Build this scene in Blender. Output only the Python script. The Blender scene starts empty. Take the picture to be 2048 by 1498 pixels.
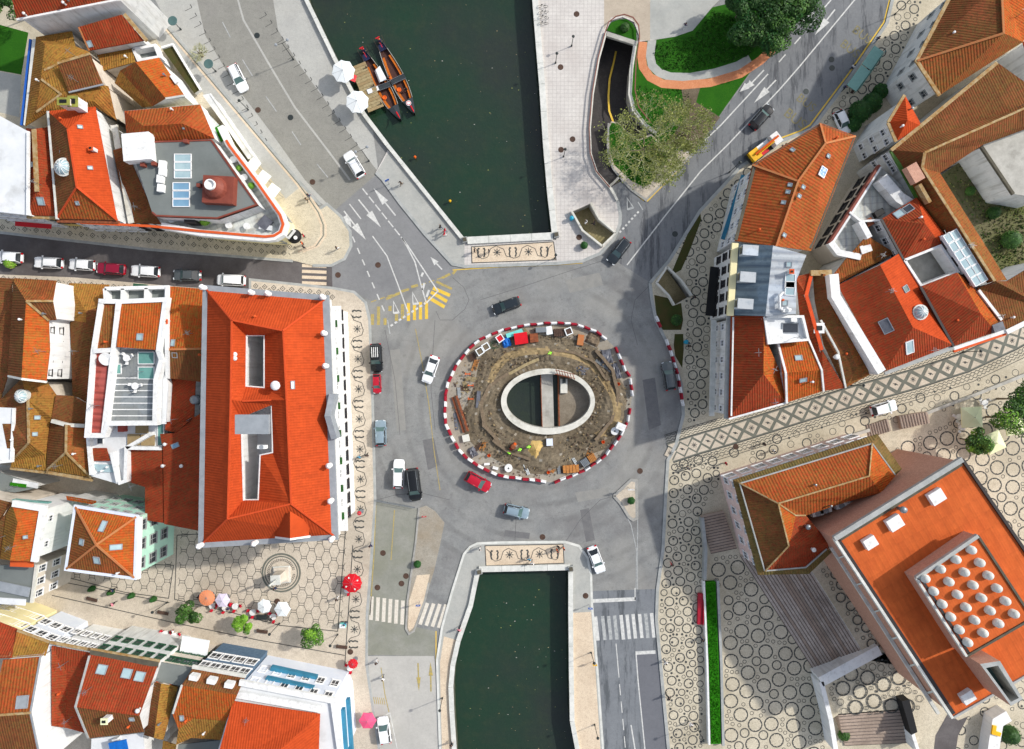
import bpy, bmesh, math, random
from mathutils import Vector, Matrix, Quaternion
from mathutils.geometry import tessellate_polygon
R = math.radians
rnd = random.Random(7)
SC = bpy.context.scene
COL = SC.collection
# ---------------------------------------------------------------- camera, sky, sun, exposure
H, S = 110.0, 12.5            # flying height in metres, photo pixels per metre on the ground
cd = bpy.data.cameras.new('camera'); cam = bpy.data.objects.new('camera', cd); COL.objects.link(cam)
cam.location = (0, 0, H); cam.rotation_euler = (0, 0, 0)
cd.sensor_fit = 'HORIZONTAL'; cd.sensor_width = 36.0
cd.lens = 36.0 * (H * S) / 2048.0
cd.clip_start = 1.0; cd.clip_end = 2000.0
SC.camera = cam
SUN_EL, SUN_AZ = R(38), math.atan2(0.925, 0.38)      # azimuth clockwise from the top of the picture
w = bpy.data.worlds.new('World'); SC.world = w; w.use_nodes = True
wn = w.node_tree; bg = wn.nodes['Background']
sky = wn.nodes.new('ShaderNodeTexSky'); sky.sky_type = 'NISHITA'; sky.sun_disc = False
sky.sun_elevation = SUN_EL; sky.sun_rotation = SUN_AZ; sky.air_density = 1.0; sky.dust_density = 2.0; sky.ozone_density = 1.0
hs = wn.nodes.new('ShaderNodeHueSaturation'); hs.inputs['Saturation'].default_value = 0.55      # thin high cloud: a paler sky
wn.links.new(sky.outputs[0], hs.inputs['Color']); wn.links.new(hs.outputs[0], bg.inputs[0]); bg.inputs[1].default_value = 0.15
sd = bpy.data.lights.new('sun', 'SUN'); sd.energy = 2.7; sd.angle = R(1.5); sd.color = (1.0, 0.95, 0.87)
sun = bpy.data.objects.new('sun', sd); COL.objects.link(sun)
to_sun = Vector((math.sin(SUN_AZ) * math.cos(SUN_EL), math.cos(SUN_AZ) * math.cos(SUN_EL), math.sin(SUN_EL)))
sun.rotation_euler = (-to_sun).to_track_quat('-Z', 'Y').to_euler(); sun.location = to_sun * 150
SC.view_settings.view_transform = 'Standard'; SC.view_settings.look = 'None'
SC.view_settings.exposure = 0.36; SC.view_settings.gamma = 1.0
SC.view_settings.use_curve_mapping = False
SC.render.engine = 'CYCLES'

# ---------------------------------------------------------------- helpers
def W(x, y, z=0.0):
    """ground plan: photo pixel of a point known to be z metres high -> metres"""
    k = (H - z) / H / S
    return Vector(((x - 1024) * k, (749 - y) * k, z))
def c(r, g, b, k=1.0):
    f = lambda v: ((v / 255.0) / 12.92 if v <= 10 else (((v / 255.0) + 0.055) / 1.055) ** 2.4) * k
    return (f(r), f(g), f(b), 1.0)
def V(t): return [tuple(float(q) for q in p.split(',')) for p in t.split()]
def link(o, parent=None):
    COL.objects.link(o)
    if parent is not None: o.parent = parent
    return o
def tag(o, label=None, cat=None, group=None, kind=None):
    if label: o['label'] = label
    if cat: o['category'] = cat
    if group: o['group'] = group
    if kind: o['kind'] = kind
    return o
def thing(name, label, cat, loc=(0, 0, 0), rz=0.0, group=None):
    o = bpy.data.objects.new(name, None); o.empty_display_size = 0.5
    o.location = loc; o.rotation_euler = (0, 0, rz); link(o)
    return tag(o, label, cat, group)
class MB:
    """collects faces of one mesh; mats is a list of material keys"""
    def __init__(s): s.v = []; s.f = []; s.m = []; s.uv = None; s.mats = []
    def mi(s, mat):
        if mat not in s.mats: s.mats.append(mat)
        return s.mats.index(mat)
    def face(s, pts, mat, flip=False):
        i = len(s.v); s.v += [tuple(p) for p in pts]
        idx = list(range(i, i + len(pts)))
        s.f.append(idx[::-1] if flip else idx); s.m.append(s.mi(mat))
    def poly(s, loops, z, mat):
        """flat polygon with holes, loops = list of list of (x,y) metres"""
        vv = [Vector((p[0], p[1], 0)) for l in loops for p in l]
        tr = tessellate_polygon([[Vector((p[0], p[1], 0)) for p in l] for l in loops])
        i = len(s.v); s.v += [(p.x, p.y, z) for p in vv]; k = s.mi(mat)
        for a, b, d in tr:
            n = (vv[b] - vv[a]).cross(vv[d] - vv[a])
            if abs(n.z) < 1e-9: continue
            s.f.append([i + a, i + b, i + d] if n.z > 0 else [i + a, i + d, i + b]); s.m.append(k)
    def prism(s, loop, z0, z1, mat, top=None, bottom=False):
        a = sum(loop[i - 1][0] * loop[i][1] - loop[i][0] * loop[i - 1][1] for i in range(len(loop)))
        if a < 0: loop = loop[::-1]
        s.poly([loop], z1, top or mat)
        for i in range(len(loop)):
            p, q = loop[i - 1], loop[i]
            s.face([(p[0], p[1], z0), (q[0], q[1], z0), (q[0], q[1], z1), (p[0], p[1], z1)], mat)
    def box(s, cx, cy, cz, sx, sy, sz, mat, rz=0.0, top=None, taper=1.0):
        co, si = math.cos(rz), math.sin(rz)
        def pt(x, y, z): return (cx + x * co - y * si, cy + x * si + y * co, cz + z)
        hx, hy, hz = sx / 2, sy / 2, sz / 2; t = taper
        b = [pt(-hx, -hy, -hz), pt(hx, -hy, -hz), pt(hx, hy, -hz), pt(-hx, hy, -hz)]
        u = [pt(-hx * t, -hy * t, hz), pt(hx * t, -hy * t, hz), pt(hx * t, hy * t, hz), pt(-hx * t, hy * t, hz)]
        s.face(u, top or mat); s.face(b[::-1], mat)
        for i in range(4): s.face([b[i - 1], b[i], u[i], u[i - 1]], mat)
    def tube(s, pts, r, mat, n=6, cap=True):
        """round tube through pts; r a number or list"""
        pts = [Vector(p) for p in pts]; rings = []
        for i, p in enumerate(pts):
            d = (pts[min(i + 1, len(pts) - 1)] - pts[max(i - 1, 0)])
            d = d.normalized() if d.length > 1e-6 else Vector((0, 0, 1))
            a = d.orthogonal().normalized(); b = d.cross(a)
            if i and abs(a.dot(rings[-1][1])) < 0.999:
                a = (rings[-1][1] - d * rings[-1][1].dot(d)).normalized(); b = d.cross(a)
            rr = r[i] if isinstance(r, (list, tuple)) else r
            rings.append(([p + a * (math.cos(t) * rr) + b * (math.sin(t) * rr) for t in [6.28318 * q / n for q in range(n)]], a))
        base = len(s.v); k = s.mi(mat)
        for g, _ in rings: s.v += [tuple(q) for q in g]
        for i in range(len(rings) - 1):
            for j in range(n):
                a = base + i * n + j; b = base + i * n + (j + 1) % n
                s.f.append([a, b, b + n, a + n]); s.m.append(k)
        if cap:
            s.f.append([base + j for j in range(n)][::-1]); s.m.append(k)
            s.f.append([base + (len(rings) - 1) * n + j for j in range(n)]); s.m.append(k)
    def lathe(s, prof, mat, n=16, cx=0, cy=0, cz=0):
        base = len(s.v); k = s.mi(mat)
        for r, z in prof:
            for j in range(n):
                t = 6.28318 * j / n; s.v.append((cx + r * math.cos(t), cy + r * math.sin(t), cz + z))
        for i in range(len(prof) - 1):
            for j in range(n):
                a = base + i * n + j; b = base + i * n + (j + 1) % n
                s.f.append([a, b, b + n, a + n]); s.m.append(k)
        s.f.append([base + (len(prof) - 1) * n + j for j in range(n)]); s.m.append(k)
    def sweep(s, pts, wd, th, mat, closed=False, zoff=0.0):
        """rectangular section along a 3D polyline, wd wide (horizontal), top at the points + zoff, th deep"""
        pts = [Vector(p) for p in pts]; n = len(pts); L = []; Rr = []
        for i in range(n):
            a = pts[i - 1] if (i or closed) else pts[i]; b = pts[(i + 1) % n] if (i < n - 1 or closed) else pts[i]
            d1 = (pts[i] - a); d2 = (b - pts[i]); d1.z = d2.z = 0
            d1 = d1.normalized() if d1.length > 1e-6 else None; d2 = d2.normalized() if d2.length > 1e-6 else None
            d1 = d1 or d2; d2 = d2 or d1
            n1 = Vector((-d1.y, d1.x, 0)); n2 = Vector((-d2.y, d2.x, 0)); m = (n1 + n2)
            m = m.normalized() if m.length > 1e-3 else n1
            m = m / max(0.4, m.dot(n1)) * (wd / 2)
            up = Vector((0, 0, zoff)); L.append(pts[i] + m + up); Rr.append(pts[i] - m + up)
        dn = Vector((0, 0, -th))
        for i in range(n if closed else n - 1):
            j = (i + 1) % n
            s.face([Rr[i], Rr[j], L[j], L[i]], mat)
            if th > 0:
                s.face([Rr[i] + dn, Rr[j] + dn, Rr[j], Rr[i]], mat); s.face([L[j] + dn, L[i] + dn, L[i], L[j]], mat)
        if th > 0 and not closed:
            s.face([L[0] + dn, Rr[0] + dn, Rr[0], L[0]], mat); s.face([Rr[-1] + dn, L[-1] + dn, L[-1], Rr[-1]], mat)
    def mesh(s, name, off=None, smooth=False):
        me = bpy.data.meshes.new(name)
        vs = s.v if off is None else [(p[0] - off[0], p[1] - off[1], p[2] - off[2]) for p in s.v]
        me.from_pydata(vs, [], s.f)
        for m in s.mats: me.materials.append(MAT[m])
        me.polygons.foreach_set('material_index', s.m)
        if smooth: me.polygons.foreach_set('use_smooth', [True] * len(s.f))
        me.update(); return me
    def build(s, name, parent=None, world=True, smooth=False):
        """one mesh object; with world=True the points are world metres and the parent is unrotated"""
        off = None
        if world:
            if parent is not None: off = root_loc(parent)
            else:
                xs = [p[0] for p in s.v]; ys = [p[1] for p in s.v]; zs = [p[2] for p in s.v]
                off = Vector(((min(xs) + max(xs)) / 2, (min(ys) + max(ys)) / 2, min(zs)))
        o = bpy.data.objects.new(name, s.mesh(name, off, smooth)); link(o, parent)
        if world and parent is None: o.location = off
        return o
def root_loc(o):
    v = Vector(o.location)
    while o.parent is not None: o = o.parent; v += Vector(o.location)
    return v
def inst(name, me, parent=None, loc=(0, 0, 0), rz=0.0, sc=None):
    o = bpy.data.objects.new(name, me); o.location = loc; o.rotation_euler = (0, 0, rz)
    if sc is not None: o.scale = sc if hasattr(sc, '__len__') else (sc, sc, sc)
    return link(o, parent)
def copy_tree(o, parent=None):
    q = o.copy(); COL.objects.link(q); q.parent = parent
    for ch in o.children: copy_tree(ch, q)
    return q
def G(t, z=0.0): return [(p[0], p[1]) for p in (W(q[0], q[1], z) for q in V(t))]
def G3(t, z=0.0, dz=0.0): return [W(q[0], q[1], q[2] if len(q) > 2 else z) + Vector((0, 0, dz)) for q in V(t)]

# ---------------------------------------------------------------- materials
MAT = {}
class NT:
    def __init__(s, name):
        m = bpy.data.materials.new(name); m.use_nodes = True; MAT[name] = m; s.t = m.node_tree; s.m = m
        s.b = s.t.nodes['Principled BSDF']; s.geo = None
    def n(s, ty, **kw):
        q = s.t.nodes.new(ty)
        for k, v in kw.items(): setattr(q, k, v)
        return q
    def l(s, a, b): s.t.links.new(a, b)
    def pos(s):
        if s.geo is None: s.geo = s.n('ShaderNodeNewGeometry')
        return s.geo.outputs['Position']
    def noise(s, scale, detail=4, rough=0.55, vec=None, dist=0.0):
        q = s.n('ShaderNodeTexNoise'); q.inputs['Scale'].default_value = scale; q.inputs['Detail'].default_value = detail
        q.inputs['Roughness'].default_value = rough; q.inputs['Distortion'].default_value = dist
        s.l(vec if vec is not None else s.pos(), q.inputs['Vector']); return q.outputs['Fac']
    def ramp(s, fac, lo, hi, a=0.0, b=1.0):
        q = s.n('ShaderNodeMapRange'); q.clamp = True
        q.inputs[1].default_value = lo; q.inputs[2].default_value = hi; q.inputs[3].default_value = a; q.inputs[4].default_value = b
        s.l(fac, q.inputs[0]); return q.outputs[0]
    def mix(s, fac, a, b, mode='MIX'):
        q = s.n('ShaderNodeMix', data_type='RGBA', blend_type=mode)
        for i, v in ((0, fac), (6, a), (7, b)):
            if hasattr(v, 'is_linked'): s.l(v, q.inputs[i])
            else: q.inputs[i].default_value = v
        return q.outputs[2]
    def math(s, op, a, b=0.0):
        q = s.n('ShaderNodeMath', operation=op)
        for i, v in ((0, a), (1, b)):
            if hasattr(v, 'is_linked'): s.l(v, q.inputs[i])
            else: q.inputs[i].default_value = v
        return q.outputs[0]
    def bump(s, hgt, st, dist=0.05):
        q = s.n('ShaderNodeBump'); q.inputs['Strength'].default_value = st; q.inputs['Distance'].default_value = dist
        s.l(hgt, q.inputs['Height']); s.l(q.outputs[0], s.b.inputs['Normal'])
    def fin(s, col, rough=0.8, metal=0.0, spec=0.3):
        if hasattr(col, 'is_linked'): s.l(col, s.b.inputs['Base Color'])
        else: s.b.inputs['Base Color'].default_value = col
        s.b.inputs['Roughness'].default_value = rough; s.b.inputs['Metallic'].default_value = metal
        s.b.inputs['Specular IOR Level'].default_value = spec
        return s.m
def mat(name, col, col2=None, scale=2.0, amt=1.0, rough=0.8, metal=0.0, spec=0.3, fine=0.0, stain=None, st_scale=0.25, st_lo=0.55, bump=0.0):
    t = NT(name); k = col
    if col2 is not None:
        k = t.mix(t.ramp(t.noise(scale, 5, 0.65), 0.35, 0.65, 0, amt), col, col2)
    if stain is not None:
        k = t.mix(t.ramp(t.noise(st_scale, 5, 0.6), st_lo, st_lo + 0.17, 0, 0.8), k, stain)
    if fine:
        g = t.noise(9.0, 3, 0.7); k = t.mix(t.ramp(g, 0.3, 0.7, 0.0, fine), k, (0.02, 0.02, 0.02, 1))
    if bump: t.bump(t.noise(12.0, 3, 0.6), bump, 0.03)
    return t.fin(k, rough, metal, spec)
def tile(name, a, b, moss=None, mossamt=0.0, per=0.36, row=0.42, depth=0.5, stripe=0.3, rowamt=0.16, wear=0.6):
    t = NT(name); uv = t.n('ShaderNodeUVMap'); sx = t.n('ShaderNodeSeparateXYZ'); t.l(uv.outputs[0], sx.inputs[0])
    wob = t.math('MULTIPLY', t.noise(0.5, 1), 0.12)
    u = t.math('ADD', sx.outputs[0], wob)
    cs = t.math('COSINE', t.math('MULTIPLY', u, 2 * math.pi / per))
    fr = t.math('FRACT', t.math('DIVIDE', sx.outputs[1], row))
    k = t.mix(t.ramp(t.noise(0.55, 5, 0.7), 0.3, 0.7), a, b)
    spk = t.n('ShaderNodeTexWhiteNoise', noise_dimensions='2D'); cm = t.n('ShaderNodeCombineXYZ')
    t.l(t.math('FLOOR', t.math('DIVIDE', u, per)), cm.inputs[0]); t.l(t.math('FLOOR', t.math('DIVIDE', sx.outputs[1], row)), cm.inputs[1])
    t.l(cm.outputs[0], spk.inputs['Vector'])
    k = t.mix(t.ramp(spk.outputs['Value'], 0, 1, 0.0, 0.28), k, (a[0] * 0.45, a[1] * 0.45, a[2] * 0.45, 1))
    k = t.mix(t.ramp(cs, -0.9, 0.1, stripe, 0.0), k, (a[0] * 0.25, a[1] * 0.2, a[2] * 0.2, 1))
    k = t.mix(t.ramp(fr, 0.82, 0.95, 0, rowamt), k, (a[0] * 0.3, a[1] * 0.25, a[2] * 0.25, 1))
    mp = t.n('ShaderNodeMapping'); mp.inputs['Scale'].default_value = (1.3, 0.1, 1); t.l(uv.outputs[0], mp.inputs['Vector'])
    k = t.mix(t.ramp(t.noise(1.0, 5, 0.7, mp.outputs[0]), 0.52, 0.72, 0, wear), k, (a[0] * 0.22, a[1] * 0.3, a[2] * 0.5, 1))
    k = t.mix(t.ramp(t.noise(0.22, 2, 0.4), 0.56, 0.6, 0, wear * 0.6), k, (min(1, a[0] * 1.25), a[1] * 1.35, a[2] * 1.5, 1))
    k = t.mix(t.ramp(t.noise(1.3, 6, 0.8), 0.5, 0.68, 0, wear * 0.9), k, (a[0] * 0.36, a[1] * 0.44, a[2] * 0.55, 1))
    if moss is not None:
        f = t.math('MULTIPLY', t.ramp(t.noise(2.6, 4, 0.75), 0.5 - mossamt * 0.28, 0.72 - mossamt * 0.2), t.ramp(t.noise(0.16, 3, 0.6), 0.3, 0.62, 0.45, 1.0))
        k = t.mix(f, k, moss)
        k = t.mix(t.ramp(t.noise(0.5, 5, 0.75), 0.54, 0.7, 0, 0.6 * mossamt), k, (moss[0] * 1.5, moss[1] * 1.45, moss[2] * 1.1, 1))
        dk = t.ramp(t.noise(1.9, 4, 0.8), 0.52, 0.68, 0, 0.7 * min(1, mossamt + 0.2))
        k = t.mix(dk, k, (0.035, 0.028, 0.012, 1))
    t.bump(t.math('ADD', cs, t.math('MULTIPLY', fr, 0.5)), depth, 0.05)
    return t.fin(k, 0.9, 0, 0.1)
OR = c(222, 84, 34); 
tile('tile_new', c(192, 77, 36), c(178, 70, 34), stripe=0.14, rowamt=0.08, depth=0.35, wear=0.22)
tile('tile_red', c(168, 66, 38), c(148, 56, 34), c(124, 78, 46), 0.25, stripe=0.25, wear=0.45)
tile('tile_orange', c(200, 84, 34), c(180, 74, 34), c(146, 104, 46), 0.4, wear=0.5)
tile('tile_old', c(168, 78, 42), c(140, 68, 42), c(128, 96, 50), 0.6, wear=0.8)
tile('tile_moss', c(166, 88, 44), c(136, 78, 44), c(150, 116, 54), 0.9, wear=0.8)
tile('tile_brown', c(144, 74, 46), c(120, 62, 42), c(112, 86, 48), 0.6, wear=0.8)
tile('tile_stripe', c(184, 80, 42), c(160, 68, 38), c(138, 98, 48), 0.4, stripe=0.3, per=0.44, wear=0.55, rowamt=0.04, row=0.8)
tile('tile_museum', c(208, 104, 52), c(188, 90, 46), stripe=0.0, rowamt=0.08, depth=0.08, row=2.2, wear=0.2)
tile('metal_red', c(186, 96, 84), c(170, 82, 74), per=1.0, row=30, stripe=0.5, rowamt=0)
tile('metal_zinc', c(108, 124, 134), c(118, 134, 144), per=1.1, row=60, stripe=0.3, rowamt=0, depth=0.3)
tile('metal_light', c(188, 194, 198), c(200, 204, 206), per=1.1, row=60, stripe=0.3, rowamt=0, depth=0.3)
tile('terrace_tile', c(206, 206, 196), c(190, 190, 182), per=1.0, row=1.0, stripe=0.3, rowamt=0.35, depth=0.1)
tile('deck_grey', c(128, 132, 132), c(142, 146, 146), per=40, row=1.1, stripe=0, rowamt=0, depth=0.02)
mat('ridge', c(186, 108, 64), c(170, 120, 76), 1.5, rough=0.9)
mat('ridge_red', c(204, 78, 34), c(190, 70, 32), 1.5, rough=0.9)
mat('ridge_moss', c(150, 112, 60), c(176, 158, 122), 1.6, rough=0.9)
def plaster(name, a, b, d, amt):
    t = NT(name); k = t.mix(t.ramp(t.noise(0.4, 5, 0.6), 0.35, 0.65), a, b)
    mp = t.n('ShaderNodeMapping'); mp.inputs['Scale'].default_value = (1.6, 1.6, 0.14); t.l(t.pos(), mp.inputs['Vector'])
    k = t.mix(t.ramp(t.noise(1.0, 5, 0.7, mp.outputs[0]), 0.5, 0.72, 0, amt), k, d)
    k = t.mix(t.ramp(t.noise(0.7, 6, 0.75), 0.55, 0.75, 0, amt * 0.8), k, d); t.fin(k, 0.85, 0, 0.2)
plaster('white', c(226, 226, 224), c(208, 210, 210), c(140, 138, 130), 0.6)
plaster('white_clean', c(234, 234, 232), c(222, 224, 224), c(160, 158, 150), 0.45)

mat('white_stone', c(222, 222, 216), c(196, 198, 192), 0.9, rough=0.85, fine=0.12)
mat('grey_stone', c(178, 180, 178), c(156, 160, 158), 0.8, rough=0.85, fine=0.2)
mat('kerb', c(176, 174, 168), c(150, 150, 146), 1.2, rough=0.9, fine=0.25)
mat('cream', c(236, 226, 178), c(226, 216, 170), 0.4, rough=0.85)
mat('yellow_wall', c(226, 200, 120), c(214, 186, 110), 0.4)
mat('beige', c(214, 204, 190), c(198, 188, 174), 0.5, stain=c(150, 142, 130))
mat('pink', c(228, 204, 198), c(214, 188, 182), 0.5, stain=c(180, 156, 150))
mat('mint', c(186, 226, 206), c(170, 214, 194), 0.4)
mat('pale_blue', c(208, 216, 230), c(220, 226, 236), 0.4)
mat('teal', c(56, 128, 158), c(48, 112, 140), 0.8)
mat('tile_blue', c(92, 116, 138), c(76, 100, 124), 2.0)
mat('brick', c(214, 166, 142), c(196, 146, 124), 3.0, fine=0.35, bump=0.2)
mat('roof_grey', c(112, 118, 116), c(122, 128, 126), 0.25, rough=0.8, stain=c(98, 104, 102), st_scale=0.12, fine=0.1)
mat('roof_white', c(224, 226, 228), c(208, 212, 214), 0.3, stain=c(182, 184, 184))
mat('gutter', c(150, 156, 162), c(136, 142, 148), 1.0, rough=0.6)
mat('gutter_dark', c(92, 88, 74), c(76, 72, 62), 1.0)
mat('terracotta', c(212, 92, 40), c(200, 84, 38), 1.0)
mat('maroon', c(120, 60, 48), c(134, 70, 56), 1.0, rough=0.6)
mat('glass', (0.02, 0.025, 0.03, 1), rough=0.08, spec=0.5)
mat('glass_dark', c(62, 68, 76), c(40, 44, 50), 0.5, rough=0.12, spec=0.5)
mat('glass_sky', c(150, 176, 184), c(170, 192, 196), 0.6, rough=0.15, spec=0.6)
mat('glass_blue', c(110, 150, 180), c(128, 166, 190), 0.6, rough=0.12, spec=0.6)
mat('glass_teal', c(108, 158, 150), c(96, 144, 138), 0.9, rough=0.2)
mat('glass_green', c(78, 104, 102), rough=0.06, spec=0.6)
mat('frame_white', c(236, 236, 236), rough=0.5)
mat('frame_dark', c(50, 46, 46), rough=0.5)
mat('shutter_green', c(42, 84, 60), rough=0.6)
mat('black', (0.01, 0.01, 0.011, 1), rough=0.6)
mat('rubber', (0.014, 0.014, 0.015, 1), rough=0.85)
mat('dark_metal', c(56, 62, 62), rough=0.45, metal=0.3)
mat('grey_metal', c(140, 146, 150), rough=0.4, metal=0.5)
mat('rust', c(150, 84, 50), c(110, 62, 42), 3.0)
mat('rail_red', c(134, 86, 74), c(120, 74, 64), 2.0)
mat('concrete', c(190, 188, 180), c(166, 164, 156), 0.7, fine=0.15, stain=c(140, 138, 130), st_scale=0.4)
mat('concrete_white', c(222, 220, 210), c(200, 198, 188), 0.8, fine=0.1, stain=c(170, 166, 152), st_scale=0.5)
mat('paint_white', c(222, 222, 218), c(188, 189, 187), 2.2, rough=0.75, fine=0.16)
mat('paint_worn', c(190, 192, 190), c(150, 154, 156), 2.2, rough=0.8, fine=0.2)
mat('paint_yellow', c(232, 196, 76), c(214, 176, 66), 1.6, rough=0.75, fine=0.12)
mat('paint_ghost', c(150, 140, 98), c(122, 118, 96), 3.0, rough=0.85, fine=0.25)
mat('paint_yellow_worn', c(196, 172, 84), c(150, 142, 110), 3.0, rough=0.8, fine=0.2)
mat('inlay', c(86, 87, 84), c(64, 65, 64), 2.5, rough=0.85, fine=0.2)
mat('inlay_grey', c(120, 122, 112), c(104, 106, 98), 1.6, rough=0.85, fine=0.2)
mat('barrier_red', c(168, 26, 48), c(150, 24, 44), 2.0, rough=0.45)
mat('barrier_white', c(236, 236, 236), c(220, 220, 220), 2.0, rough=0.45)
mat('wood', c(176, 160, 122), c(146, 128, 92), 2.5, fine=0.2)
mat('wood_orange', c(196, 134, 70), c(168, 108, 56), 2.5, fine=0.15)
mat('wood_dark', c(92, 70, 58), c(72, 54, 46), 2.5, fine=0.2)
mat('boat_orange', c(206, 112, 26), c(178, 92, 22), 1.2, rough=0.5)
mat('boat_black', c(58, 64, 68), c(48, 54, 58), 1.2, rough=0.4)
mat('boat_floor', c(84, 54, 46), c(68, 44, 40), 3.0, fine=0.2)
mat('canvas_white', c(238, 242, 242), c(226, 232, 234), 0.5, rough=0.9)
mat('canvas_cream', c(232, 236, 196), c(220, 226, 180), 0.5, rough=0.9)
mat('canvas_red', c(214, 16, 34), c(196, 14, 30), 0.6, rough=0.8)
mat('canvas_pink', c(238, 92, 132), c(226, 82, 122), 0.6, rough=0.8)
mat('canvas_orange', c(240, 150, 104), c(230, 138, 94), 0.6, rough=0.8)
mat('canvas_lilac', c(224, 214, 232), c(214, 204, 226), 0.6, rough=0.8)
mat('tarp_blue', c(20, 110, 200), c(16, 92, 172), 2.0, rough=0.5)
mat('tarp_grey', c(110, 112, 120), c(84, 86, 94), 1.4, rough=0.35)
mat('turquoise', c(120, 214, 206), c(104, 196, 190), 2.0)
mat('yellow', c(240, 186, 30), c(222, 168, 24), 1.0, rough=0.45)
mat('orange', c(232, 104, 28), c(214, 90, 22), 1.0, rough=0.5)
mat('blue', c(36, 92, 180), rough=0.5)
mat('sign_blue', c(60, 130, 214), c(200, 216, 236), 3.0, rough=0.5)
mat('bin_teal', c(40, 150, 180), rough=0.5)
mat('hivis', c(150, 240, 60), rough=0.7)
mat('red', c(200, 30, 40), rough=0.5)
mat('sand', c(206, 176, 112), c(190, 158, 96), 2.0, fine=0.15, bump=0.4)
mat('rubble', c(140, 122, 100), c(110, 96, 78), 3.0, fine=0.3)
mat('skin', c(214, 166, 138), rough=0.6); mat('hair', c(52, 38, 30), rough=0.7)
mat('bark', c(132, 120, 100), c(104, 94, 78), 2.0, rough=0.95)
mat('twig', c(186, 186, 152), c(160, 162, 124), 2.0, rough=0.95)
mat('leaf_spring', c(162, 168, 96), c(136, 144, 76), 1.0, rough=0.7)
mat('leaf_dark', c(44, 82, 26), c(30, 60, 18), 0.7, rough=0.6)
mat('leaf_mid', c(80, 120, 46), c(58, 96, 34), 0.8, rough=0.6)
mat('leaf_bright', c(122, 168, 50), c(98, 146, 40), 0.8, rough=0.6)
mat('leaf_topiary', c(40, 92, 34), c(28, 70, 26), 1.4, rough=0.6)
mat('car_white', c(236, 238, 240), rough=0.25, spec=0.6)
mat('car_silver', c(196, 204, 210), rough=0.25, metal=0.35, spec=0.6)
mat('car_bluesilver', c(150, 170, 182), rough=0.25, metal=0.35, spec=0.6)
mat('car_grey', c(92, 98, 100), rough=0.25, metal=0.3, spec=0.6)
mat('car_dark', c(34, 42, 48), rough=0.2, spec=0.6)
mat('car_black', c(24, 26, 28), rough=0.15, spec=0.6)
mat('car_red', c(176, 20, 44), rough=0.25, spec=0.6)
mat('car_maroon', c(138, 16, 48), rough=0.25, spec=0.6)
mat('lamp_red', c(190, 16, 24), rough=0.2); mat('lamp_clear', c(220, 226, 230), rough=0.1)
for k_, v_ in dict(navy=(36, 44, 80), jeans=(70, 90, 120), dark=(40, 40, 44), tan=(150, 130, 104), grey=(120, 122, 126), cyan=(70, 150, 180), pinkc=(220, 130, 150), khaki=(110, 100, 70), whitec=(230, 230, 230), orangec=(224, 96, 40), redc=(196, 24, 50)).items():
    mat('cloth_' + k_, c(*v_), rough=0.85)
tile('tile_eaves', c(132, 98, 58), c(108, 84, 52), c(108, 100, 58), 0.6, stripe=0.45, per=0.4, wear=0.8)
mat('moss_cap', c(150, 152, 70), c(126, 124, 60), 1.5)
def pave(name, a, b, speck, sp_amt, stain, st_lo, grid=None, rough=0.85, wet=None, tyre=None):
    t = NT(name)
    k = t.mix(t.ramp(t.noise(0.35, 5, 0.65), 0.32, 0.68), a, b)
    k = t.mix(t.ramp(t.noise(6.5, 3, 0.8), 0.48, 0.68, 0, sp_amt), k, speck)
    k = t.mix(t.ramp(t.noise(0.11, 6, 0.62), st_lo, st_lo + 0.16, 0, 0.55), k, stain)
    k = t.mix(t.ramp(t.noise(1.9, 6, 0.85), 0.36, 0.52, 0.32, 0.0), k, speck)
    k = t.mix(t.ramp(t.noise(2.6, 5, 0.8), 0.56, 0.72, 0.0, 0.22), k, (min(1, a[0] * 1.5), min(1, a[1] * 1.5), min(1, a[2] * 1.5), 1))
    if grid:
        sx = t.n('ShaderNodeSeparateXYZ'); t.l(t.pos(), sx.inputs[0])
        for ax in (0, 1):
            fr = t.math('FRACT', t.math('DIVIDE', t.math('ADD', sx.outputs[ax], 500.0), grid))
            k = t.mix(t.ramp(fr, 0.80, 0.92, 0, 0.42), k, speck)
    if wet is not None:
        st = t.n('ShaderNodeMapping'); st.inputs['Rotation'].default_value = (0, 0, wet[1]); st.inputs['Scale'].default_value = (0.9, 0.12, 1)
        t.l(t.pos(), st.inputs['Vector'])
        k = t.mix(t.ramp(t.noise(0.7, 7, 0.78, st.outputs[0]), 0.51, 0.6, 0, 0.85), k, wet[0])
    if tyre is not None:
        dv = t.n('ShaderNodeVectorMath', operation='DISTANCE'); dv.inputs[1].default_value = tyre; t.l(t.pos(), dv.inputs[0])
        cb = t.math('COSINE', t.math('MULTIPLY', dv.outputs['Value'], 2.3))
        k = t.mix(t.math('MULTIPLY', t.ramp(cb, 0.2, 1, 0, 0.5), t.ramp(t.noise(0.13, 5, 0.7), 0.4, 0.62)), k, speck)
        k = t.mix(t.ramp(t.noise(0.8, 7, 0.8), 0.55, 0.7, 0, 0.5), k, (speck[0] * .6, speck[1] * .6, speck[2] * .6, 1))
        k = t.mix(t.ramp(t.noise(0.07, 3, 0.5), 0.5, 0.62, 0, 0.3), k, (a[0] * 1.25, a[1] * 1.18, a[2] * 1.08, 1))
    t.bump(t.noise(9, 3, 0.6), 0.25, 0.02)
    return t.fin(k, rough, 0, 0.2)
pave('asphalt_round', c(146, 147, 145), c(128, 130, 130), c(98, 98, 98), 0.45, c(112, 110, 110), 0.5, tyre=(4.5, -4.5, 0))
pave('asphalt_nw', c(136, 137, 138), c(126, 127, 128), c(104, 104, 106), 0.25, c(112, 113, 116), 0.52)
pave('asphalt_w', c(108, 104, 104), c(92, 88, 88), c(72, 70, 72), 0.3, c(74, 68, 66), 0.46)
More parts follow.
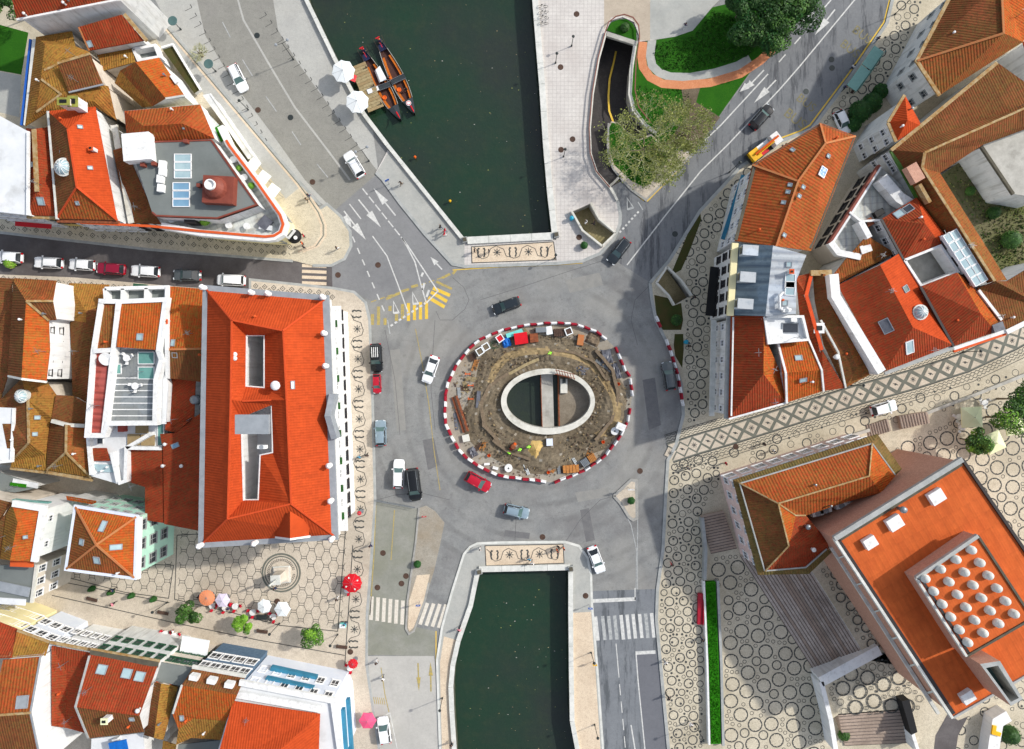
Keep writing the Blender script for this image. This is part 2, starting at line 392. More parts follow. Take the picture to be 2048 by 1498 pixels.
pave('asphalt_ne', c(128, 130, 132), c(116, 119, 122), c(90, 92, 96), 0.25, c(110, 112, 116), 0.52, wet=(c(78, 80, 84), R(-42)))
pave('asphalt_se', c(128, 132, 136), c(116, 120, 125), c(92, 96, 100), 0.25, c(124, 128, 134), 0.52, wet=(c(82, 86, 90), R(3)))
pave('asphalt_lane', c(112, 114, 120), c(106, 108, 114), c(90, 92, 96), 0.2, c(98, 100, 104), 0.55)
pave('asphalt_sw', c(150, 150, 142), c(132, 134, 124), c(112, 112, 104), 0.3, c(126, 128, 110), 0.48)
pave('asphalt_s', c(186, 184, 178), c(174, 172, 167), c(150, 148, 142), 0.3, c(170, 168, 162), 0.5)
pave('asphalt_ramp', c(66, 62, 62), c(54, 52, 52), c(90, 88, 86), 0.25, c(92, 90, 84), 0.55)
pave('quay_light', c(184, 184, 178), c(170, 170, 166), c(138, 138, 134), 0.5, c(164, 162, 156), 0.52)
pave('quay_road', c(148, 147, 140), c(136, 135, 129), c(102, 101, 96), 0.55, c(136, 134, 130), 0.54)
pave('concrete_pave', c(178, 178, 172), c(164, 166, 162), c(140, 140, 136), 0.3, c(146, 148, 144), 0.52)
pave('promenade', c(212, 208, 202), c(198, 193, 188), c(162, 157, 153), 0.4, c(186, 178, 172), 0.5, grid=0.62)
pave('promenade_top', c(188, 176, 158), c(176, 164, 148), c(150, 138, 124), 0.45, c(160, 148, 132), 0.5)
pave('calcada', c(212, 201, 184), c(196, 185, 168), c(142, 128, 114), 0.6, c(164, 154, 138), 0.48)
pave('calcada_warm', c(222, 206, 182), c(210, 192, 168), c(158, 134, 112), 0.6, c(184, 166, 144), 0.52)
pave('calcada_grey', c(212, 203, 182), c(196, 187, 166), c(134, 124, 106), 0.65, c(166, 157, 136), 0.48)
pave('brick_path', c(206, 136, 96), c(190, 118, 80), c(226, 170, 128), 0.5, c(176, 108, 76), 0.5)
pave('dirt', c(138, 126, 106), c(110, 99, 82), c(66, 58, 47), 0.8, c(80, 70, 55), 0.45)
pave('dirt_path', c(164, 144, 108), c(148, 130, 96), c(128, 106, 74), 0.5, c(140, 118, 84), 0.5)
pave('gravel', c(170, 164, 152), c(150, 144, 132), c(112, 106, 96), 0.55, c(140, 124, 100), 0.45)
pave('stairs', c(182, 164, 150), c(164, 146, 132), c(120, 106, 96), 0.5, c(110, 98, 88), 0.5)
pave('stairs_old', c(208, 196, 186), c(184, 172, 162), c(110, 100, 92), 0.6, c(112, 102, 94), 0.5)
pave('stairs_moss', c(168, 154, 120), c(140, 128, 96), c(92, 84, 56), 0.6, c(104, 104, 60), 0.46)
pave('slab_mud', c(142, 132, 116), c(118, 108, 94), c(84, 76, 64), 0.6, c(160, 152, 138), 0.5)
pave('yard', c(120, 114, 88), c(100, 98, 70), c(74, 74, 46), 0.65, c(84, 96, 38), 0.4)
def grass(name, a, b, d):
    t = NT(name); k = t.mix(t.ramp(t.noise(0.4, 5, 0.7), 0.3, 0.7), a, b)
    k = t.mix(t.ramp(t.noise(7, 3, 0.8), 0.5, 0.7, 0, 0.6), k, d); t.bump(t.noise(14, 3, 0.7), 0.6, 0.06)
    t.fin(k, 0.9, 0, 0.1)
grass('grass', c(44, 98, 22), c(34, 84, 20), c(70, 112, 28))
grass('grass_bright', c(44, 122, 16), c(36, 106, 14), c(72, 138, 28))
grass('grass_dull', c(60, 72, 36), c(84, 70, 44), c(48, 60, 28))
t = NT('water')
k = t.mix(t.ramp(t.noise(0.035, 4, 0.55), 0.4, 0.6), c(30, 56, 40), c(42, 50, 45))
k = t.mix(t.ramp(t.noise(0.5, 6, 0.75), 0.48, 0.72, 0, 0.5), k, c(52, 62, 44))
k = t.mix(t.ramp(t.noise(3.2, 5, 0.8), 0.58, 0.75, 0, 0.4), k, c(66, 78, 62))
t.bump(t.noise(1.4, 4, 0.6), 0.5, 0.08); t.fin(k, 0.1, 0, 0.4)
mat('navy', c(34, 42, 78), c(28, 34, 60), 2.0, rough=0.5)
mat('crossing', c(226, 220, 208), c(206, 198, 184), 2.5, rough=0.85, fine=0.15)
# ================================================================ ground, canals, roads, pavements
ZP = 0.13
canal_n = "606,-40 617,0 674,116 733,228 780,290 930,478 1104,467 1094,377 1086,280 1079,170 1072,87 1065,0 1063,-40"
canal_s = "962,1142 1138,1138 1137,1210 1138,1330 1140,1440 1151,1498 1160,1540 914,1540 914,1498 909,1420 908,1372 911,1328 921,1280 946,1208"
def ell(cx, cy, a, b, n=48, z=0.0, rot=0.0):
    o = []
    for i in range(n):
        t = 2 * math.pi * i / n; x = a * math.cos(t); y = b * math.sin(t)
        q = W(cx + x * math.cos(rot) - y * math.sin(rot), cy + x * math.sin(rot) + y * math.cos(rot), z); o.append((q.x, q.y))
    return o
ramp_l = "1214,68 1199,120 1187,190 1181,260 1183,310 1195,345 1222,375"
ramp_r = "1246,362 1226,335 1217,300 1216,255 1222,243 1238,246 1252,262 1275,280 1302,268 1288,250 1266,222 1258,190 1262,140 1272,86"
stair1 = "1143,424 1180,408 1196,440 1228,468 1204,492 1165,462"
stair2 = "1312,567 1332,536 1360,563 1380,592 1347,611 1335,592"
pit = ell(1096, 803, 90, 60)
big = [(-330, -330), (330, -330), (330, 330), (-330, 330)]
g = MB(); g.poly([big, G(canal_n), G(canal_s), pit, G(ramp_l + ' ' + ramp_r), G(stair1), G(stair2)], 0.0, 'asphalt_round')
ground = tag(g.build('ground'), kind='structure')
def struct(o): return tag(o, kind='structure')
g = MB(); zz_ = -1.9
g.poly([G("590,-40 600,0 660,130 720,242 766,304 920,495 1118,482 1108,377 1100,280 1093,170 1086,87 1079,0 1077,-40")], zz_, 'water'); g.poly([G("945,1130 1152,1126 1152,1330 1154,1440 1170,1540 896,1540 893,1372 897,1328 906,1280 932,1208")], zz_, 'water')
g.poly([G("1000,730 1194,730 1194,876 1000,876")], zz_, 'water')
water = struct(g.build('canal_water'))
def sheet(name, px, m, z=0.004, holes=()):
    g = MB(); g.poly([G(px)] + [G(h) for h in holes], z, m); return struct(g.build(name))
def slab(name, px, m, holes=(), z=ZP, z0=0.0, kerbs=(), kw=0.28, km='kerb'):
    g = MB(); L = G(px); a = sum(L[i - 1][0] * L[i][1] - L[i][0] * L[i - 1][1] for i in range(len(L)))
    if a < 0: L = L[::-1]
    g.poly([L] + [G(h) for h in holes], z, m)
    for i in range(len(L)):
        p, q = L[i - 1], L[i]; g.face([(p[0], p[1], z0), (q[0], q[1], z0), (q[0], q[1], z), (p[0], p[1], z)], 'kerb')
    o = struct(g.build(name))
    for k in kerbs:
        s = MB(); s.sweep(G3(k, z, 0.015), kw, 0.16, km); s.build('kerb', o)
    return o
def flat(parent, name, pts, m, z):
    g = MB(); g.poly([[(p[0], p[1]) for p in pts]], z, m); return g.build(name, parent)
def line(parent, name, px, wd, m, z):
    g = MB(); g.sweep([Vector((p[0], p[1], z)) for p in G(px)], wd, 0, m); return g.build(name, parent)

# quay walls
def quay(px, closed_pts, name, label):
    g = MB(); P = G(px)
    for i in range(len(P)):
        p, q = P[i - 1], P[i]
        g.face([(p[0], p[1], -3), (q[0], q[1], -3), (q[0], q[1], 0.1), (p[0], p[1], 0.1)], 'quay_wall')
    o = g.build('canal_wall'); return struct(o)
mat('quay_wall', c(96, 100, 84), c(70, 74, 60), 0.8, fine=0.3)
qn = quay(canal_n, None, '', ''); qs = quay(canal_s, None, '', '')
def coping(parent, px, wd, h=0.55):
    pts = V(px)
    # stones of about 3 m
    L = [W(*p) for p in pts]; out = []
    for i in range(len(L) - 1):
        d = L[i + 1] - L[i]; n = max(1, int(d.length / 3.2))
        for k in range(n):
            a = L[i] + d * (k / n); b = L[i] + d * ((k + 1) / n); e = (b - a).normalized() * 0.02
            g = MB(); g.sweep([Vector((a.x, a.y, h)) + e, Vector((b.x, b.y, h)) - e], wd + rnd.uniform(-.02, .02), h + 0.1, 'white_stone')
            g.build('coping_stone', parent)
coping(qn, "604,-40 613,0 670,118 729,230 776,292 926,479", 0.62)
coping(qn, "1069,-40 1070,0 1077,87 1084,170 1091,280 1099,377 1109,466", 0.95, 0.45)
coping(qn, "935,482 1106,473", 1.15, 0.5)
coping(qs, "956,1138 942,1208 917,1280 906,1328 902,1372 904,1420 909,1498 909,1540", 0.75, 0.5)
coping(qs, "1141,1142 1141,1210 1142,1330 1144,1440 1155,1498 1164,1540", 0.75, 0.5)
coping(qs, "958,1137 1140,1133", 0.9, 0.5)
for x, y in ((930, 481), (1112, 471), (959, 1141), (1141, 1135)):
    p = W(x, y); g = MB(); g.box(p.x, p.y, 0.42, 0.85, 0.85, 0.85, 'grey_stone', 0.2); g.box(p.x, p.y, 0.92, 0.6, 0.6, 0.16, 'gutter_dark', 0.2)
    g.build('corner_post', qn if y < 700 else qs)

# road surfaces (thin sheets over the ground)
sheet('quay_paving', "290,-40 604,-40 613,0 670,118 729,230 745,255 757,345 668,422 640,405 610,372 345,66", 'quay_light')
quay_road = sheet('quay_road', "385,-40 540,-40 556,60 592,120 650,200 700,270 757,345 668,422 610,360 540,262 470,170 410,70", 'quay_road', 0.008)
asph_nw = sheet('road', "668,422 752,352 765,362 800,410 850,470 905,530 912,545 742,602 716,586 665,577 664,532 690,520 704,490 703,460", 'asphalt_nw')
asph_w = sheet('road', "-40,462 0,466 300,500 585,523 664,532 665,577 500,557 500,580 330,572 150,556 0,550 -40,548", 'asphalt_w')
asph_ne = sheet('road', "1216,512 1240,470 1264,436 1290,405 1385,310 1500,150 1560,80 1640,0 1680,-40 1790,-40 1783,0 1772,45 1700,150 1622,256 1560,280 1480,330 1398,420 1336,520 1302,566", 'asphalt_ne')
asph_se = sheet('road', "1184,1182 1312,1178 1312,1240 1325,1380 1340,1540 1212,1540 1200,1400 1186,1230", 'asphalt_se')
sheet('road', "1272,1302 1312,1302 1325,1390 1338,1540 1293,1540 1284,1430", 'asphalt_lane', 0.008)
asph_sw = sheet('road', "748,1003 838,1018 832,1080 815,1200 812,1250 870,1262 868,1312 735,1310 735,1230 743,1100", 'asphalt_sw')
asph_s = sheet('road', "735,1312 868,1312 876,1380 880,1540 765,1540 757,1490 746,1420", 'asphalt_s', 0.006)
ramp_top = sheet('road', "1222,374 1246,361 1264,380 1292,404 1266,436 1242,468 1240,430 1236,405", 'asphalt_ne', 0.006)

# pavements
p_west = slab('pavement', "-40,548 0,549 150,555 330,571 405,577 500,582 500,559 665,576 708,584 731,605 739,640 744,760 750,1000 744,1100 734,1230 733,1330 746,1420 757,1490 765,1540 -40,1540", 'calcada',
    kerbs=("500,582 500,559 665,576 708,584 731,605 739,640 744,760 750,1000 744,1100 734,1230 733,1330 746,1420 757,1490 765,1540",), kw=0.4, km='grey_stone')
p_nw = slab('pavement', "-40,460 0,464 300,498 585,521 625,531 662,530 688,517 701,492 699,462 680,432 655,408 640,418 606,372 344,62 292,0 258,-40 -40,-40", 'calcada_grey',
    kerbs=("-40,461 0,465 300,499 585,522", "258,-40 292,0 344,62 606,372 640,410", "640,417 654,408 681,432 700,462 702,492 689,518 662,531 625,531"), kw=0.42, km='grey_stone')
p_prom = slab('pavement', "1071,-40 1073,0 1080,87 1087,170 1094,280 1102,377 1112,466 1112,480 931,487 776,300 752,345 765,358 800,406 850,468 905,528 930,533 1110,527 1165,522 1200,507 1228,478 1240,448 1241,430 1236,405 1222,376 1193,345 1181,310 1178,260 1184,190 1196,120 1210,66 1222,42 1245,35 1268,45 1277,70 1278,84 1305,81 1350,74 1385,61 1425,14 1480,-40", 'promenade', holes=(stair1,),
    kerbs=("752,345 765,358 800,406 850,468 905,528 930,533 1110,527 1165,522 1200,507 1228,478 1240,448 1241,430 1236,405 1222,376",), kw=0.5, km='grey_stone')
sheet('pavement', "752,347 778,304 929,488 929,532 906,527 850,466 800,404 766,357", 'concrete_pave', ZP + .004)
sheet('pavement', "1208,-40 1300,-40 1300,82 1279,82 1279,60 1265,40 1245,32 1222,36 1208,60", 'promenade_top', ZP + .004)
p_s = slab('pavement', "955,1087 1000,1085 1130,1084 1158,1092 1175,1115 1182,1150 1184,1210 1194,1330 1206,1498 1210,1540 1160,1540 1152,1498 1141,1440 1139,1330 1139,1139 961,1142 945,1208 920,1280 910,1328 906,1372 908,1420 913,1498 913,1540 882,1540 880,1498 876,1380 874,1320 884,1255 905,1180 928,1108", 'concrete_pave',
    kerbs=("882,1540 880,1498 876,1380 874,1320 884,1255 905,1180 928,1108 940,1094 955,1087 1000,1085 1130,1084 1158,1092 1175,1115 1182,1150 1184,1210 1194,1330 1206,1498 1210,1540",), kw=0.36, km='white_stone')
sheet('pavement', "888,1272 915,1280 904,1328 900,1372 902,1420 907,1498 907,1540 886,1540 884,1498 881,1380 880,1325", 'calcada_warm', ZP + .004)
sheet('pavement', "1146,1225 1182,1223 1190,1330 1201,1498 1205,1540 1168,1540 1158,1498 1147,1440 1146,1330", 'calcada_warm', ZP + .004)
p_isl = slab('traffic_island', "838,1016 852,1011 870,1022 889,1045 880,1090 868,1142 850,1200 828,1262 818,1268 812,1258 815,1200 832,1080", 'gravel', kerbs=("838,1016 832,1080 815,1200 812,1258 818,1268 828,1262 850,1200 858,1165",), kw=0.3)
sheet('traffic_island', "834,1150 860,1148 848,1200 828,1254 819,1262 816,1254 819,1200", 'calcada_warm', ZP + .004)
p_tri = slab('traffic_island', "1228,992 1262,960 1273,962 1274,1036 1266,1040 1258,1034 1242,1008", 'calcada', kerbs=("1228,992 1262,960 1273,962 1274,1036 1266,1040 1258,1034 1242,1008 1228,992",), kw=0.45)
p_east = slab('pavement', "1300,566 1304,600 1312,640 1346,710 1363,770 1367,830 1352,890 1336,920 1331,1000 1326,1100 1315,1180 1313,1240 1326,1380 1341,1540 2100,1540 2100,-40 1792,-40 1785,0 1774,46 1702,152 1624,258 1560,283 1482,333 1400,422 1338,522", 'calcada_grey', holes=(stair2,),
    kerbs=("1300,566 1304,600 1312,640 1346,710 1363,770 1367,830 1352,890 1336,920 1331,1000 1326,1100 1315,1180 1313,1240 1326,1380 1341,1540", "1300,566 1338,522 1400,422 1482,333 1560,283 1624,258 1702,152 1774,46 1785,0 1792,-40"), kw=0.5, km='grey_stone')
sheet('pavement', "296,0 346,62 606,370 572,398 505,310 400,178 322,92 262,0", 'quay_light', ZP + .005)
sheet('lawn', "-40,40 0,50 58,66 44,150 0,142 -40,140", 'grass', ZP + .01)
sheet('pavement', "-40,142 0,144 44,152 40,235 -40,215", 'concrete_pave', ZP + .008)
for dx_ in (0, 5, 9): line(p_nw, 'paving_band', "%g,-40 %g,0 %g,60 %g,370 %g,398 %g,425 %g,450 %g,472 %g,492 %g,504" % tuple(v - dx_ for v in (258, 290, 342, 604, 624, 642, 652, 652, 638, 606)), .3 if dx_ != 5 else .14, 'calcada_warm' if dx_ != 5 else 'inlay_grey', ZP + .012 + dx_ * .001)
# lawns and paths by the ramp
p_park = slab('park_lawn', "1272,88 1262,140 1259,190 1267,222 1290,252 1300,268 1330,300 1392,300 1450,215 1500,145 1562,78 1642,-2 1670,-40 1500,-40 1490,0 1425,15 1385,62 1308,80", 'grass', z=0.10)
def path(name, px, wd, m, z): g = MB(); g.sweep([Vector((p[0], p[1], z)) for p in G(px)], wd, 0, m); return struct(g.build(name))
path('path', "1286,84 1283,115 1286,135 1300,155 1325,168 1365,171 1420,166 1480,148 1520,122 1556,88", 1.35, 'brick_path', .115)
path('path', "1304,80 1300,112 1304,132 1318,146 1340,154 1380,155 1430,146 1475,132 1500,118", 1.35, 'concrete_pave', .111)
sheet('bare_earth', "1362,176 1400,176 1392,205 1440,235 1385,305 1330,290 1372,235", 'dirt', .106)
sheet('pavement', "1300,-40 1480,-40 1425,14 1385,62 1350,74 1310,80 1300,80", 'concrete_pave', ZP + .006)
p_corner = slab('traffic_island', "1217,300 1216,255 1222,243 1238,246 1252,262 1275,280 1302,268 1330,296 1385,308 1292,400 1264,380 1246,361 1226,335", 'calcada', kerbs=("1246,361 1264,380 1292,400 1385,308",), kw=0.4)
sheet('lawn', "1219,300 1218,256 1224,246 1238,249 1252,264 1276,283 1302,272 1328,300 1340,312 1300,368 1286,374 1262,362 1228,330", 'grass', ZP + .012)
for px in ("1340,552 1378,460 1400,424 1402,440 1380,500 1362,540",): sheet('lawn', px, 'grass_dull', ZP + .012)
sheet('lawn', "1308,590 1335,596 1346,612 1362,606 1366,640 1362,660 1325,660 1313,636", 'grass_dull', ZP + .012)
sheet('lawn', "1349,668 1366,668 1367,700 1364,736 1350,712 1347,690", 'grass_dull', ZP + .012)

# underpass ramp
g = MB(); Lr = V(ramp_l)[::-1]; Rr_ = V("1246,362 1226,335 1240,300 1248,262 1254,225 1256,190 1261,140 1271,86")
n = 14
def along(pl, t):
    d = [0]
    for i in range(1, len(pl)): d.append(d[-1] + math.dist(pl[i], pl[i - 1]))
    s = t * d[-1]
    for i in range(1, len(pl)):
        if s <= d[i] + 1e-6:
            f = (s - d[i - 1]) / max(1e-6, d[i] - d[i - 1]); return (pl[i - 1][0] + (pl[i][0] - pl[i - 1][0]) * f, pl[i - 1][1] + (pl[i][1] - pl[i - 1][1]) * f)
    return pl[-1]
def rz_(t): return -4.2 * t * t * (3 - 2 * t) if t < 1 else -4.2
# walls are traced at street level, so the roadway is laid out in plan and dropped
Lg = [W(*along(Lr, i / n)) for i in range(n + 1)]
Rg = [W(*along(V("1246,362 1290,262 1266,222 1258,190 1262,140 1272,86"), i / n)) for i in range(n + 1)]
for i in range(n):
    z0, z1 = rz_(i / n), rz_((i + 1) / n)
    a, b, q, p = Lg[i], Rg[i], Rg[i + 1], Lg[i + 1]
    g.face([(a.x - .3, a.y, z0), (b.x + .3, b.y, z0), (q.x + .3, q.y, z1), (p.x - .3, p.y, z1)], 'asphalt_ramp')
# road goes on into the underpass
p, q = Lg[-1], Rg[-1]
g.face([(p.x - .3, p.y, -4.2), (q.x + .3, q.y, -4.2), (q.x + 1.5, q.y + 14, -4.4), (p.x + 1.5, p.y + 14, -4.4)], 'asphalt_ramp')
struct(g.build('underpass_road'))
g = MB()
def rwall(pts, rev):
    for i in range(len(pts) - 1):
        a, b = pts[i], pts[i + 1]; f = [(a.x, a.y, -5), (b.x, b.y, -5), (b.x, b.y, .12), (a.x, a.y, .12)]
        g.face(f, 'concrete', rev)
LL = [W(*p) for p in V(ramp_l)]; RR = [W(*p) for p in V(ramp_r)]
rwall(LL, False); rwall(RR, False)
a, b = LL[0], RR[-1]
g.face([(a.x, a.y, -1.2), (b.x, b.y, -1.2), (b.x, b.y, .12), (a.x, a.y, .12)], 'concrete')
struct(g.build('retaining_wall'))
g = MB(); a = W(1214, 68); b = W(1272, 86)   # closed tunnel box behind the portal
g.face([(a.x, a.y, -1.2), (b.x, b.y, -1.2), (b.x + 1.5, b.y + 14, -1.2), (a.x + 1.5, a.y + 14, -1.2)], 'concrete')
g.face([(a.x, a.y, -5), (a.x + 1.5, a.y + 14, -5), (a.x + 1.5, a.y + 14, -1.2), (a.x, a.y, -1.2)], 'concrete')
g.face([(b.x, b.y, -5), (b.x + 1.5, b.y + 14, -5), (b.x + 1.5, b.y + 14, -1.2), (b.x, b.y, -1.2)], 'concrete')
g.face([(a.x + 1.5, a.y + 14, -5), (b.x + 1.5, b.y + 14, -5), (b.x + 1.5, b.y + 14, -1.2), (a.x + 1.5, a.y + 14, -1.2)], 'concrete')
struct(g.build('tunnel'))
rw = thing('ramp_parapet', 'low white parapet with rusty red handrail around the underpass ramp', 'parapet', W(1200, 60))
def par(px, m, wd, h, name, z=0.0): g = MB(); g.sweep(G3(px, 0, z + h), wd, h, m); return g.build(name, rw)
par("1212,66 1197,120 1185,190 1179,260 1181,310 1193,346 1220,377 1234,402", 'concrete_white', .32, .5, 'wall')
par("1270,90 1262,140 1259,190 1267,222 1290,252 1312,268", 'concrete_white', .55, .45, 'wall')
par("1212,70 1274,90", 'concrete', .7, .5, 'beam')
par("1210,66 1195,120 1183,190 1177,260 1179,310 1191,346 1218,378", 'rail_red', .16, .12, 'handrail', .9)
par("1210,66 1216,50 1230,39 1247,35 1264,41 1275,56 1277,80 1270,125 1268,185 1275,218 1300,250", 'rail_red', .16, .12, 'handrail', .9)
g = MB(); pts = [(p[0], p[1]) for p in G("1213,62 1222,46 1238,40 1252,40 1265,48 1272,62 1273,84")]; g.poly([pts], .25, 'grass'); struct(g.build('planter_bed'))
ym = [Vector((W(*p).x, W(*p).y, 0)) for p in V("1229,245 1221,215 1221,180 1225,140 1234,105 1240,78")]
g = MB()
for i in range(len(ym)):
    t_ = i / (len(ym) - 1) * .75 + .25; ym[i].z = rz_(min(1, t_)) + .05
g.sweep(ym, .3, 0, 'paint_yellow'); g.build('lane_line', ground)
par("1217,247 1215,290 1218,318 1226,338 1247,364", 'kerb', .3, .2, 'kerb')
# crossbeam at the ramp mouth
par("1214,378 1242,351", 'concrete', .35, .2, 'beam')

# stair wells down to the subway under the roundabout
def stairwell(px, foot, label, rail):
    L = V(px); o = thing('stairwell', label, 'stairs', W(L[0][0], L[0][1]))
    g = MB(); P = [W(*p) for p in L]
    for i in range(len(P)):
        a, b = P[i - 1], P[i]; g.face([(a.x, a.y, -3), (b.x, b.y, -3), (b.x, b.y, .14), (a.x, a.y, .14)], 'concrete')
    g.build('wall', o)
    (ta, tb), (ba, bb) = foot                  # top edge, bottom edge (street-level plan px)
    ta, tb, ba, bb = W(*ta), W(*tb), W(*ba), W(*bb); n = 14
    for k in range(n):
        a = ta.lerp(ba, k / n); b = tb.lerp(bb, k / n); d_ = tb.lerp(bb, (k + 1) / n); e = ta.lerp(ba, (k + 1) / n); z = -.02 - 2.3 * k / n
        g = MB(); g.prism([(a.x, a.y), (b.x, b.y), (d_.x, d_.y), (e.x, e.y)], z - .5, z, 'stairs_moss'); g.build('step', o)
    for q in rail:
        g = MB(); g.sweep(G3(q, 0, .95), .3, .85, 'concrete_white'); g.build('parapet', o)
    return o
stairwell(stair1, (((1229, 468), (1203, 493)), ((1180, 408), (1143, 424))), 'walled stairs to the subway beside the upper canal end', ("1142,424 1164,463 1203,494", "1180,408 1197,440 1230,468", "1230,468 1203,494"))
stairwell(stair2, (((1331, 536), (1311, 567)), ((1380, 591), (1347, 611))), 'mossy walled stairs to the subway beside the ringed east pavement', ("1311,567 1335,592 1346,611", "1332,535 1361,563 1381,592", "1332,535 1311,567"))

# ---------------------------------------------------------------- painted markings (parts of the road they lie on)
ZM = 0.013
AZ = [0.0]
def arrow(road, tail, tip, m='paint_white', sw=.22, hl=3.0, hw=1.15):
    a, b = W(*tail), W(*tip); d = (b - a).normalized(); nn = Vector((-d.y, d.x, 0)); q = b - d * hl
    AZ[0] += .0004; g = MB(); z = Vector((0, 0, ZM + AZ[0]))
    g.face([a - nn * sw / 2 + z, q - nn * sw / 2 + z, q + nn * sw / 2 + z, a + nn * sw / 2 + z], m)
    g.face([q - nn * hw / 2 + z, b + z, q + nn * hw / 2 + z], m, True); 
    g.face([q - nn * hw / 2 + z, b + z, q + nn * hw / 2 + z], m)
    del g.f[-1], g.m[-1]
    g.f[-1] = g.f[-1][::-1]
    g.build('arrow_marking', road)
def dashes(road, px, wd, dl, gap, m='paint_white', name='lane_dash', z=ZM):
    P = [W(*p) for p in V(px)]
    for i in range(len(P) - 1):
        L = (P[i + 1] - P[i]).length; d = (P[i + 1] - P[i]).normalized(); s = 0
        while s < L - .1:
            a = P[i] + d * s; b = P[i] + d * min(L, s + dl); g = MB(); g.sweep([(a.x, a.y, z), (b.x, b.y, z)], wd, 0, m); g.build(name, road); s += dl + gap
def stripe(road, px, wd, m='paint_white', name='lane_line', z=ZM): line(road, name, px, wd, m, z)
def bar(road, a, b, wd, m, z=ZM, name='zebra_bar'):
    p, q = W(*a), W(*b); g = MB(); g.sweep([(p.x, p.y, z), (q.x, q.y, z)], wd, 0, m); g.build(name, road)
dashes(asph_nw, "725,377 803,475", .2, 1.3, .35)
stripe(asph_nw, "803,475 813,491 830,524 842,570 852,604", .2); stripe(asph_nw, "804,476 816,492 865,566 876,582 853,606", .2)
for a, b in (((849, 566), (845, 580)), ((858, 580), (853, 594)), ((846, 545), (843, 553))): bar(asph_nw, a, b, .35, 'paint_white', name='hatch_bar')
stripe(asph_nw, "699,408 722,438", .18); dashes(asph_nw, "705,473 771,628", .2, 1.0, 1.0); stripe(asph_nw, "775,640 780,668", .18, 'paint_worn')
stripe(asph_nw, "745,472 774,512 797,572 816,624", .18)
arrow(asph_nw, (791, 431), (747, 376)); arrow(asph_nw, (717, 399), (762, 455)); arrow(asph_nw, (688, 422), (732, 480)); arrow(asph_nw, (690, 432), (703, 455), sw=.6, hl=1.5); arrow(asph_nw, (884, 539), (861, 514), hl=1.4, hw=.9)
def yieldtri(road, pts, m='paint_white'):
    P = G(pts); g = MB(); g.sweep([(p[0], p[1], ZM) for p in P], .16, 0, m, closed=True); 
    a, b = P[1], P[2]; g.sweep([(a[0], a[1], ZM), (b[0], b[1], ZM)], .34, 0, m); g.v = [(v[0], v[1], ZM + (.003 if i >= 12 else 0)) for i, v in enumerate(g.v)]
    g.build('yield_triangle', road)
yieldtri(ground, "787,603 787,626 798,625"); yieldtri(ground, "825,585 826,608 837,607"); yieldtri(ramp_top, "1254,396 1255,419 1267,415", 'paint_worn')
dashes(ground, "781,652 851,606", .32, .45, .35, z=.022, name='give_way_mark'); dashes(ramp_top, "1239,465 1280,420", .3, .35, .35, name='give_way_mark', z=.018)
for x, y0, y1, m in ((745, 628, 650, 'w'), (757, 613, 650, 'w'), (770, 636, 650, 'w'), (793, 628, 642, 'w'), (805, 608, 638, 'w'), (817, 606, 642, ''), (829, 606, 640, ''), (841, 604, 639, ''), (853, 601, 638, ''), (780, 612, 622, 'w')):
    bar(ground, (x, y0), (x, y1), .5, 'paint_yellow_worn' if m else 'paint_yellow', .008)
for a, b in (((866, 576), (900, 591)), ((862, 584), (894, 603)), ((857, 595), (889, 614))): bar(ground, a, b, .55, 'paint_yellow', .008)
for a, b in (((872, 563), (904, 578)), ((884, 556), (900, 548)), ((905, 548), (912, 540)), ((822, 574), (836, 570)), ((772, 598), (800, 586)), ((800, 584), (818, 578))): bar(ground, a, b, .4, 'paint_yellow_worn', .0065, name='worn_marking')
dashes(ground, "742,604 905,548", .16, .9, .5, 'paint_yellow_worn', 'worn_marking', z=.0055)
stripe(ground, "831,658 845,730 858,810 868,900 880,980", .12, 'paint_yellow_worn'); stripe(ground, "905,540 1000,534 1110,530 1165,526", .14, 'paint_yellow')
stripe(asph_ne, "1254,530 1333,428 1401,343 1457,288 1500,242 1560,178 1600,132 1709,0 1740,-40", .2); stripe(asph_ne, "1372,306 1402,288 1442,250 1536,148", .2)
dashes(asph_ne, "1558,124 1571,109", .2, 2, .1); dashes(asph_ne, "1589,88 1601,74", .2, 2, .1); dashes(asph_ne, "1619,51 1632,37", .2, 2, .1); dashes(asph_ne, "1649,15 1662,0", .2, 2, .1)
arrow(asph_ne, (1552, 160), (1508, 206)); arrow(asph_ne, (1528, 140), (1492, 178), hl=1.4); arrow(asph_ne, (1498, 168), (1479, 184), sw=.5, hl=1.6); arrow(asph_ne, (1670, 19), (1630, 70)); arrow(asph_ne, (1625, 24), (1600, 46), sw=.6, hl=2.2)
stripe(asph_ne, "1306,562 1340,522 1400,428", .16, 'paint_yellow'); stripe(asph_ne, "1556,278 1600,262 1620,250 1698,146 1768,44 1779,0", .22, 'paint_yellow'); stripe(asph_ne, "1294,403 1386,309", .18, 'paint_yellow'); stripe(asph_ne, "1500,142 1562,76", .18, 'paint_yellow')
stripe(ramp_top, "1245,363 1264,381 1288,402", .16, 'paint_yellow', z=.018); stripe(asph_ne, "1276,404 1286,420", .16, 'paint_worn')
for x, y0, y1, m in ((1193, 1233, 1281, 0), (1207, 1232, 1280, 1), (1219, 1232, 1279, 1), (1231, 1231, 1279, 1), (1244, 1230, 1279, 0), (1256, 1229, 1278, 0), (1268, 1228, 1277, 0), (1281, 1228, 1276, 0), (1293, 1227, 1276, 1), (1305, 1226, 1275, 0)):
    bar(asph_se, (x - 2, y0), (x + 3, y1), .54, 'paint_worn' if m else 'paint_white')
bar(asph_se, (1185, 1202), (1271, 1198), .6, 'paint_white', name='stop_line'); bar(asph_se, (1271, 1306), (1311, 1304), .55, 'paint_white', name='stop_line')
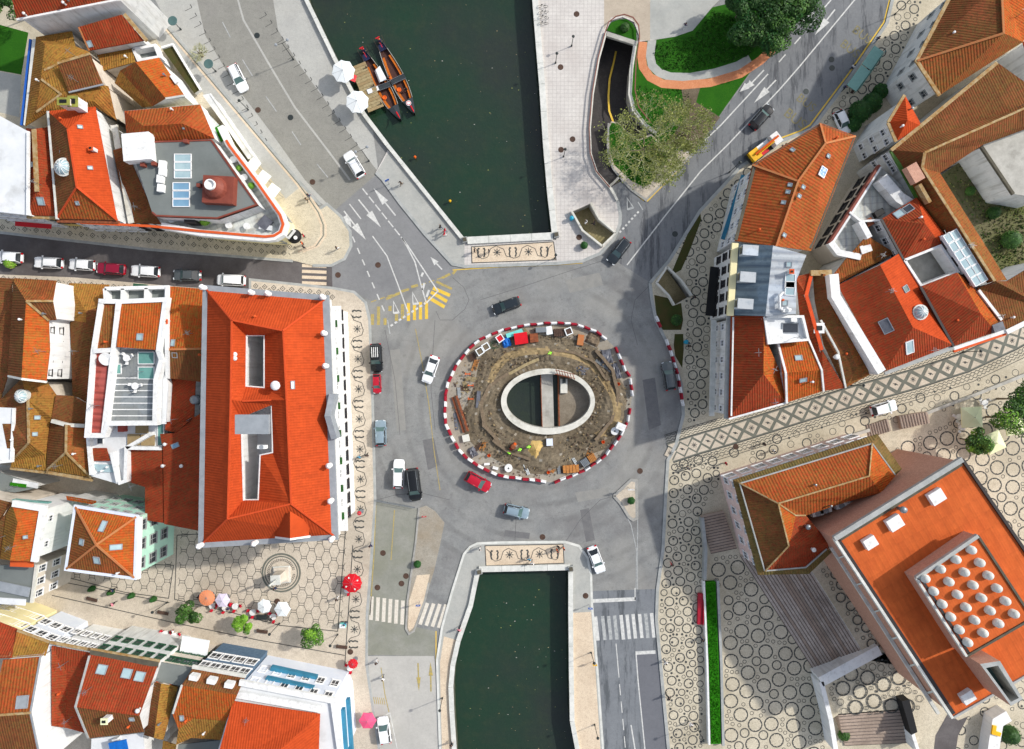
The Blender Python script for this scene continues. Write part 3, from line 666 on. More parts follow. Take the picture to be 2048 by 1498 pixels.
dashes(asph_se, "1232,1287 1238,1355", .14, 8, .5); dashes(asph_se, "1239,1368 1252,1510", .14, 1.8, 1.0); stripe(asph_se, "1272,1306 1276,1360 1283,1430 1294,1540", .18, z=.017)
stripe(asph_se, "1262,1450 1272,1510", .2); stripe(asph_se, "1270,1176 1270,1200", .16)
stripe(ground, "1272,1178 1273,1100 1270,1085 1262,1050 1248,1022 1236,1002", .12, 'paint_worn'); stripe(ground, "1275,1178 1275,1090 1276,1000", .12, 'paint_worn')
for i in range(6): bar(asph_sw, (744 + i * 12.4, 1193 + i * 1.6), (742 + i * 12.4, 1240 + i * 1.8), .58, 'crossing')
for i in range(4): bar(ground, (855 + i * 12.4, 1206 + i), (840 + i * 12.4, 1249 + i * 2.2), .58, 'crossing')
for i in range(4): bar(asph_w, (604, 531 + i * 11.5), (653, 533 + i * 11.5), .5, 'calcada_warm')
arrow(asph_s, (836, 1326), (838, 1382), 'paint_yellow_worn', hl=2.2, hw=.7); arrow(asph_s, (862, 1383), (861, 1324), 'paint_yellow_worn', hl=2.2, hw=.7)
stripe(asph_s, "872,1262 872,1320 877,1380 881,1500", .16, 'paint_yellow'); stripe(ground, "908,1178 928,1112 940,1098", .16, 'paint_yellow'); stripe(asph_sw, "740,1230 748,1110 752,1010", .14, 'paint_yellow_worn'); stripe(asph_sw, "789,1020 782,1120", .14, 'paint_yellow_worn')
stripe(asph_s, "748,1440 780,1426 795,1500", .14, 'paint_white'); stripe(asph_s, "762,1335 770,1390 778,1424", .14, 'paint_yellow_worn')
for i in range(6): bar(asph_s, (747 + i * 4, 1394 + i * .3), (750 + i * 4, 1408 + i * .3), .12, 'paint_yellow_worn', name='worn_marking')
for px in ("465,-40 487,40 545,140 590,215 655,300 700,360",): line(quay_road, 'paving_seam', px, .3, 'quay_light', .012)
for a, b in (((445, 44), (461, 75)), ((485, 119), (505, 152)), ((532, 193), (553, 223)), ((584, 263), (602, 290)), ((634, 328), (656, 355))): bar(quay_road, a, b, .14, 'paint_worn', name='lane_dash')
for i in range(17):   # short parking ticks on the quay
    for (x0, y0), (x1, y1), dx, dy in (((384, 15), (534, 282), -14, 7), ((533, 30), (715, 290), -14, 8)):
        t = i / 16; x, y = x0 + (x1 - x0) * t, y0 + (y1 - y0) * t
        bar(quay_road, (x, y), (x + dx, y + dy), .08, 'inlay', name='parking_tick', z=.014); bar(quay_road, (x, y), (x - 3.5, y - 6), .12, 'inlay', name='parking_tick', z=.016)
def text_mark(parent, txt, pos, size, ang, m, z):
    cu = bpy.data.curves.new('road_lettering', 'FONT'); cu.body = txt; cu.size = size; cu.align_x = 'CENTER'; cu.align_y = 'CENTER'
    o = bpy.data.objects.new('road_lettering', cu); COL.objects.link(o)
    me = bpy.data.meshes.new_from_object(o.evaluated_get(bpy.context.evaluated_depsgraph_get())); COL.objects.unlink(o); bpy.data.objects.remove(o)
    me.materials.clear(); me.materials.append(MAT[m]); q = bpy.data.objects.new('road_lettering', me); link(q, parent)
    p = W(*pos, 0); q.location = Vector((p.x, p.y, z)) - root_loc(parent); q.rotation_euler = (0, 0, ang); return q
for x, y, s, a in ((1590, 238, 2.3, R(-38)), (1612, 206, 2.0, R(-38)), (1700, 98, 2.0, R(-38)), (1724, 70, 2.0, R(-38))): text_mark(asph_ne, 'BUS', (x, y), s, a, 'paint_ghost', .02)

mat('asphalt_patch', c(122, 122, 122), c(110, 110, 112), 1.2, rough=0.9, fine=0.3)
mat('asphalt_pale', c(152, 151, 146), c(140, 140, 137), 0.8, rough=0.9, fine=0.25)
mat('tar', c(92, 92, 94), c(80, 80, 82), 2.0, rough=0.8)
for px, m in (("1010,1060 1060,1066 1058,1078 1008,1072", 'asphalt_patch'), ("1150,985 1215,975 1222,992 1156,1004", 'asphalt_pale'), ("780,700 800,698 812,860 794,862", 'asphalt_pale'), ("1285,760 1310,755 1322,850 1298,860", 'asphalt_patch'), ("1130,560 1200,545 1206,570 1140,586", 'asphalt_pale'), ("845,880 868,876 880,930 856,940", 'asphalt_patch'), ("1160,1020 1178,1016 1190,1080 1172,1084", 'asphalt_patch')): flat(ground, 'road_patch', G(px), m, .0025)
for px in ("960,600 1040,575 1130,545 1210,520", "905,555 928,575 938,600 930,618 905,640 880,640 872,622", "752,1000 790,990 840,985 900,1000", "1130,1085 1160,1040 1200,1000 1250,985", "1300,570 1270,600 1262,640 1275,690", "870,640 866,700 862,780 870,860", "1030,1080 1032,1040 1020,1000", "770,660 790,760 800,870"): line(ground, 'tar_seam', px, .06, 'tar', .004)
# drains and covers
mh = MB(); mh.lathe([(.46, 0), (.46, .012), (.40, .016)], 'wood_dark', 20); mh_me = mh.mesh('manhole_cover')
mh2 = MB(); mh2.lathe([(.46, 0), (.46, .012), (.40, .016)], 'dark_metal', 20); mh2_me = mh2.mesh('manhole_cover')
def cover(x, y, par, z, k=0): inst('manhole_cover', (mh_me, mh2_me)[k], par, W(x, y) + Vector((0, 0, z)) - root_loc(par))
for x, y, k in ((514, 71, 1), (516, 220, 0), (581, 235, 1), (625, 364, 0)): cover(x, y, quay_road, .013, k)
for x, y in ((756, 530), (676, 550)): cover(x, y, asph_nw, .012)
for x, y in ((1153, 29), (1121, 135), (1145, 279), (1122, 300), (1158, 475)): cover(x, y, p_prom, ZP + .004)
for x, y in ((1663, 119), (1664, 136), (1612, 183), (1350, 468)): cover(x, y, asph_ne, .012, 1)
for x, y in ((755, 1175), (803, 1167), (812, 1152), (766, 1106)): cover(x, y, asph_sw, .014)
for x, y in ((1171, 1191), (1280, 942), (1085, 1074)): cover(x, y, ground if y != 1191 else p_s, .012 if y != 1191 else ZP + .01)
for x, y in ((555, 1202), (701, 1303), (1471, 893)): cover(x, y, p_west if x < 1000 else p_east, ZP + .012)

# ---------------------------------------------------------------- mosaic inlays in the pavements
def star_me(r):
    g = MB(); g.lathe([(r * .38, 0.0), (r * .3, .004)], 'inlay', 10)
    for k in range(8):
        a = k * math.pi / 4; d = Vector((math.cos(a), math.sin(a), 0)); nn = Vector((-d.y, d.x, 0)); z = Vector((0, 0, .003))
        g.face([d * r * .45 - nn * r * .15 + z, d * r * 1.05 + z, d * r * .45 + nn * r * .15 + z], 'inlay')
    return g.mesh('paving_star')
star_m = star_me(.72)
def hors_me():
    g = MB()
    for s in (-1, 1):
        x = s * .42
        g.sweep([(x - s * .16, .62, .003), (x + s * .05, .68, .003), (x + s * .16, .42, .003), (x + s * .04, .1, .003), (x + s * .14, -.25, .003), (x + s * .04, -.6, .003), (x - s * .1, -.68, .003)], .23, 0, 'inlay')
    return g.mesh('paving_seahorse')
hors_m = hors_me()
def inlay(par, me, x, y, rz=0.0, z=ZP + .006, name=None):
    inst(name or me.name.split('.')[0], me, par, W(x, y) + Vector((0, 0, z)) - root_loc(par), rz)
def serp(par, cells, axis, amp, name='paving_wave'):
    # one wavy line that runs round the motifs, turning to the other side at every cell
    for i in range(len(cells) - 1):
        (x0, y0), (x1, y1) = cells[i], cells[i + 1]; s_ = 1 if i % 2 else -1; pts = []
        for k in range(13):
            t = k / 12; w_ = s_ * math.cos(math.pi * t); w_ = math.copysign(abs(w_) ** .35, w_) * (1 - .1 * math.sin(math.pi * 2 * t) ** 2)
            x, y = x0 + (x1 - x0) * t, y0 + (y1 - y0) * t
            if axis == 'y': x += amp * w_ + 1.2 * math.sin(5 * t)
            else: y += amp * w_ + 1.2 * math.sin(5 * t)
            q = W(x, y); pts.append((q.x, q.y, ZP + .02))
        g = MB(); g.sweep(pts, .1, 0, 'inlay'); g.build(name, par)
seq = 0; y = 628; cells = []
while y < 1290:
    x = 714 + (y - 620) * .022 if y < 1000 else 722 - (y - 1000) * .05
    inlay(p_west, hors_m if seq % 2 == 0 else star_m, x, y, R(90), ZP + .006); cells.append((x, y)); y += 30; seq += 1
serp(p_west, cells, 'y', 12)
def panel(par, px, base, n, flip):
    (x0, y0), (x1, y1) = base
    P = G(px); flat(par, 'paving_panel', P, 'calcada_warm', ZP + .008)
    g = MB(); g.sweep([(p[0], p[1], ZP + .014) for p in P], .14, 0, 'inlay', closed=True); g.build('paving_border', par)
    for i in range(n):
        t = (i + .5) / n; x, y = x0 + (x1 - x0) * t, y0 + (y1 - y0) * t
        inlay(par, hors_m if i % 2 == 0 else star_m, x, y, 0, ZP + .012)
    cs_ = [(x0 + (x1 - x0) * (i + .5) / n, y0 + (y1 - y0) * (i + .5) / n) for i in range(n)]; serp(par, [(cs_[0][0] - 16, cs_[0][1])] + cs_ + [(cs_[-1][0] + 16, cs_[-1][1])], 'x', 12)
panel(p_prom, "943,494 1107,484 1112,520 944,526", ((947, 506), (1104, 503)), 5, 0)
panel(p_s, "970,1091 1126,1088 1128,1126 972,1131", ((974, 1110), (1124, 1107)), 5, 1)
# square motifs on the street pavements in the west
sq = MB(); sq.sweep([(.38, 0, .003), (0, .38, .003), (-.38, 0, .003), (0, -.38, .003)], .09, 0, 'inlay', closed=True); sq.box(0, 0, .002, .16, .16, .004, 'inlay', .78); sq_me = sq.mesh('paving_square')
dt = MB(); dt.box(0, 0, .002, .34, .1, .004, 'inlay', -.9); dt_me = dt.mesh('paving_dash')
for i in range(26):
    x = 6 + i * 22.5; y = 462 + x * .092 - 3
    for k in range(2): inlay(p_nw, sq_me, x + 11 * k, y - 10 - 13 * k + 5, 0); inlay(p_nw, dt_me, x + 11 + 11 * k, y - 8 - 13 * k + 5, 0)
for i in range(15): x = 8 + i * 22; inlay(p_west, sq_me, x, 560 + x * .075 - 4, 0); inlay(p_west, dt_me, x + 11, 560 + x * .075 - 5, 0)
for i in range(9): x = 512 + i * 18; inlay(p_west, sq_me, x, 572 + (x - 512) * .1, 0); inlay(p_west, sq_me, x + 9, 580 + (x - 512) * .1, 0)
# lattice of the square in the south-west
bn = MB(); bw, bh = .42, .25
bn.sweep([(-bw, -bh, .003), (-bw * .55, -bh * .72, .003), (bw * .55, -bh * .72, .003), (bw, -bh, .003), (bw, bh, .003), (bw * .55, bh * .72, .003), (-bw * .55, bh * .72, .003), (-bw, bh, .003)], .085, 0, 'inlay', closed=True)
for sx_ in (-1, 1):
    for sy_ in (-1, 1): bn.sweep([(sx_ * bw, sy_ * bh, .003), (sx_ * .62, sy_ * .64, .003)], .075, 0, 'inlay')
bn_me = bn.mesh('paving_lattice')
def inpoly(x, y, P):
    r = False
    for i in range(len(P)):
        (x0, y0), (x1, y1) = P[i - 1], P[i]
        if (y0 > y) != (y1 > y) and x < (x1 - x0) * (y - y0) / (y1 - y0) + x0: r = not r
    return r
plz = V("365,1062 690,1058 690,1090 676,1258 560,1246 470,1222 360,1195"); plz2 = V("160,1130 348,1125 338,1190 250,1180 140,1150")
extra = MB(); cnt = 0
for i in range(-4, 30):
    for j in range(-2, 20):
        x = 130 + i * 30 + (j % 2) * 15 - j * .8; y = 1056 + j * 15.6 + i * 1.7
        if math.hypot(x - 563, (y - 1145)) < 46: continue
        if inpoly(x, y, plz) or inpoly(x, y, plz2): inlay(p_west, bn_me, x, y, R(-3)); cnt += 1
for px in ("355,1070 692,1050", "692,1050 676,1262", "355,1070 350,1198 470,1226 560,1250 676,1262", "706,1090 690,1330", "105,1190 350,1245 520,1280 690,1310", "135,1165 340,1205", "200,1125 348,1130 338,1196 250,1184 136,1154"):
    line(p_west, 'paving_line', px, .13, 'inlay', ZP + .018)
# round wreath of the monument
g = MB()
for r0, r1 in ((3.15, 2.85), (2.7, 2.5)):
    for k in range(40):
        a, b = k / 40 * 6.2832, (k + 1) / 40 * 6.2832; q = W(563, 1145)
        g.face([(q.x + r1 * math.cos(a), q.y + r1 * math.sin(a), ZP + .02), (q.x + r0 * math.cos(a), q.y + r0 * math.sin(a), ZP + .02), (q.x + r0 * math.cos(b), q.y + r0 * math.sin(b), ZP + .02), (q.x + r1 * math.cos(b), q.y + r1 * math.sin(b), ZP + .02)], 'inlay_grey')
g.build('paving_ring', p_west)
q = W(563, 1145)
lf = MB(); lf.face([(-.12, 0, 0), (0, -.05, 0), (.14, .0, 0), (0, .06, 0)], 'inlay'); lf_me = lf.mesh('paving_leaf')
for k in range(46):
    a = k / 46 * 6.2832
    if abs(a - 1.57 * 0) < .15: continue
    for r in (2.18, 1.95): inst('paving_leaf', lf_me, p_west, Vector((q.x + r * math.cos(a), q.y + r * math.sin(a), ZP + .02)) - root_loc(p_west), a + 1.57 + (.6 if r > 2 else -.6), 1.3)
# diamond street in the east
ctr = V("1340,906 1388,890 1470,866 1600,825 1720,788 1825,759 1929,725 2023,681 2075,652")
CT = [W(*p) for p in ctr]
def off(pts, d):
    out = []
    for i in range(len(pts)):
        a = pts[max(0, i - 1)]; b = pts[min(len(pts) - 1, i + 1)]; v = (b - a).normalized(); out.append(pts[i] + Vector((-v.y, v.x, 0)) * d)
    return out
def dense(pts, st):
    o = []
    for i in range(len(pts) - 1):
        n = max(1, round((pts[i + 1] - pts[i]).length / st))
        for k in range(n): o.append(pts[i].lerp(pts[i + 1], k / n))
    o.append(pts[-1]); return o
z_ = ZP + .006
g = MB(); g.sweep([Vector((p.x, p.y, z_)) for p in CT], 3.1, 0, 'inlay_grey'); g.build('paving_band', p_east)
for d, wd in ((1.62, .16), (-1.62, .16), (3.0, .1), (-3.3, .1)): g = MB(); g.sweep([Vector((p.x, p.y, z_ + .004)) for p in off(CT, d)], wd, 0, 'inlay'); g.build('paving_line', p_east)
dm = MB(); dm.face([(1.0, 0, 0), (0, 1.0, 0), (-1.0, 0, 0), (0, -1.0, 0)], 'calcada'); dm_me = dm.mesh('paving_diamond')
tr_ = MB(); tr_.face([(-1.0, 0, 0), (1.0, 0, 0), (0, -1.05, 0)], 'calcada', True); tr_.f[0] = tr_.f[0]; tr_me = tr_.mesh('paving_triangle')
mot = MB(); mot.lathe([(.2, 0), (.16, .003)], 'inlay', 8); mot.sweep([(-.34, .2, .002), (.1, .1, .002), (.34, -.25, .002)], .12, 0, 'inlay'); mot_me = mot.mesh('paving_motif')
st_s = star_me(.5); D = dense(CT, 2.66)
for i in range(len(D) - 1):
    a, b = D[i], D[i + 1]; v = (b - a).normalized(); ang = math.atan2(v.y, v.x); nn = Vector((-v.y, v.x, 0)); zz = Vector((0, 0, z_ + .005)) - root_loc(p_east)
    inst('paving_diamond', dm_me, p_east, a + zz, ang); inst('paving_star' if i % 2 == 0 else 'paving_motif', st_s if i % 2 == 0 else mot_me, p_east, a + zz + Vector((0, 0, .004)), ang)
    m_ = a.lerp(b, .5); inst('paving_triangle', tr_me, p_east, m_ + nn * 1.35 + zz, ang); inst('paving_triangle', tr_me, p_east, m_ - nn * 1.35 + zz, ang + math.pi)
for base in (1.95, 2.35, 2.75, -2.0, -2.4, -2.85):
    Z = dense(off(CT, base), .38); z2 = []
    for i, p in enumerate(Z):
        v = (Z[min(i + 1, len(Z) - 1)] - Z[max(i - 1, 0)]).normalized(); z2.append(p + Vector((-v.y, v.x, 0)) * (.13 if i % 2 else -.13) + Vector((0, 0, z_ + .004)))
    g = MB(); g.sweep(z2, .1, 0, 'inlay'); g.build('paving_zigzag', p_east)
# rings in the eastern pavements
def ring_me(r, wd0, n):
    g = MB()
    for k in range(n):
        a, b = k / n * 6.2832, (k + 1) / n * 6.2832; wd = wd0 * (1 + .22 * math.sin(k * 2.4 + r * 9))
        g.face([((r - wd) * math.cos(a), (r - wd) * math.sin(a), 0), (r * math.cos(a), r * math.sin(a), 0), (r * math.cos(b), r * math.sin(b), 0), ((r - wd) * math.cos(b), (r - wd) * math.sin(b), 0)], 'inlay')
    return g.mesh('paving_ring')
RM = {}
for r, wd in ((1.18, .21), (.8, .18), (.58, .15), (.33, .11), (.2, .2)): RM[r] = ring_me(r, wd, 28 if r > .5 else 14)
rings = []
rr_ = random.Random(11)
def fill(px, counts, zr=0.0):
    P = V(px); x0, x1 = min(p[0] for p in P), max(p[0] for p in P); y0, y1 = min(p[1] for p in P), max(p[1] for p in P)
    for r, n, dots in counts:
        tries = 0; k = 0
        while k < n and tries < n * 90:
            tries += 1; x, y = rr_.uniform(x0, x1), rr_.uniform(y0, y1); rp = r * S
            if not all(inpoly(x + rp * .8 * math.cos(t), y + rp * .8 * math.sin(t), P) for t in (0, 1.57, 3.14, 4.71)): continue
            if any((x - q[0]) ** 2 + (y - q[1]) ** 2 < ((q[2] + r) * S + 1.5) ** 2 for q in rings): continue
            rings.append((x, y, r, zr)); k += 1
            if dots and rr_.random() < .55: a = rr_.random() * 6.28; rings.append((x + rp * .4 * math.cos(a), y + rp * .4 * math.sin(a), .2, zr))
side = "1345,925 1435,895 1440,960 1400,1030 1408,1160 1405,1540 1345,1540 1330,1380 1318,1240 1322,1180 1334,1060 1338,960"
fill(side, ((.8, 74, 1), (.58, 102, 0), (.33, 204, 0), (.2, 119, 0)))
fill("1424,1112 1470,1108 1640,1340 1655,1540 1450,1540 1446,1180 1424,1165", ((1.18, 44, 0), (.8, 57, 0), (.33, 153, 0), (.58, 17, 0)))
fill("1372,520 1412,500 1420,640 1412,830 1375,850 1370,700 1370,640", ((.8, 20, 0), (.58, 20, 0), (.33, 20, 0), (.2, 23, 0)))
fill("1350,500 1400,440 1480,345 1520,325 1470,400 1420,500 1390,540", ((.8, 17, 0), (.58, 23, 0), (.33, 34, 0), (.2, 23, 0)))
fill("1560,290 1630,265 1710,160 1785,50 1795,0 1850,0 1795,130 1740,200 1690,240 1650,250 1560,330", ((.8, 37, 0), (.58, 44, 0), (.33, 51, 0), (.2, 34, 0)))
fill("1780,900 1850,865 2048,780 2100,760 2100,1180 2020,1130 1930,950 1850,920", ((1.18, 44, 0), (.8, 57, 0), (.33, 119, 0)))
fill("1440,905 1600,855 1800,800 2060,720 2060,760 1900,820 1740,860 1500,935", ((.8, 13, 0), (.58, 17, 0), (.33, 17, 0), (.2, 13, 0)))
fill("1640,1140 1680,1118 1800,1300 1785,1328 1742,1316", ((.8, 20, 0), (1.18, 6, 0), (.33, 23, 0)), 2.4)
fill("1640,1350 1780,1310 1850,1400 1830,1425 1680,1430", ((1.18, 10, 0), (.58, 13, 0), (.33, 23, 0), (.2, 8, 0)), 2.4)
fill("1905,1470 1960,1395 2048,1330 2100,1330 2100,1540 1900,1540", ((.8, 17, 1), (.58, 13, 0), (.33, 13, 0)))
rings.sort(key=lambda q: -q[2])
rest = MB()
for i, (x, y, r, zr) in enumerate(rings):
    p = W(x, y, zr); z = z_ + zr + .002 + (.003 if r == .2 else 0)
    if i < 300: inst('paving_ring', RM[r], p_east, Vector((p.x, p.y, z)) - root_loc(p_east))
    else:
        wd = .2 if r == .2 else .09; n = 10
        for k in range(n):
            a, b = k / n * 6.2832, (k + 1) / n * 6.2832
            rest.face([(p.x + (r - wd) * math.cos(a), p.y + (r - wd) * math.sin(a), z), (p.x + r * math.cos(a), p.y + r * math.sin(a), z), (p.x + r * math.cos(b), p.y + r * math.sin(b), z), (p.x + (r - wd) * math.cos(b), p.y + (r - wd) * math.sin(b), z)], 'inlay')
if rest.f: tag(rest.build('small_paving_rings', p_east), kind='stuff')
# ================================================================ buildings
BUILDINGS = {}
def parse_planes(t, ze):
    out = []
    for pl in t.split(';'):
        pl = pl.strip()
        if pl: out.append([(p[0], p[1], p[2] if len(p) > 2 else ze) for p in V(pl)])
    return out
def hip(e, r, ze, zr):
    e = V(e); r = V(r); f = lambda p, z: '%g,%g,%g' % (p[0], p[1], z)
    E = [f(p, ze) for p in e]; Q = [f(p, zr) for p in r]
    return ';'.join([' '.join((E[0], E[1], Q[0])), ' '.join((E[1], E[2], Q[1], Q[0])), ' '.join((E[2], E[3], Q[1])), ' '.join((E[3], E[0], Q[0], Q[1]))])
def gable(e, r, ze, zr):
    e = V(e); r = V(r); f = lambda p, z: '%g,%g,%g' % (p[0], p[1], z)
    E = [f(p, ze) for p in e]; Q = [f(p, zr) for p in r]
    return ';'.join([' '.join((E[1], E[2], Q[1], Q[0])), ' '.join((E[3], E[0], Q[0], Q[1]))])
def uv_mesh(name, faces, off, th=0.16):
    """faces = [(list of Vector, mat)] top faces; makes a solid sheet with slope-aligned UVs"""
    vid = {}; vs = []; F = []; Mi = []; mats = []; edges = {}
    def vi(p):
        k = (round(p.x, 3), round(p.y, 3), round(p.z, 3))
        if k not in vid: vid[k] = len(vs); vs.append(p)
        return vid[k]
    planes = []; FN = []; FD = []
    for pts, m in faces:
        a = sum(pts[i - 1].x * pts[i].y - pts[i].x * pts[i - 1].y for i in range(len(pts)))
        if a < 0: pts = pts[::-1]
        ids = [vi(p) for p in pts]
        if m not in mats: mats.append(m)
        nn = Vector((0, 0, 0))
        for i in range(len(pts)): nn += (pts[i - 1]).cross(pts[i])
        nn = nn.normalized()
        if nn.z < 0: nn = -nn
        planes.append((pts, nn))
        for a_, b_, c_ in tessellate_polygon([[Vector((p.x, p.y, 0)) for p in pts]]):      # the same triangles above and below
            if (pts[b_].x - pts[a_].x) * (pts[c_].y - pts[a_].y) - (pts[b_].y - pts[a_].y) * (pts[c_].x - pts[a_].x) < 0: b_, c_ = c_, b_
            F.append([ids[a_], ids[b_], ids[c_]]); Mi.append(mats.index(m)); FN.append(nn); FD.append(pts[1] - pts[0])
        for i in range(len(ids)): edges[(ids[i - 1], ids[i])] = m
    nv = len(vs); bverts = [Vector((p.x, p.y, p.z - th)) for p in vs]; nf = len(F)
    bnd = [(a, b) for (a, b) in edges if (b, a) not in edges]
    for a, b in bnd: F.append([a, b, b + nv, a + nv][::-1]); Mi.append(mats.index(edges[(a, b)]))
    for ids in F[:nf]: F.append([i + nv for i in ids][::-1]); Mi.append(0)
    me = bpy.data.meshes.new(name); me.from_pydata([tuple(p - off) for p in vs + bverts], [], F)
    for m in mats: me.materials.append(MAT[m])
    me.polygons.foreach_set('material_index', Mi); uvl = me.uv_layers.new(name='UVMap')
    for k, poly in enumerate(me.polygons):
        nn = FN[k] if k < nf else Vector((0, 0, 1))
        u = Vector((0, 0, 1)).cross(nn); u = u.normalized() if u.length > .02 else None
        if u is None:
            d = Vector(FD[k]) if k < nf else Vector((1, 0, 0)); d.z = 0; u = d.normalized() if d.length else Vector((1, 0, 0))
        v = nn.cross(u)
        for li in poly.loop_indices:
            p = (vs + bverts)[me.loops[li].vertex_index]; uvl.data[li].uv = (p.dot(u), p.dot(v))
    me.update(); return me, bnd, vs, planes
WIN = {}
def win_mesh(w, h, st):
    k = (w, h, st)
    if k not in WIN:
        fm = {'w': 'frame_white', 'd': 'frame_dark', 'g': 'shutter_green', 'r': 'rust', 's': 'grey_stone'}[st]
        g = MB(); t = .1
        g.box(-w / 2, 0, 0, t, .14, h, fm); g.box(w / 2, 0, 0, t, .14, h, fm); g.box(0, 0, h / 2, w + t, .16, t, fm); g.box(0, .03, -h / 2, w + .3, .24, .1, fm)
        g.box(0, -.02, 0, .06, .08, h, fm); g.box(0, -.02, h * .15, w, .08, .06, fm)
        p = MB(); p.face([(-w / 2, -.03, -h / 2), (w / 2, -.03, -h / 2), (w / 2, -.03, h / 2), (-w / 2, -.03, h / 2)], 'glass_dark', True)
        WIN[k] = (g.mesh('window'), p.mesh('pane'))
    return WIN[k]
def windows(b, a, bb, z, rows, inset=.25):
    A, B = W(a[0], a[1], z), W(bb[0], bb[1], z); d = B - A; d.z = 0; L = d.length; d.normalize()
    nn = Vector((-d.y, d.x, 0)); mid = A.lerp(B, .5)
    if nn.dot(Vector((-mid.x, -mid.y, 0))) < 0: nn = -nn
    ang = math.atan2(nn.y, nn.x) - math.pi / 2
    for zc, n, w_, h_, st in rows:
        fm, pm = win_mesh(w_, h_, st)
        for k in range(n):
            p = A + d * (L * (k + .5) / n); p -= nn * (inset - .06); p.z = zc
            o = inst('window', fm, b, p - root_loc(b), ang); inst('pane', pm, o)
def rows(ztop, fl, n, w=1.1, h=1.7, st='w', first=1.7, step=3.2): return [(ztop - first - step * i, n, w, h, st) for i in range(fl)]
def building(name, label, wall, roofs, ze=9.0, inset=.25, fac=(), extra=(), base=0.0, th=.16, cat='building'):
    faces = []
    for m, t in roofs:
        for pl in parse_planes(t, ze): faces.append(([W(*p) for p in pl], m))
    xs = [p.x for f, _ in faces for p in f]; ys = [p.y for f, _ in faces for p in f]
    off = Vector(((min(xs) + max(xs)) / 2, (min(ys) + max(ys)) / 2, base))
    o = thing(name, label, cat, off)
    me, bnd, vs, planes = uv_mesh('roof', faces, off, th); inst('roof', me, o)
    nxt = {}
    for a, b in bnd: nxt.setdefault(a, []).append(b)
    g = MB(); done = set()
    prev = {}
    for a, b in bnd: prev.setdefault(b, []).append(a)
    def inpt(i):
        p = vs[i]; nn = Vector((0, 0, 0)); ns = []
        for a in prev.get(i, [])[:1]: d = p - vs[a]; d.z = 0; ns.append(Vector((-d.y, d.x, 0)).normalized())
        for b in nxt.get(i, [])[:1]: d = vs[b] - p; d.z = 0; ns.append(Vector((-d.y, d.x, 0)).normalized())
        m = sum(ns, Vector((0, 0, 0)))
        if m.length < 1e-3: return p
        m.normalize(); return p + m * (inset / max(.35, m.dot(ns[0])))
    for a, b in bnd:
        p, q = inpt(a), inpt(b)
        g.face([(p.x, p.y, base), (q.x, q.y, base), (q.x, q.y, q.z - th * .6), (p.x, p.y, p.z - th * .6)], wall)
    g.build('wall', o)
    o_ = {'o': o, 'planes': list(planes)}; BUILDINGS[o.name] = o_
    for m, t in extra:
        fs = [([W(*p) for p in pl], m) for pl in parse_planes(t, ze)]
        me2, _, _, pls = uv_mesh('roof_panel', fs, off, .12); inst('roof_panel', me2, o); o_['planes'] = list(pls) + o_['planes']
    for a, b, z, rw_ in fac: windows(o, a, b, z, rw_, inset)
    return o
def strip(b, px, wd, th, m, name='parapet', z=0.0, dz=0.0, closed=False):
    g = MB(); g.sweep(G3(px, z, dz), wd, th, m, closed); return g.build(name, b)
CAMV = Vector((0, 0, H))
def onroof(b, x, y):
    d = (W(x, y, 0) - CAMV).normalized(); best = None
    for pts, nn in BUILDINGS[b.name]['planes']:
        t = (pts[0] - CAMV).dot(nn) / d.dot(nn); p = CAMV + d * t
        if inpoly(p.x, p.y, [(q.x, q.y) for q in pts]):
            if best is None or t < best[0]: best = (t, p, nn)
    if best is None:
        pts, nn = BUILDINGS[b.name]['planes'][0]; t = (pts[0] - CAMV).dot(nn) / d.dot(nn); best = (t, CAMV + d * t, nn)
    return best[1], best[2]
SKY = {}
def skylight(b, x, y, w, h, m='glass_sky', fr='gutter', name='skylight', rot=None):
    p, nn = onroof(b, x, y); u = Vector((0, 0, 1)).cross(nn); u = u.normalized() if u.length > .02 else Vector((1, 0, 0))
    if rot is not None and u.length: u = Matrix.Rotation(rot, 3, nn) @ (u if nn.z < .999 else Vector((1, 0, 0)))
    v = nn.cross(u); k = (w, h, m, fr)
    if k not in SKY:
        g = MB(); t = .1
        g.box(0, -h / 2, .07, w + t, t, .16, fr); g.box(0, h / 2, .07, w + t, t, .16, fr); g.box(-w / 2, 0, .07, t, h, .16, fr); g.box(w / 2, 0, .07, t, h, .16, fr)
        q = MB(); q.face([(-w / 2, -h / 2, .09), (w / 2, -h / 2, .09), (w / 2, h / 2, .09), (-w / 2, h / 2, .09)], m)
        SKY[k] = (g.mesh('skylight'), q.mesh('pane'))
    o = inst(name, SKY[k][0], b, p - root_loc(b)); o.rotation_euler = Matrix((u, v, nn)).transposed().to_euler(); inst('pane', SKY[k][1], o); return o
def chimney(b, x, y, w=.8, d=.6, h=1.2, m='white', cap='terracotta', rz=0.0):
    p, _ = onroof(b, x, y); p = p - root_loc(b); g = MB(); g.box(0, 0, h / 2 - .25, w, d, h + .5, m, rz); g.box(0, 0, h + .06, w + .18, d + .18, .12, cap, rz); g.box(0, 0, h + .16, w * .6, d * .5, .12, 'black', rz)
    o = g.build('chimney', b, world=False); o.location = p; return o
def vent(b, x, y, r=.16, h=.6, m='white_clean'):
    p, _ = onroof(b, x, y); p = p - root_loc(b); g = MB(); g.lathe([(r * .7, -.2), (r * .7, h * .7), (r * 1.35, h * .72), (r * 1.2, h), (r * .3, h + .06)], m, 10)
    o = g.build('vent', b, world=False, smooth=True); o.location = p; return o
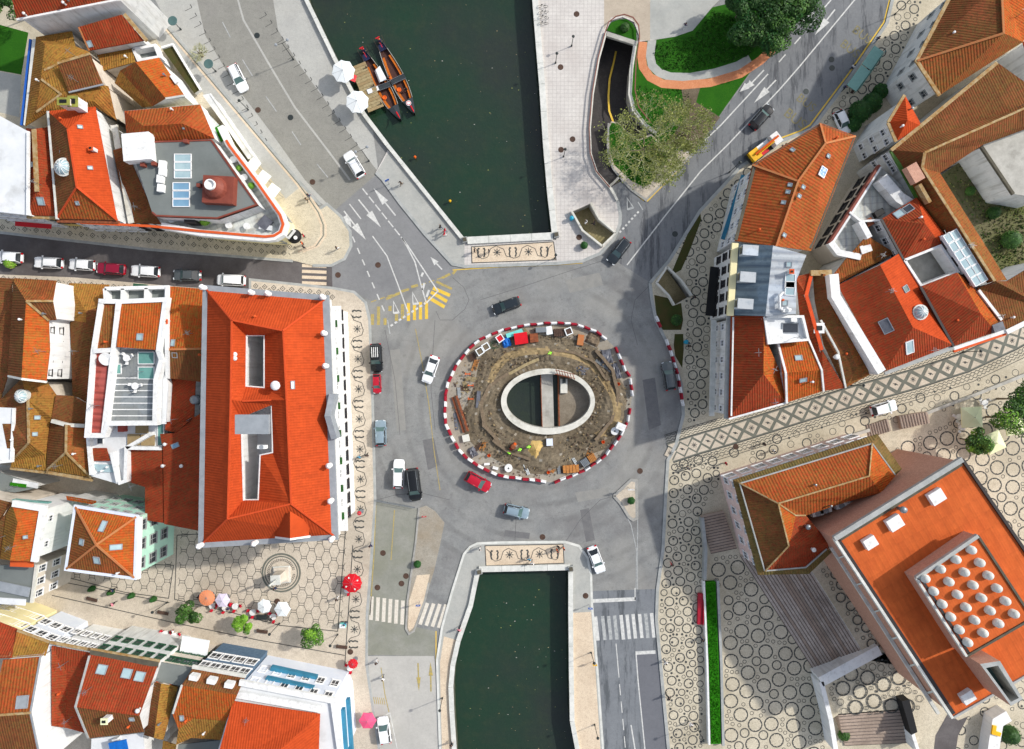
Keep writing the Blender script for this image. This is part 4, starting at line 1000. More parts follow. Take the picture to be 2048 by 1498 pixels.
def cupola(b, x, y, r=1.0, m='glass_sky'):
    p, _ = onroof(b, x, y); p = p - root_loc(b); g = MB(); g.lathe([(r, -.8), (r, .35), (r * 1.12, .38), (r * 1.12, .5), (r * .9, .52)], 'white_stone', 20)
    o = g.build('cupola', b, world=False); o.location = p
    q = MB(); q.lathe([(r * .9, .5), (r * .78, .85), (r * .5, 1.12), (r * .2, 1.24), (.02, 1.26)], m, 20); q.build('dome_glass', o, world=False, smooth=True)
    q = MB()
    for k in range(10):
        a = k * math.pi / 5; q.tube([(r * f * math.cos(a), r * f * math.sin(a), zz) for f, zz in ((.92, .5), (.8, .86), (.52, 1.13), (.05, 1.27))], .05, 'white_clean', 4)
    q.build('rib', o, world=False); return o
def boxon(b, x, y, sx, sy, sz, m, name, rz=0.0, top=None, dz=0.0, par=None):
    p, _ = onroof(b, x, y); p = p - root_loc(b); g = MB(); g.box(0, 0, sz / 2 + dz, sx, sy, sz, m, 0, top); o = g.build(name, b, world=False); o.location = p; o.rotation_euler.z = rz; return o
AC = MB(); AC.box(0, 0, .35, 1.0, .42, .7, 'white_clean'); AC.lathe([(.26, 0), (.26, .012)], 'gutter', 14, .0, 0, .71)
def ac(b, x, y, rz=0.0):
    p, _ = onroof(b, x, y); inst('air_conditioner', AC_me, b, p - root_loc(b), rz)
AC_me = AC.mesh('air_conditioner')
Wd = rows

# ------------------------------ north-west block
b = building('house', 'long red tiled house with a tall blank white wall at the top left', 'white', [('tile_red', "33,38,12 236,-2,12 246,-70,15 15,-40,15")], fac=())
strip(b, "33,38,12.05 236,-2,12.05", .35, .3, 'white_clean'); vent(b, 130, 8); vent(b, 52, 30)
b = building('house', 'plain dark red mono-pitch roof below the blank white wall, top left', 'white', [('tile_red', "157,54,9.4 243,29,9.4 288,81,8 178,101,8")], fac=())
strip(b, "248,28,9.3 292,80,8.2", .5, .4, 'ridge_moss'); strip(b, "178,101,8.1 157,54,9.5", .2, .2, 'ridge'); skylight(b, 180, 88, .6, .8)
b = building('house', 'small mossy roof squeezed under the dark red mono-pitch roof', 'beige', [('tile_moss', "193,107,6 262,94,6 270,124,7 207,141,7")])
b = building('house', 'tiny white walled light well beside the quay, top left', 'white', [('roof_grey', "266,98,5 308,90,5 317,112,5 276,119,5")], fac=())
strip(b, "266,98,6.4 309,90,6.4 318,113,6.4 276,120,6.4 266,98,6.4", .4, 1.4, 'white_clean')
b = building('house', 'gabled house with one bright orange slope facing the quay', 'white', [('tile_orange', "271,124,9.6 318,115,8.2 368,190,8.2 331,196,9.6"), ('tile_old', "271,124,9.6 331,196,9.6 304,212,8 240,141,8"), ('tile_moss', "240,141,8 304,212,8 284,214,7 229,166,7")])
strip(b, "331,197,9.7 368,191,8.4", .3, .3, 'grey_stone'); boxon(b, 350, 160, .5, 1.4, .4, 'white_clean', 'vent_box', R(35))
b = building('house', 'cluster of yellow mossy hipped roofs at the top left lawn', 'beige', [('tile_moss', "72,74,7 143,62,7 150,92,8 90,88,9; 72,74,7 90,88,9 82,158,9 72,224,8.4 50,252,7; 90,88,9 150,92,8 180,104,8 118,127,9 82,158,9; 82,158,9 118,127,9 137,184,9 122,188,9; 82,158,9 122,188,9 72,224,8.4; 72,224,8.4 122,188,9 187,202,8.8 190,214,8.2 95,224,8.2 50,252,7; 122,188,9 137,184,9 205,170,8.6 187,202,8.8; 205,170,8.6 216,172,8.6 232,240,7.4 190,214,8.2 187,202,8.8"), ])
strip(b, "122,188,9.1 72,224,8.5", .3, .15, 'ridge_moss', 'ridge_cap'); strip(b, "82,158,9.1 122,188,9.1", .3, .15, 'ridge_moss', 'ridge_cap'); strip(b, "88,140,9.1 118,127,9.1", .3, .15, 'ridge_moss', 'ridge_cap'); strip(b, "60,78,6.6 42,250,6.6", .3, .3, 'blue', 'gutter'); strip(b, "68,78,7 50,250,7", .5, .3, 'white_stone', 'parapet')
b = building('house', 'square mossy attic box rising among the mossy roofs, top left', 'beige', [('tile_brown', "115,126,10.2 179,107,10.2 205,167,9.4 137,183,9.4")])
strip(b, "115,126,10.3 179,107,10.3", .35, .2, 'ridge_moss', 'ridge_cap'); strip(b, "137,184,9.4 205,168,9.4", .3, .2, 'gutter', 'gutter')
b = building('house', 'long hipped house with vivid orange east slope and a white glass cupola', 'white', [('tile_new', "190,213,9.6 234,440,9.6 153,373,12.2 135,258,12.2; 95,222,9.6 190,213,9.6 135,258,12.2"), ('tile_brown', "113,437,9.6 95,222,9.6 135,258,12.2 153,373,12.2"), ('tile_stripe', "234,440,9.6 113,437,9.6 153,373,12.2")], fac=(((113, 437), (234, 440), 9.6, Wd(9.6, 3, 5, 1.0, 1.8)),))
strip(b, "95,222,9.9 113,438,9.9", .3, .4, 'white_stone'); strip(b, "234,440,9.7 153,373,12.4 113,437,9.7", .28, .15, 'ridge_red', 'ridge_cap'); strip(b, "153,373,12.4 135,258,12.4", .28, .15, 'ridge_red', 'ridge_cap'); strip(b, "113,441,9.3 236,444,9.3", .5, .5, 'rust', 'cornice')
cupola(b, 131, 336, 1.2); skylight(b, 124, 304, .5, .7); skylight(b, 180, 336, .45, .6); skylight(b, 160, 254, .45, .6); skylight(b, 155, 406, .45, .5); chimney(b, 190, 301, .5, .5, 1.0); chimney(b, 142, 212, 1.6, .9, 1.6, 'beige', 'moss_cap'); chimney(b, 162, 213, 1.3, 1.4, 1.8, 'white', 'moss_cap')
b = building('house', 'narrow red gabled house between a white flat roof and the cupola house', 'yellow_wall', [('tile_red', "52,256,8.6 67,258,10.2 73,383,10.2 53,430,8.6; 67,258,10.2 96,254,8.6 111,432,8.6 73,383,10.2; 53,430,8.6 73,383,10.2 111,432,8.6")], fac=(((53, 430), (111, 432), 8.6, Wd(8.6, 2, 3, 1.0, 1.8, 'd')),))
strip(b, "67,258,10.4 73,383,10.4", .6, .2, 'ridge_moss', 'ridge_cap'); skylight(b, 63, 330, .6, 1.0); skylight(b, 82, 402, .9, 1.1); strip(b, "53,433,8.4 111,435,8.4", .5, .4, 'ridge_moss', 'cornice')
b = building('house', 'bare white flat roofed house at the left edge above the dark street', 'white', [('roof_white', "-60,215,10 0,232,10 55,262,10 54,430,10 0,424,10 -60,420,10")], fac=(((-60, 420), (54, 430), 10, Wd(10, 3, 6, 1.2, 1.6)),))
strip(b, "55,262,10.4 54,430,10.4", .3, .4, 'white_clean'); strip(b, "30,447,4 102,453,4", .7, .15, 'red', 'awning')
b = building('house', 'narrow dark orange lean-to roof left of the grey terrace roof', 'white', [('tile_brown', "226,300,7 256,292,7.8 264,327,7.8 306,424,7.8 322,448,7.8 263,446,7 240,370,7")], fac=(((240, 446), (322, 448), 7, Wd(7, 2, 3, 1.0, 1.8, 'd')),))
strip(b, "228,250,7 262,446,7.2", .9, .3, 'concrete_white')
HOTEL = "247,222,7.6 398,208,7.6 440,252,7.6 457,288,7.6 512,360,7.6 560,428,7.6 566,448,7.6 562,464,7.6 548,473,7.6 530,475,7.6 400,464,7.6 322,450,7.6 306,424,7.6 262,326,7.6"
b = building('corner_hotel', 'wedge shaped corner building with grey roof, roof terrace and orange coping', 'cream', [('terrace_tile', HOTEL)], th=.3, fac=(((548, 474), (325, 450), 7.6, Wd(7.9, 2, 13, 1.0, 1.7, 's', 2.0, 3.4)), ((560, 428), (458, 290), 7.6, Wd(7.9, 2, 10, 1.0, 1.7, 's', 2.0, 3.4))),
    extra=[('tile_stripe', hip("248,222 400,209 429,277 255,284", "287,252 365,247", 10.2, 12.0).replace('287,252', '287,252')), ('roof_grey', "258,284,10.6 423,279,10.6 514,409,10.6 434,437,10.6 312,432,10.6 304,424,10.6")])
g = MB()
for px in ("258,284,10.5 423,279,10.5 514,409,10.5 434,437,10.5 312,432,10.5 304,424,10.5",):
    P = G3(px)
    for i in range(len(P)):
        p, q = P[i - 1] * 1.0, P[i] * 1.0; g.face([(p.x * .992, p.y * .992, 7.6), (q.x * .992, q.y * .992, 7.6), (q.x * .992, q.y * .992, 10.45), (p.x * .992, p.y * .992, 10.45)], 'white')
P = G3("248,222,10.1 400,209,10.1 429,277,10.1 255,284,10.1")
for i in range(4):
    p, q = P[i - 1], P[i]; g.face([(p.x, p.y, 7.6), (q.x, q.y, 7.6), (q.x, q.y, 10.1), (p.x, p.y, 10.1)], 'white')
g.build('attic_wall', b)
strip(b, "258,285,10.7 422,280,10.7 513,409,10.7 434,436,10.7 312,431,10.7 304,424,10.7", .22, .4, 'maroon', 'eaves_trim')
strip(b, "440,252,9 457,288,9 512,360,9 560,428,9 567,448,9 562,465,9 548,474,9 530,476,9 400,465,9 322,451,9", .9, 1.4, 'white_clean', 'parapet')
strip(b, "452,280,9.15 459,292,9.15 513,363,9.15 560,430,9.15 566,448,9.15 561,463,9.15 548,471,9.15 530,473,9.15 400,462,9.15 300,452,9.15 160,445,9.15", .36, .12, 'terracotta', 'coping')
for k in range(3): skylight(b, 366, 316 + k * 16.6, 2.4, 1.05, 'glass_sky', 'frame_white', 'solar_panel', 0.0)
for k in range(3): skylight(b, 363, 373 + k * 16.6, 2.4, 1.05, 'glass_blue', 'frame_white', 'solar_panel', 0.0)
for x, y in ((328, 331), (328, 346), (324, 360), (325, 378)): boxon(b, x, y, .9, 1.1, .7, 'white_clean', 'air_conditioner', R(-5))
boxon(b, 284, 300, 3.9, 3.9, 1.6, 'white_clean', 'plant_room', R(5))
g = MB(); p, _ = onroof(b, 444, 384); p = p - root_loc(b); g.box(0, 0, .6, 4.4, 3.9, 1.6, 'maroon', R(-3)); g.lathe([(1.6, 1.4), (1.4, 2.0), (.9, 2.5), (.7, 2.6)], 'maroon', 18, -.3, .2); g.lathe([(.75, 2.5), (.75, 3.0), (.6, 3.0), (.6, 2.7)], 'white_clean', 18, -.5, .3)
o = g.build('lantern_tower', b, world=False); o.location = p
for x, y in ((375, 285), (312, 330), (402, 373), (290, 332)): boxon(b, x, y, .6, .5, .8, 'maroon', 'chimney')
tb = MB(); tb.lathe([(.3, 0), (.06, .05), (.06, .68), (.5, .7), (.5, .74)], 'white_clean', 16); tb_me = tb.mesh('terrace_table')
for x, y in ((347, 441), (461, 452), (497, 454), (492, 357), (470, 322)): 
    p, _ = onroof(b, x, y); t_ = thing('cafe_table', {347: 'round white table on the hotel terrace, left of the grey canopy', 461: 'left of two round white tables on the bare front of the hotel terrace', 497: 'right of two round white tables on the bare front of the hotel terrace', 492: 'round white table on the hotel terrace beside the maroon lantern tower', 470: 'topmost round white table on the hotel terrace above the plants'}[x], 'table', p); inst('table_top', tb_me, t_)
boxon(b, 393, 442, 1.6, 1.4, 2.2, 'frame_dark', 'canopy'); boxon(b, 532, 447, 1.6, 1.8, .6, 'tarp_grey', 'lounge_seat', R(-40)); boxon(b, 533, 456, 1.9, .7, .5, 'roof_white', 'lounge_seat', R(-8))
o = boxon(b, 540, 468, .1, .1, .1, 'cream', 'bracket'); q_ = W(586, 471, 3.4) - root_loc(b); g = MB(); g.lathe([(1.15, -.6), (.95, -.1), (.55, .25), (.05, .4)], 'black', 18, q_.x, q_.y, 3.4); g.lathe([(.3, .0), (.3, .03)], 'white_clean', 12, q_.x + .5, q_.y - .4, 3.75); g.build('entrance_awning', b, world=False)
q_ = W(582, 468, 5.5) - root_loc(b); g = MB(); g.box(q_.x, q_.y, 5.6, .3, 1.7, 1.0, 'white_clean', R(-40)); g.box(q_.x + .05, q_.y, 6.12, .2, 1.2, .05, 'inlay_grey', R(-40)); g.build('name_plate', b, world=False)
# quay side awnings of the wedge building
for i, (x, y) in enumerate(((508, 328), (528, 354), (547, 380))):
    lab = ['upper of three square white awnings on the quay side of the wedge building', 'middle of three square white awnings on the quay side of the wedge building', 'lowest of three square white awnings on the quay side of the wedge building'][i]
    p = W(x, y, 3); o = thing('awning', lab, 'awning', (p.x, p.y, 0), R(-37), 'square quay awnings'); g = MB(); g.box(0, 0, 3.0, 1.7, 1.6, .12, 'canvas_white'); g.build('canopy', o, world=False); g = MB(); g.tube([(.7, 0, 0), (.7, 0, 3)], .04, 'grey_metal', 6); g.tube([(-.7, 0, 0), (-.7, 0, 3)], .04, 'grey_metal', 6); g.build('post', o, world=False)
b = building('shop_annex', 'long low white flat annex along the quay pavement', 'white', [('roof_white', "405,190,4 420,187,4 460,245,4 450,252,4; 450,252,4 460,245,4 505,310,4 496,318,4")], fac=(), inset=.1)
strip(b, "420,187,4.1 505,310,4.1", .25, .2, 'white_clean')
b = building('wall_court', 'narrow dark planted court with white rim beside the quay pavement', 'white', [('grass_dull', "322,95,1.2 345,88,1.2 400,178,1.2 388,186,1.2")], inset=.05)
strip(b, "322,95,1.6 345,88,1.6 401,180,1.6", .3, .4, 'white_clean')
strip(BUILDINGS['corner_hotel']['o'], "430,255,7.7 445,282,7.7", 1.6, .2, 'grass_bright', 'planter')

# ------------------------------ west block
b = building('house', 'dark mossy roof cut by the left edge below the dark street', 'beige', [('tile_brown', "-60,552,8 27,557,8 27,580,9 16,750,9 0,800,8 -60,800,8")])
b = building('tall_house', 'tall house with orange east slope above a white window wall', 'white_clean', [('tile_brown', "27,562,11 52,602,13.6 43,757,13.6 15,751,11.5; 105,602,13 112,640,12 97,641,12 52,602,13.6"), ('tile_orange', "52,602,13.6 97,641,12 99,700,12 92,762,12 43,757,13.6"), ('tile_old', "28,556,11 112,561,11.5 105,602,13 52,602,13.6 27,562,11")],
    fac=(((97, 645), (92, 760), 12, [(10.9, 4, .8, .7, 'd'), (8.9, 4, .9, .8, 'd')]),))
strip(b, "52,602,13.8 97,641,12.2", .3, .15, 'ridge_moss', 'ridge_cap'); strip(b, "52,602,13.8 105,602,13.2", .3, .15, 'ridge_moss', 'ridge_cap'); strip(b, "15,752,11.6 43,758,13.8 92,764,12.1", .3, .3, 'white_stone')
b = building('house', 'curving mossy roof behind the white window wall', 'beige', [('tile_moss', "138,566,7 218,569,7 205,612,8.2 172,622,8.6; 138,566,7 172,622,8.6 172,645,8.6 140,640,7.2"), ('tile_brown', "172,622,8.6 205,612,8.2 200,640,8 190,690,8 180,760,8 172,806,7.4 145,790,7 140,640,7.2 172,645,8.6")], fac=())
b = building('white_terrace_house', 'narrow white house of stacked roof panels and grey roof terrace', 'white_clean', [('roof_white', "197,600,11.2 332,598,11.2 322,705,11.2 336,770,11.2 331,848,11.2 215,850,11.2 205,872,11.2 172,872,11.2 184,705,11.2")], th=.3,
    extra=[('tile_orange', "243,606,12 322,604,12 316,700,12.8 233,694,12.8"), ('tile_old', "204,608,11.8 233,608,11.8 221,700,11.8 188,700,11.8"), ('metal_red', "184,706,11.7 216,706,12 205,868,12 174,868,11.7"), ('deck_grey', "225,700,11.4 309,700,11.4 309,843,11.4 214,843,11.4")])
for px in ("197,602,12.2 240,603,12.2 330,599,12.2 316,702,13 322,720,12.6 311,760,12.6 309,846,12.6 214,847,12.6 206,871,12.4 173,871,12.4 186,702,12.2 201,606,12.2", "236,604,12.4 226,700,12.6 206,870,12.4", "186,702,12.3 226,700,12.6"): strip(b, px, .65, 1.2, 'white_clean')
for k in range(7): strip(b, "%g,%g,11.44 %g,%g,11.44" % (222 - k * 1.1, 756 + k * 12.6, 308, 756 + k * 12.6), .14, .05, 'white_clean', 'deck_line')
for x, y in ((293, 708), (293, 738)): skylight(b, x, y + 8, 2.3, 1.7, 'glass_teal', 'frame_white')
skylight(b, 232, 738, 1.6, 1.4, 'glass_teal', 'frame_white'); skylight(b, 280, 674, .8, .9, 'glass_sky'); 
o = boxon(b, 223, 717, .3, .3, 1.2, 'white_clean', 'satellite_dish'); g = MB(); g.lathe([(.1, 0), (.8, .2), (.95, .45), (.9, .45), (.1, .08)], 'white_clean', 20); d_ = g.build('dish', o, world=False, smooth=True); d_.location = (0, 0, 1.1); d_.rotation_euler = (.3, .2, 0)
b = building('balcony_row', 'white walled street balcony of three bays below the dark street', 'white_clean', [('roof_grey', "209,578,9 333,575,9 331,600,9 240,603,9 212,602,9")], fac=())
for px in ("209,577,10.3 333,574,10.3 331,601,10.3", "209,577,10.3 211,603,10.3", "245,577,10.3 244,602,10.3", "292,576,10.3 291,600,10.3"): strip(b, px, .5, 1.3, 'white_clean')
strip(b, "266,570,7 292,572,7", .5, .5, 'shutter_green', 'shop_sign')
b = building('house', 'orange striped gable between the white terrace house and the big orange building', 'white', [('tile_orange', "334,572,10 412,578,10 416,697,12.2 333,699,12.2"), ('tile_brown', "333,699,12.2 416,697,12.2 418,766,10.8 334,756,10.8")])
strip(b, "333,699,12.4 416,697,12.4", .3, .15, 'ridge', 'ridge_cap'); skylight(b, 346, 686, .5, .9); skylight(b, 350, 710, .7, .7); strip(b, "334,572,10.4 333,700,12.6 334,757,11.2", .5, .5, 'white_clean'); chimney(b, 336, 644, .6, .5, .8)
b = building('house', 'dark red hipped roof block left of a small light well', 'white', [('tile_red', "334,754,9.4 375,752,10.6 384,752,10.4 391,763,9.4 388,835,9.4 377,842,10.6 352,866,9.4 330,860,9.4; ")])
b = building('light_well', 'small grey light well holding a silver flue, beside the big orange building', 'grey_stone', [('concrete', "390,762,6 419,762,6 419,818,6 390,818,6")])
vent(b, 410, 798, .55, 3.6, 'grey_metal')
b = building('house', 'long dark red roof running down to the square beside the big building', 'white', [('tile_red', "320,868,9.6 352,866,9.8 388,835,10 418,815,10 416,980,10.6 404,1063,9 328,1048,9 326,900,9.6")], fac=(((404, 1063), (328, 1048), 9, ()),))
skylight(b, 351, 891, .6, 1.1, 'glass_blue'); vent(b, 333, 888, .2, .7); vent(b, 366, 931, .2, .7); vent(b, 329, 931, .2, .7)
b = building('house', 'dark red roof with a curved orange hip above the alley', 'white', [('tile_red', "250,898,8.6 325,900,9.4 327,1046,8.8 290,1040,8.4 290,974,8.6 252,962,8"), ])
b = building('white_back_house', 'white stepped back house with red roof panel and glazed balcony at the alley', 'white_clean', [('roof_white', "176,872,8.4 205,872,8.4 215,850,8.4 331,848,8.4 325,898,8.4 252,896,8.4 250,962,8.4 236,968,8.4 182,952,8.4 176,905,8.4")], extra=[('tile_red', "184,896,8.7 213,896,9.1 220,922,9.1 188,922,8.7"), ('glass_sky', "184,928,8.6 236,930,8.6 235,945,8.6 196,944,8.6")])
for px in ("182,950,9.2 178,905,9.2 175,873,9.4 206,872,9.6", "236,967,9.4 250,962,9.4 252,896,9.6 322,897,9.6", "222,905,9.4 236,967,9.2", "252,896,9.6 300,868,9.6"): strip(b, px, .5, 1.2, 'white_clean')
boxon(b, 250, 853, .8, 1.4, 1.2, 'metal_red', 'shed'); boxon(b, 269, 879, 1.8, 1.6, .3, 'dirt_path', 'gravel_bed'); boxon(b, 297, 880, 1.9, 1.6, .3, 'dirt_path', 'gravel_bed'); boxon(b, 285, 858, 1.8, 1.2, .3, 'dirt_path', 'gravel_bed'); skylight(b, 201, 882, .9, .9, 'glass_dark', 'white_clean'); skylight(b, 322, 868, .9, 3.4, 'glass_teal', 'frame_white')
b = building('house', 'large mossy double hipped roof above the alley with white glass dome', 'beige', [('tile_brown', "-60,800,8 0,800,8 43,757,9 55,800,9.8 57,886,9.8 22,922,7.6 -60,915,7.6"), ('tile_moss', "43,757,9 92,762,8.6 112,790,8.4 108,838,8.4 98,848,8 92,910,7.6 57,886,9.8 55,800,9.8; 22,922,7.6 57,886,9.8 92,910,7.6 93,942,7.4 22,934,7.4")])
cupola(b, 47, 792, .9); strip(b, "55,800,10 57,886,10", .35, .15, 'ridge_moss', 'ridge_cap'); strip(b, "57,886,10 22,922,7.8", .3, .15, 'ridge_moss', 'ridge_cap'); skylight(b, 75, 835, .5, .7); skylight(b, 70, 868, .5, .6); strip(b, "20,936,7.2 95,945,7.2", .5, .3, 'ridge_moss', 'eaves')
b = building('house', 'mossy hipped roof with pale ridges over the alley', 'beige', [('tile_brown', "102,842,8 132,850,9.8 131,905,9.8 93,940,7.8 95,880,7.8"), ('tile_moss', "93,940,7.8 131,905,9.8 182,955,7.8; "), ('tile_old', "132,850,9.8 168,852,8.4 174,870,8.2 182,955,7.8 131,905,9.8"), ('tile_brown', "112,790,9 145,792,8.6 172,806,8.6 168,852,8.4 132,850,9.2 102,842,8.6")])
for px in ("132,850,10 131,905,10", "131,905,10 93,940,8", "131,905,10 182,955,8"): strip(b, px, .3, .15, 'ridge_moss', 'ridge_cap')
strip(b, "102,842,9.4 132,850,9.6 168,852,9", .5, .6, 'concrete_white'); strip(b, "92,944,7.6 184,960,7.6", .5, .3, 'ridge_moss', 'eaves')
b = building('house', 'white flat roof strip at the left edge above the alley', 'white', [('roof_white', "-60,812,9 27,816,9 22,922,9 -60,915,9")]); strip(b, "27,816,9.3 22,922,9.3 -10,925,9.3", .4, .4, 'white_clean')
BIG = "412,578,15.2 650,598,15.2 668,1072,15.2 404,1088,15.2"
b = building('great_orange_building', 'large block with vivid new orange hipped roof around two slit courtyards', 'white_clean', [('tile_new', "412,578,15.2 650,598,15.2 566,661,18.6 463,640,18.6; 650,598,15.2 668,1072,15.2 582,1008,18.6 573,800,18.6 566,661,18.6; 668,1072,15.2 404,1088,15.2 455,1038,18.6 582,1008,18.6; 404,1088,15.2 412,578,15.2 463,640,18.6 461,800,18.6 455,1038,18.6; 463,640,18.6 566,661,18.6 528,671,16.4 493,671,16.4; 463,640,18.6 493,671,16.4 492,772,16.4 484,802,18 461,800,18.6; 461,800,18.6 484,802,18 542,800,18 573,800,18.6 543,810,17 482,835,16.6 480,836,16.6; 461,800,18.6 480,836,16.6 487,1000,16.4 455,1038,18.6; 455,1038,18.6 487,1000,16.4 516,1000,16.4 582,1008,18.6; 582,1008,18.6 516,1000,16.4 520,910,16.4 545,905,16.6 543,810,17 573,800,18.6; 566,661,18.6 573,800,18.6 542,800,18 528,775,16.4 528,671,16.4; 492,772,16.4 528,775,16.4 542,800,18 484,802,18")], inset=.5,
    fac=(((650, 600), (668, 1070), 15.2, [(z, 15, 1.2, 1.9, 'w') for z in (12.4, 8.6)] + [(5.0, 15, 1.4, 2.2, 'd')]), ))
strip(b, "412,577,15.4 651,597,15.4 669,1073,15.4 403,1089,15.4", .95, .35, 'gutter', 'gutter', closed=True)
strip(b, "650,600,14.3 668,1070,14.3", 1.5, .6, 'white_clean', 'cornice'); strip(b, "662,612,11.2 677,1062,11.2", .9, .25, 'white_clean', 'balcony'); strip(b, "668,612,8.2 682,1062,8.2", 2.0, .25, 'white_clean', 'balcony')
for px in ("463,640,18.7 566,661,18.7 573,800,18.7 582,1008,18.7 455,1038,18.7 461,800,18.7 463,640,18.7", "412,578,15.4 463,640,18.8", "650,598,15.4 566,661,18.8", "668,1072,15.4 582,1008,18.8", "404,1088,15.4 455,1038,18.8", "484,802,18.1 542,800,18.1"): strip(b, px, .22, .12, 'ridge_red', 'ridge_cap')
for px in ("493,671,16.5 528,671,16.5 528,775,16.5 492,772,16.5 493,671,16.5", "482,836,16.7 487,1000,16.5 516,1000,16.5 520,910,16.5 545,905,16.7 543,812,17"): strip(b, px, .16, .25, 'white_clean', 'gutter')
g = MB(); g.poly([G("485,662 536,662 536,784 485,780", 9)], 9, 'roof_white'); g.poly([G("474,826 553,806 553,912 528,916 524,1010 480,1010", 9)], 9.2, 'roof_white'); g.build('bounce_floor', b)  # white floor added partway up to bounce light inside the slit courtyards
boxon(b, 508, 848, 4.0, 2.3, .6, 'gutter', 'plant_roof', 0, None, .1); ac(b, 527, 893, 0)
urn = MB(); urn.lathe([(.34, 0), (.34, .35), (.2, .4), (.16, .6), (.36, .8), (.4, 1.1), (.22, 1.35), (.1, 1.45), (.14, 1.6), (.05, 1.75)], 'white_clean', 12); urn_me = urn.mesh('finial_urn')
for x, y in ((410, 576), (506, 586), (539, 588), (648, 595), (651, 667), (654, 732), (661, 930), (664, 1000), (666, 1076), (513, 1084), (404, 1089)): inst('finial_urn', urn_me, b, W(x, y, 15.6) - root_loc(b))
vent(b, 473, 709, .25, .7); vent(b, 473, 717, .25, .7); vent(b, 554, 771, .5, .9); skylight(b, 585, 770, 1.0, .45, 'white_clean')
g = MB(); P = G3("664,788,16 655,832,17.4 668,878,16"); g.sweep(P, .8, 2.2, 'gutter'); g.build('pediment', b)
g = MB(); a = W(552, 1074, 16.2); d_ = W(580, 1078, 18.8); e = W(618, 1072, 16.2); r0 = W(580, 1022, 18.8); q1 = W(553, 1048, 16.4); q2 = W(619, 1046, 16.4)
g.face([a, d_, r0, q1], 'tile_new'); g.face([d_, e, q2, r0], 'tile_new'); g.face([W(554, 1072, 15.4), W(617, 1070, 15.4), e, d_, a], 'white_clean'); g.build('dormer', b)
strip(b, "550,1075,16.4 580,1079,19 620,1073,16.4", .25, .25, 'white_clean', 'dormer_trim')
for i in range(8): strip(b, "%g,%g,9.0 %g,%g,9.0" % (671 + i * 2, 640 + i * 55, 671.6 + i * 2, 654 + i * 55), .35, .3, 'leaf_topiary', 'balcony_plant')

# ------------------------------ south-west
b = building('mint_house', 'mint green house with pyramid orange roof and four roof windows', 'mint', [('tile_orange', "150,1014,12 272,1034,12 192,1090,14.4; 272,1034,12 268,1156,12 192,1090,14.4"), ('tile_old', "268,1156,12 132,1138,12 192,1090,14.4; 132,1138,12 150,1014,12 192,1090,14.4")], fac=(((150, 1014), (272, 1034), 12, Wd(11.6, 3, 5, .9, 1.4, 's')), ((273, 1036), (268, 1154), 12, Wd(11.6, 3, 3, 1.5, 1.8, 's'))))
strip(b, "150,1013,12.15 273,1033,12.15 269,1157,12.15 131,1139,12.15", .4, .4, 'pale_blue', 'cornice', closed=True); strip(b, "276,1034,11.8 272,1158,11.8", .9, .5, 'white_clean', 'cornice')
for px in ("150,1014,12.2 192,1090,14.6 268,1156,12.2", "272,1034,12.2 192,1090,14.6 132,1138,12.2"): strip(b, px, .28, .15, 'ridge', 'ridge_cap')
skylight(b, 206, 1053, .7, 1.5); skylight(b, 232, 1094, .7, 1.5); skylight(b, 164, 1084, .8, .8); skylight(b, 194, 1120, .8, 1.1)
b = building('white_house', 'tall white house with glowing orange roof left of the mint house', 'white_clean', [('tile_orange', "24,1008,12 84,1018,12 66,1123,12 20,1121,12.8 35,1045,13.2"), ('tile_moss', "24,1008,12 35,1045,13.2 20,1121,12.8 0,1118,11.4 12,1030,11.4")], fac=(((84, 1018), (66, 1123), 12, [(9.5, 2, .9, 1.0, 'w')]),))
strip(b, "24,1007,12.4 85,1017,12.4 67,1124,12.4", .9, .5, 'white_clean'); skylight(b, 51, 1074, .4, .5); strip(b, "24,1000,11.6 96,1006,11.6", .2, .8, 'glass_teal', 'railing'); strip(b, "20,1126,11.4 64,1128,11.4", 1.0, .4, 'terracotta', 'eaves')
b = building('house', 'brown mossy roof at the left edge above the restaurant terrace', 'beige', [('tile_brown', "-60,985,10.6 24,1006,10.6 10,1030,11.4 0,1118,11 -60,1110,10.6")])
b = building('house', 'beige house corner with blue framed windows and lattice post below the mint house', 'beige', [('roof_grey', "-60,1125,9.4 0,1130,9.4 72,1130,9.4 62,1206,9.4 -60,1190,9.4")], fac=(((72, 1130), (62, 1206), 9.4, Wd(9.3, 2, 3, 1.0, 1.6, 'w')),))
strip(b, "72,1130,9.6 62,1206,9.6", .4, .4, 'concrete_white'); strip(b, "-60,1160,9.7 58,1185,9.7", 1.4, .2, 'gutter', 'awning'); strip(b, "-60,1198,9.6 50,1205,9.6", .9, .2, 'roof_white', 'awning')
b = building('alley_house', 'low dark slate roofs lining the shaded alley in the west', 'white', [('roof_grey', "-60,935,6 0,945,6 60,965,6 80,975,6 30,985,6 -60,975,6")])
strip(b, "25,962,6.2 75,972,6.2", .8, .2, 'roof_white', 'awning'); strip(b, "20,968,6.3 52,972,6.3", .5, .25, 'grass_bright', 'planter')
b = building('alley_house', 'tiny orange roof strip at the alley behind the mint house', 'white', [('tile_orange', "132,992,7 192,1002,7 190,1010,6.6 134,1000,6.6")])
b = building('cream_house', 'cream yellow facade at the left end of the row along the square', 'cream', [('tile_red', "-60,1228,9 0,1245,9 36,1259,9 22,1316,11 -60,1318,11")], fac=(((-60, 1228), (36, 1259), 9, Wd(8.8, 2, 5, 1.1, 1.6)),))
b = building('lilac_house', 'pale lilac balcony facade with striped mossy roof and blank white gable', 'pale_blue', [('tile_moss', "34,1262,9.6 98,1286,9.6 90,1312,10.8 22,1318,10.8"), ], fac=(((34, 1262), (98, 1286), 9.6, Wd(9.4, 2, 3, 1.2, 1.7)),))
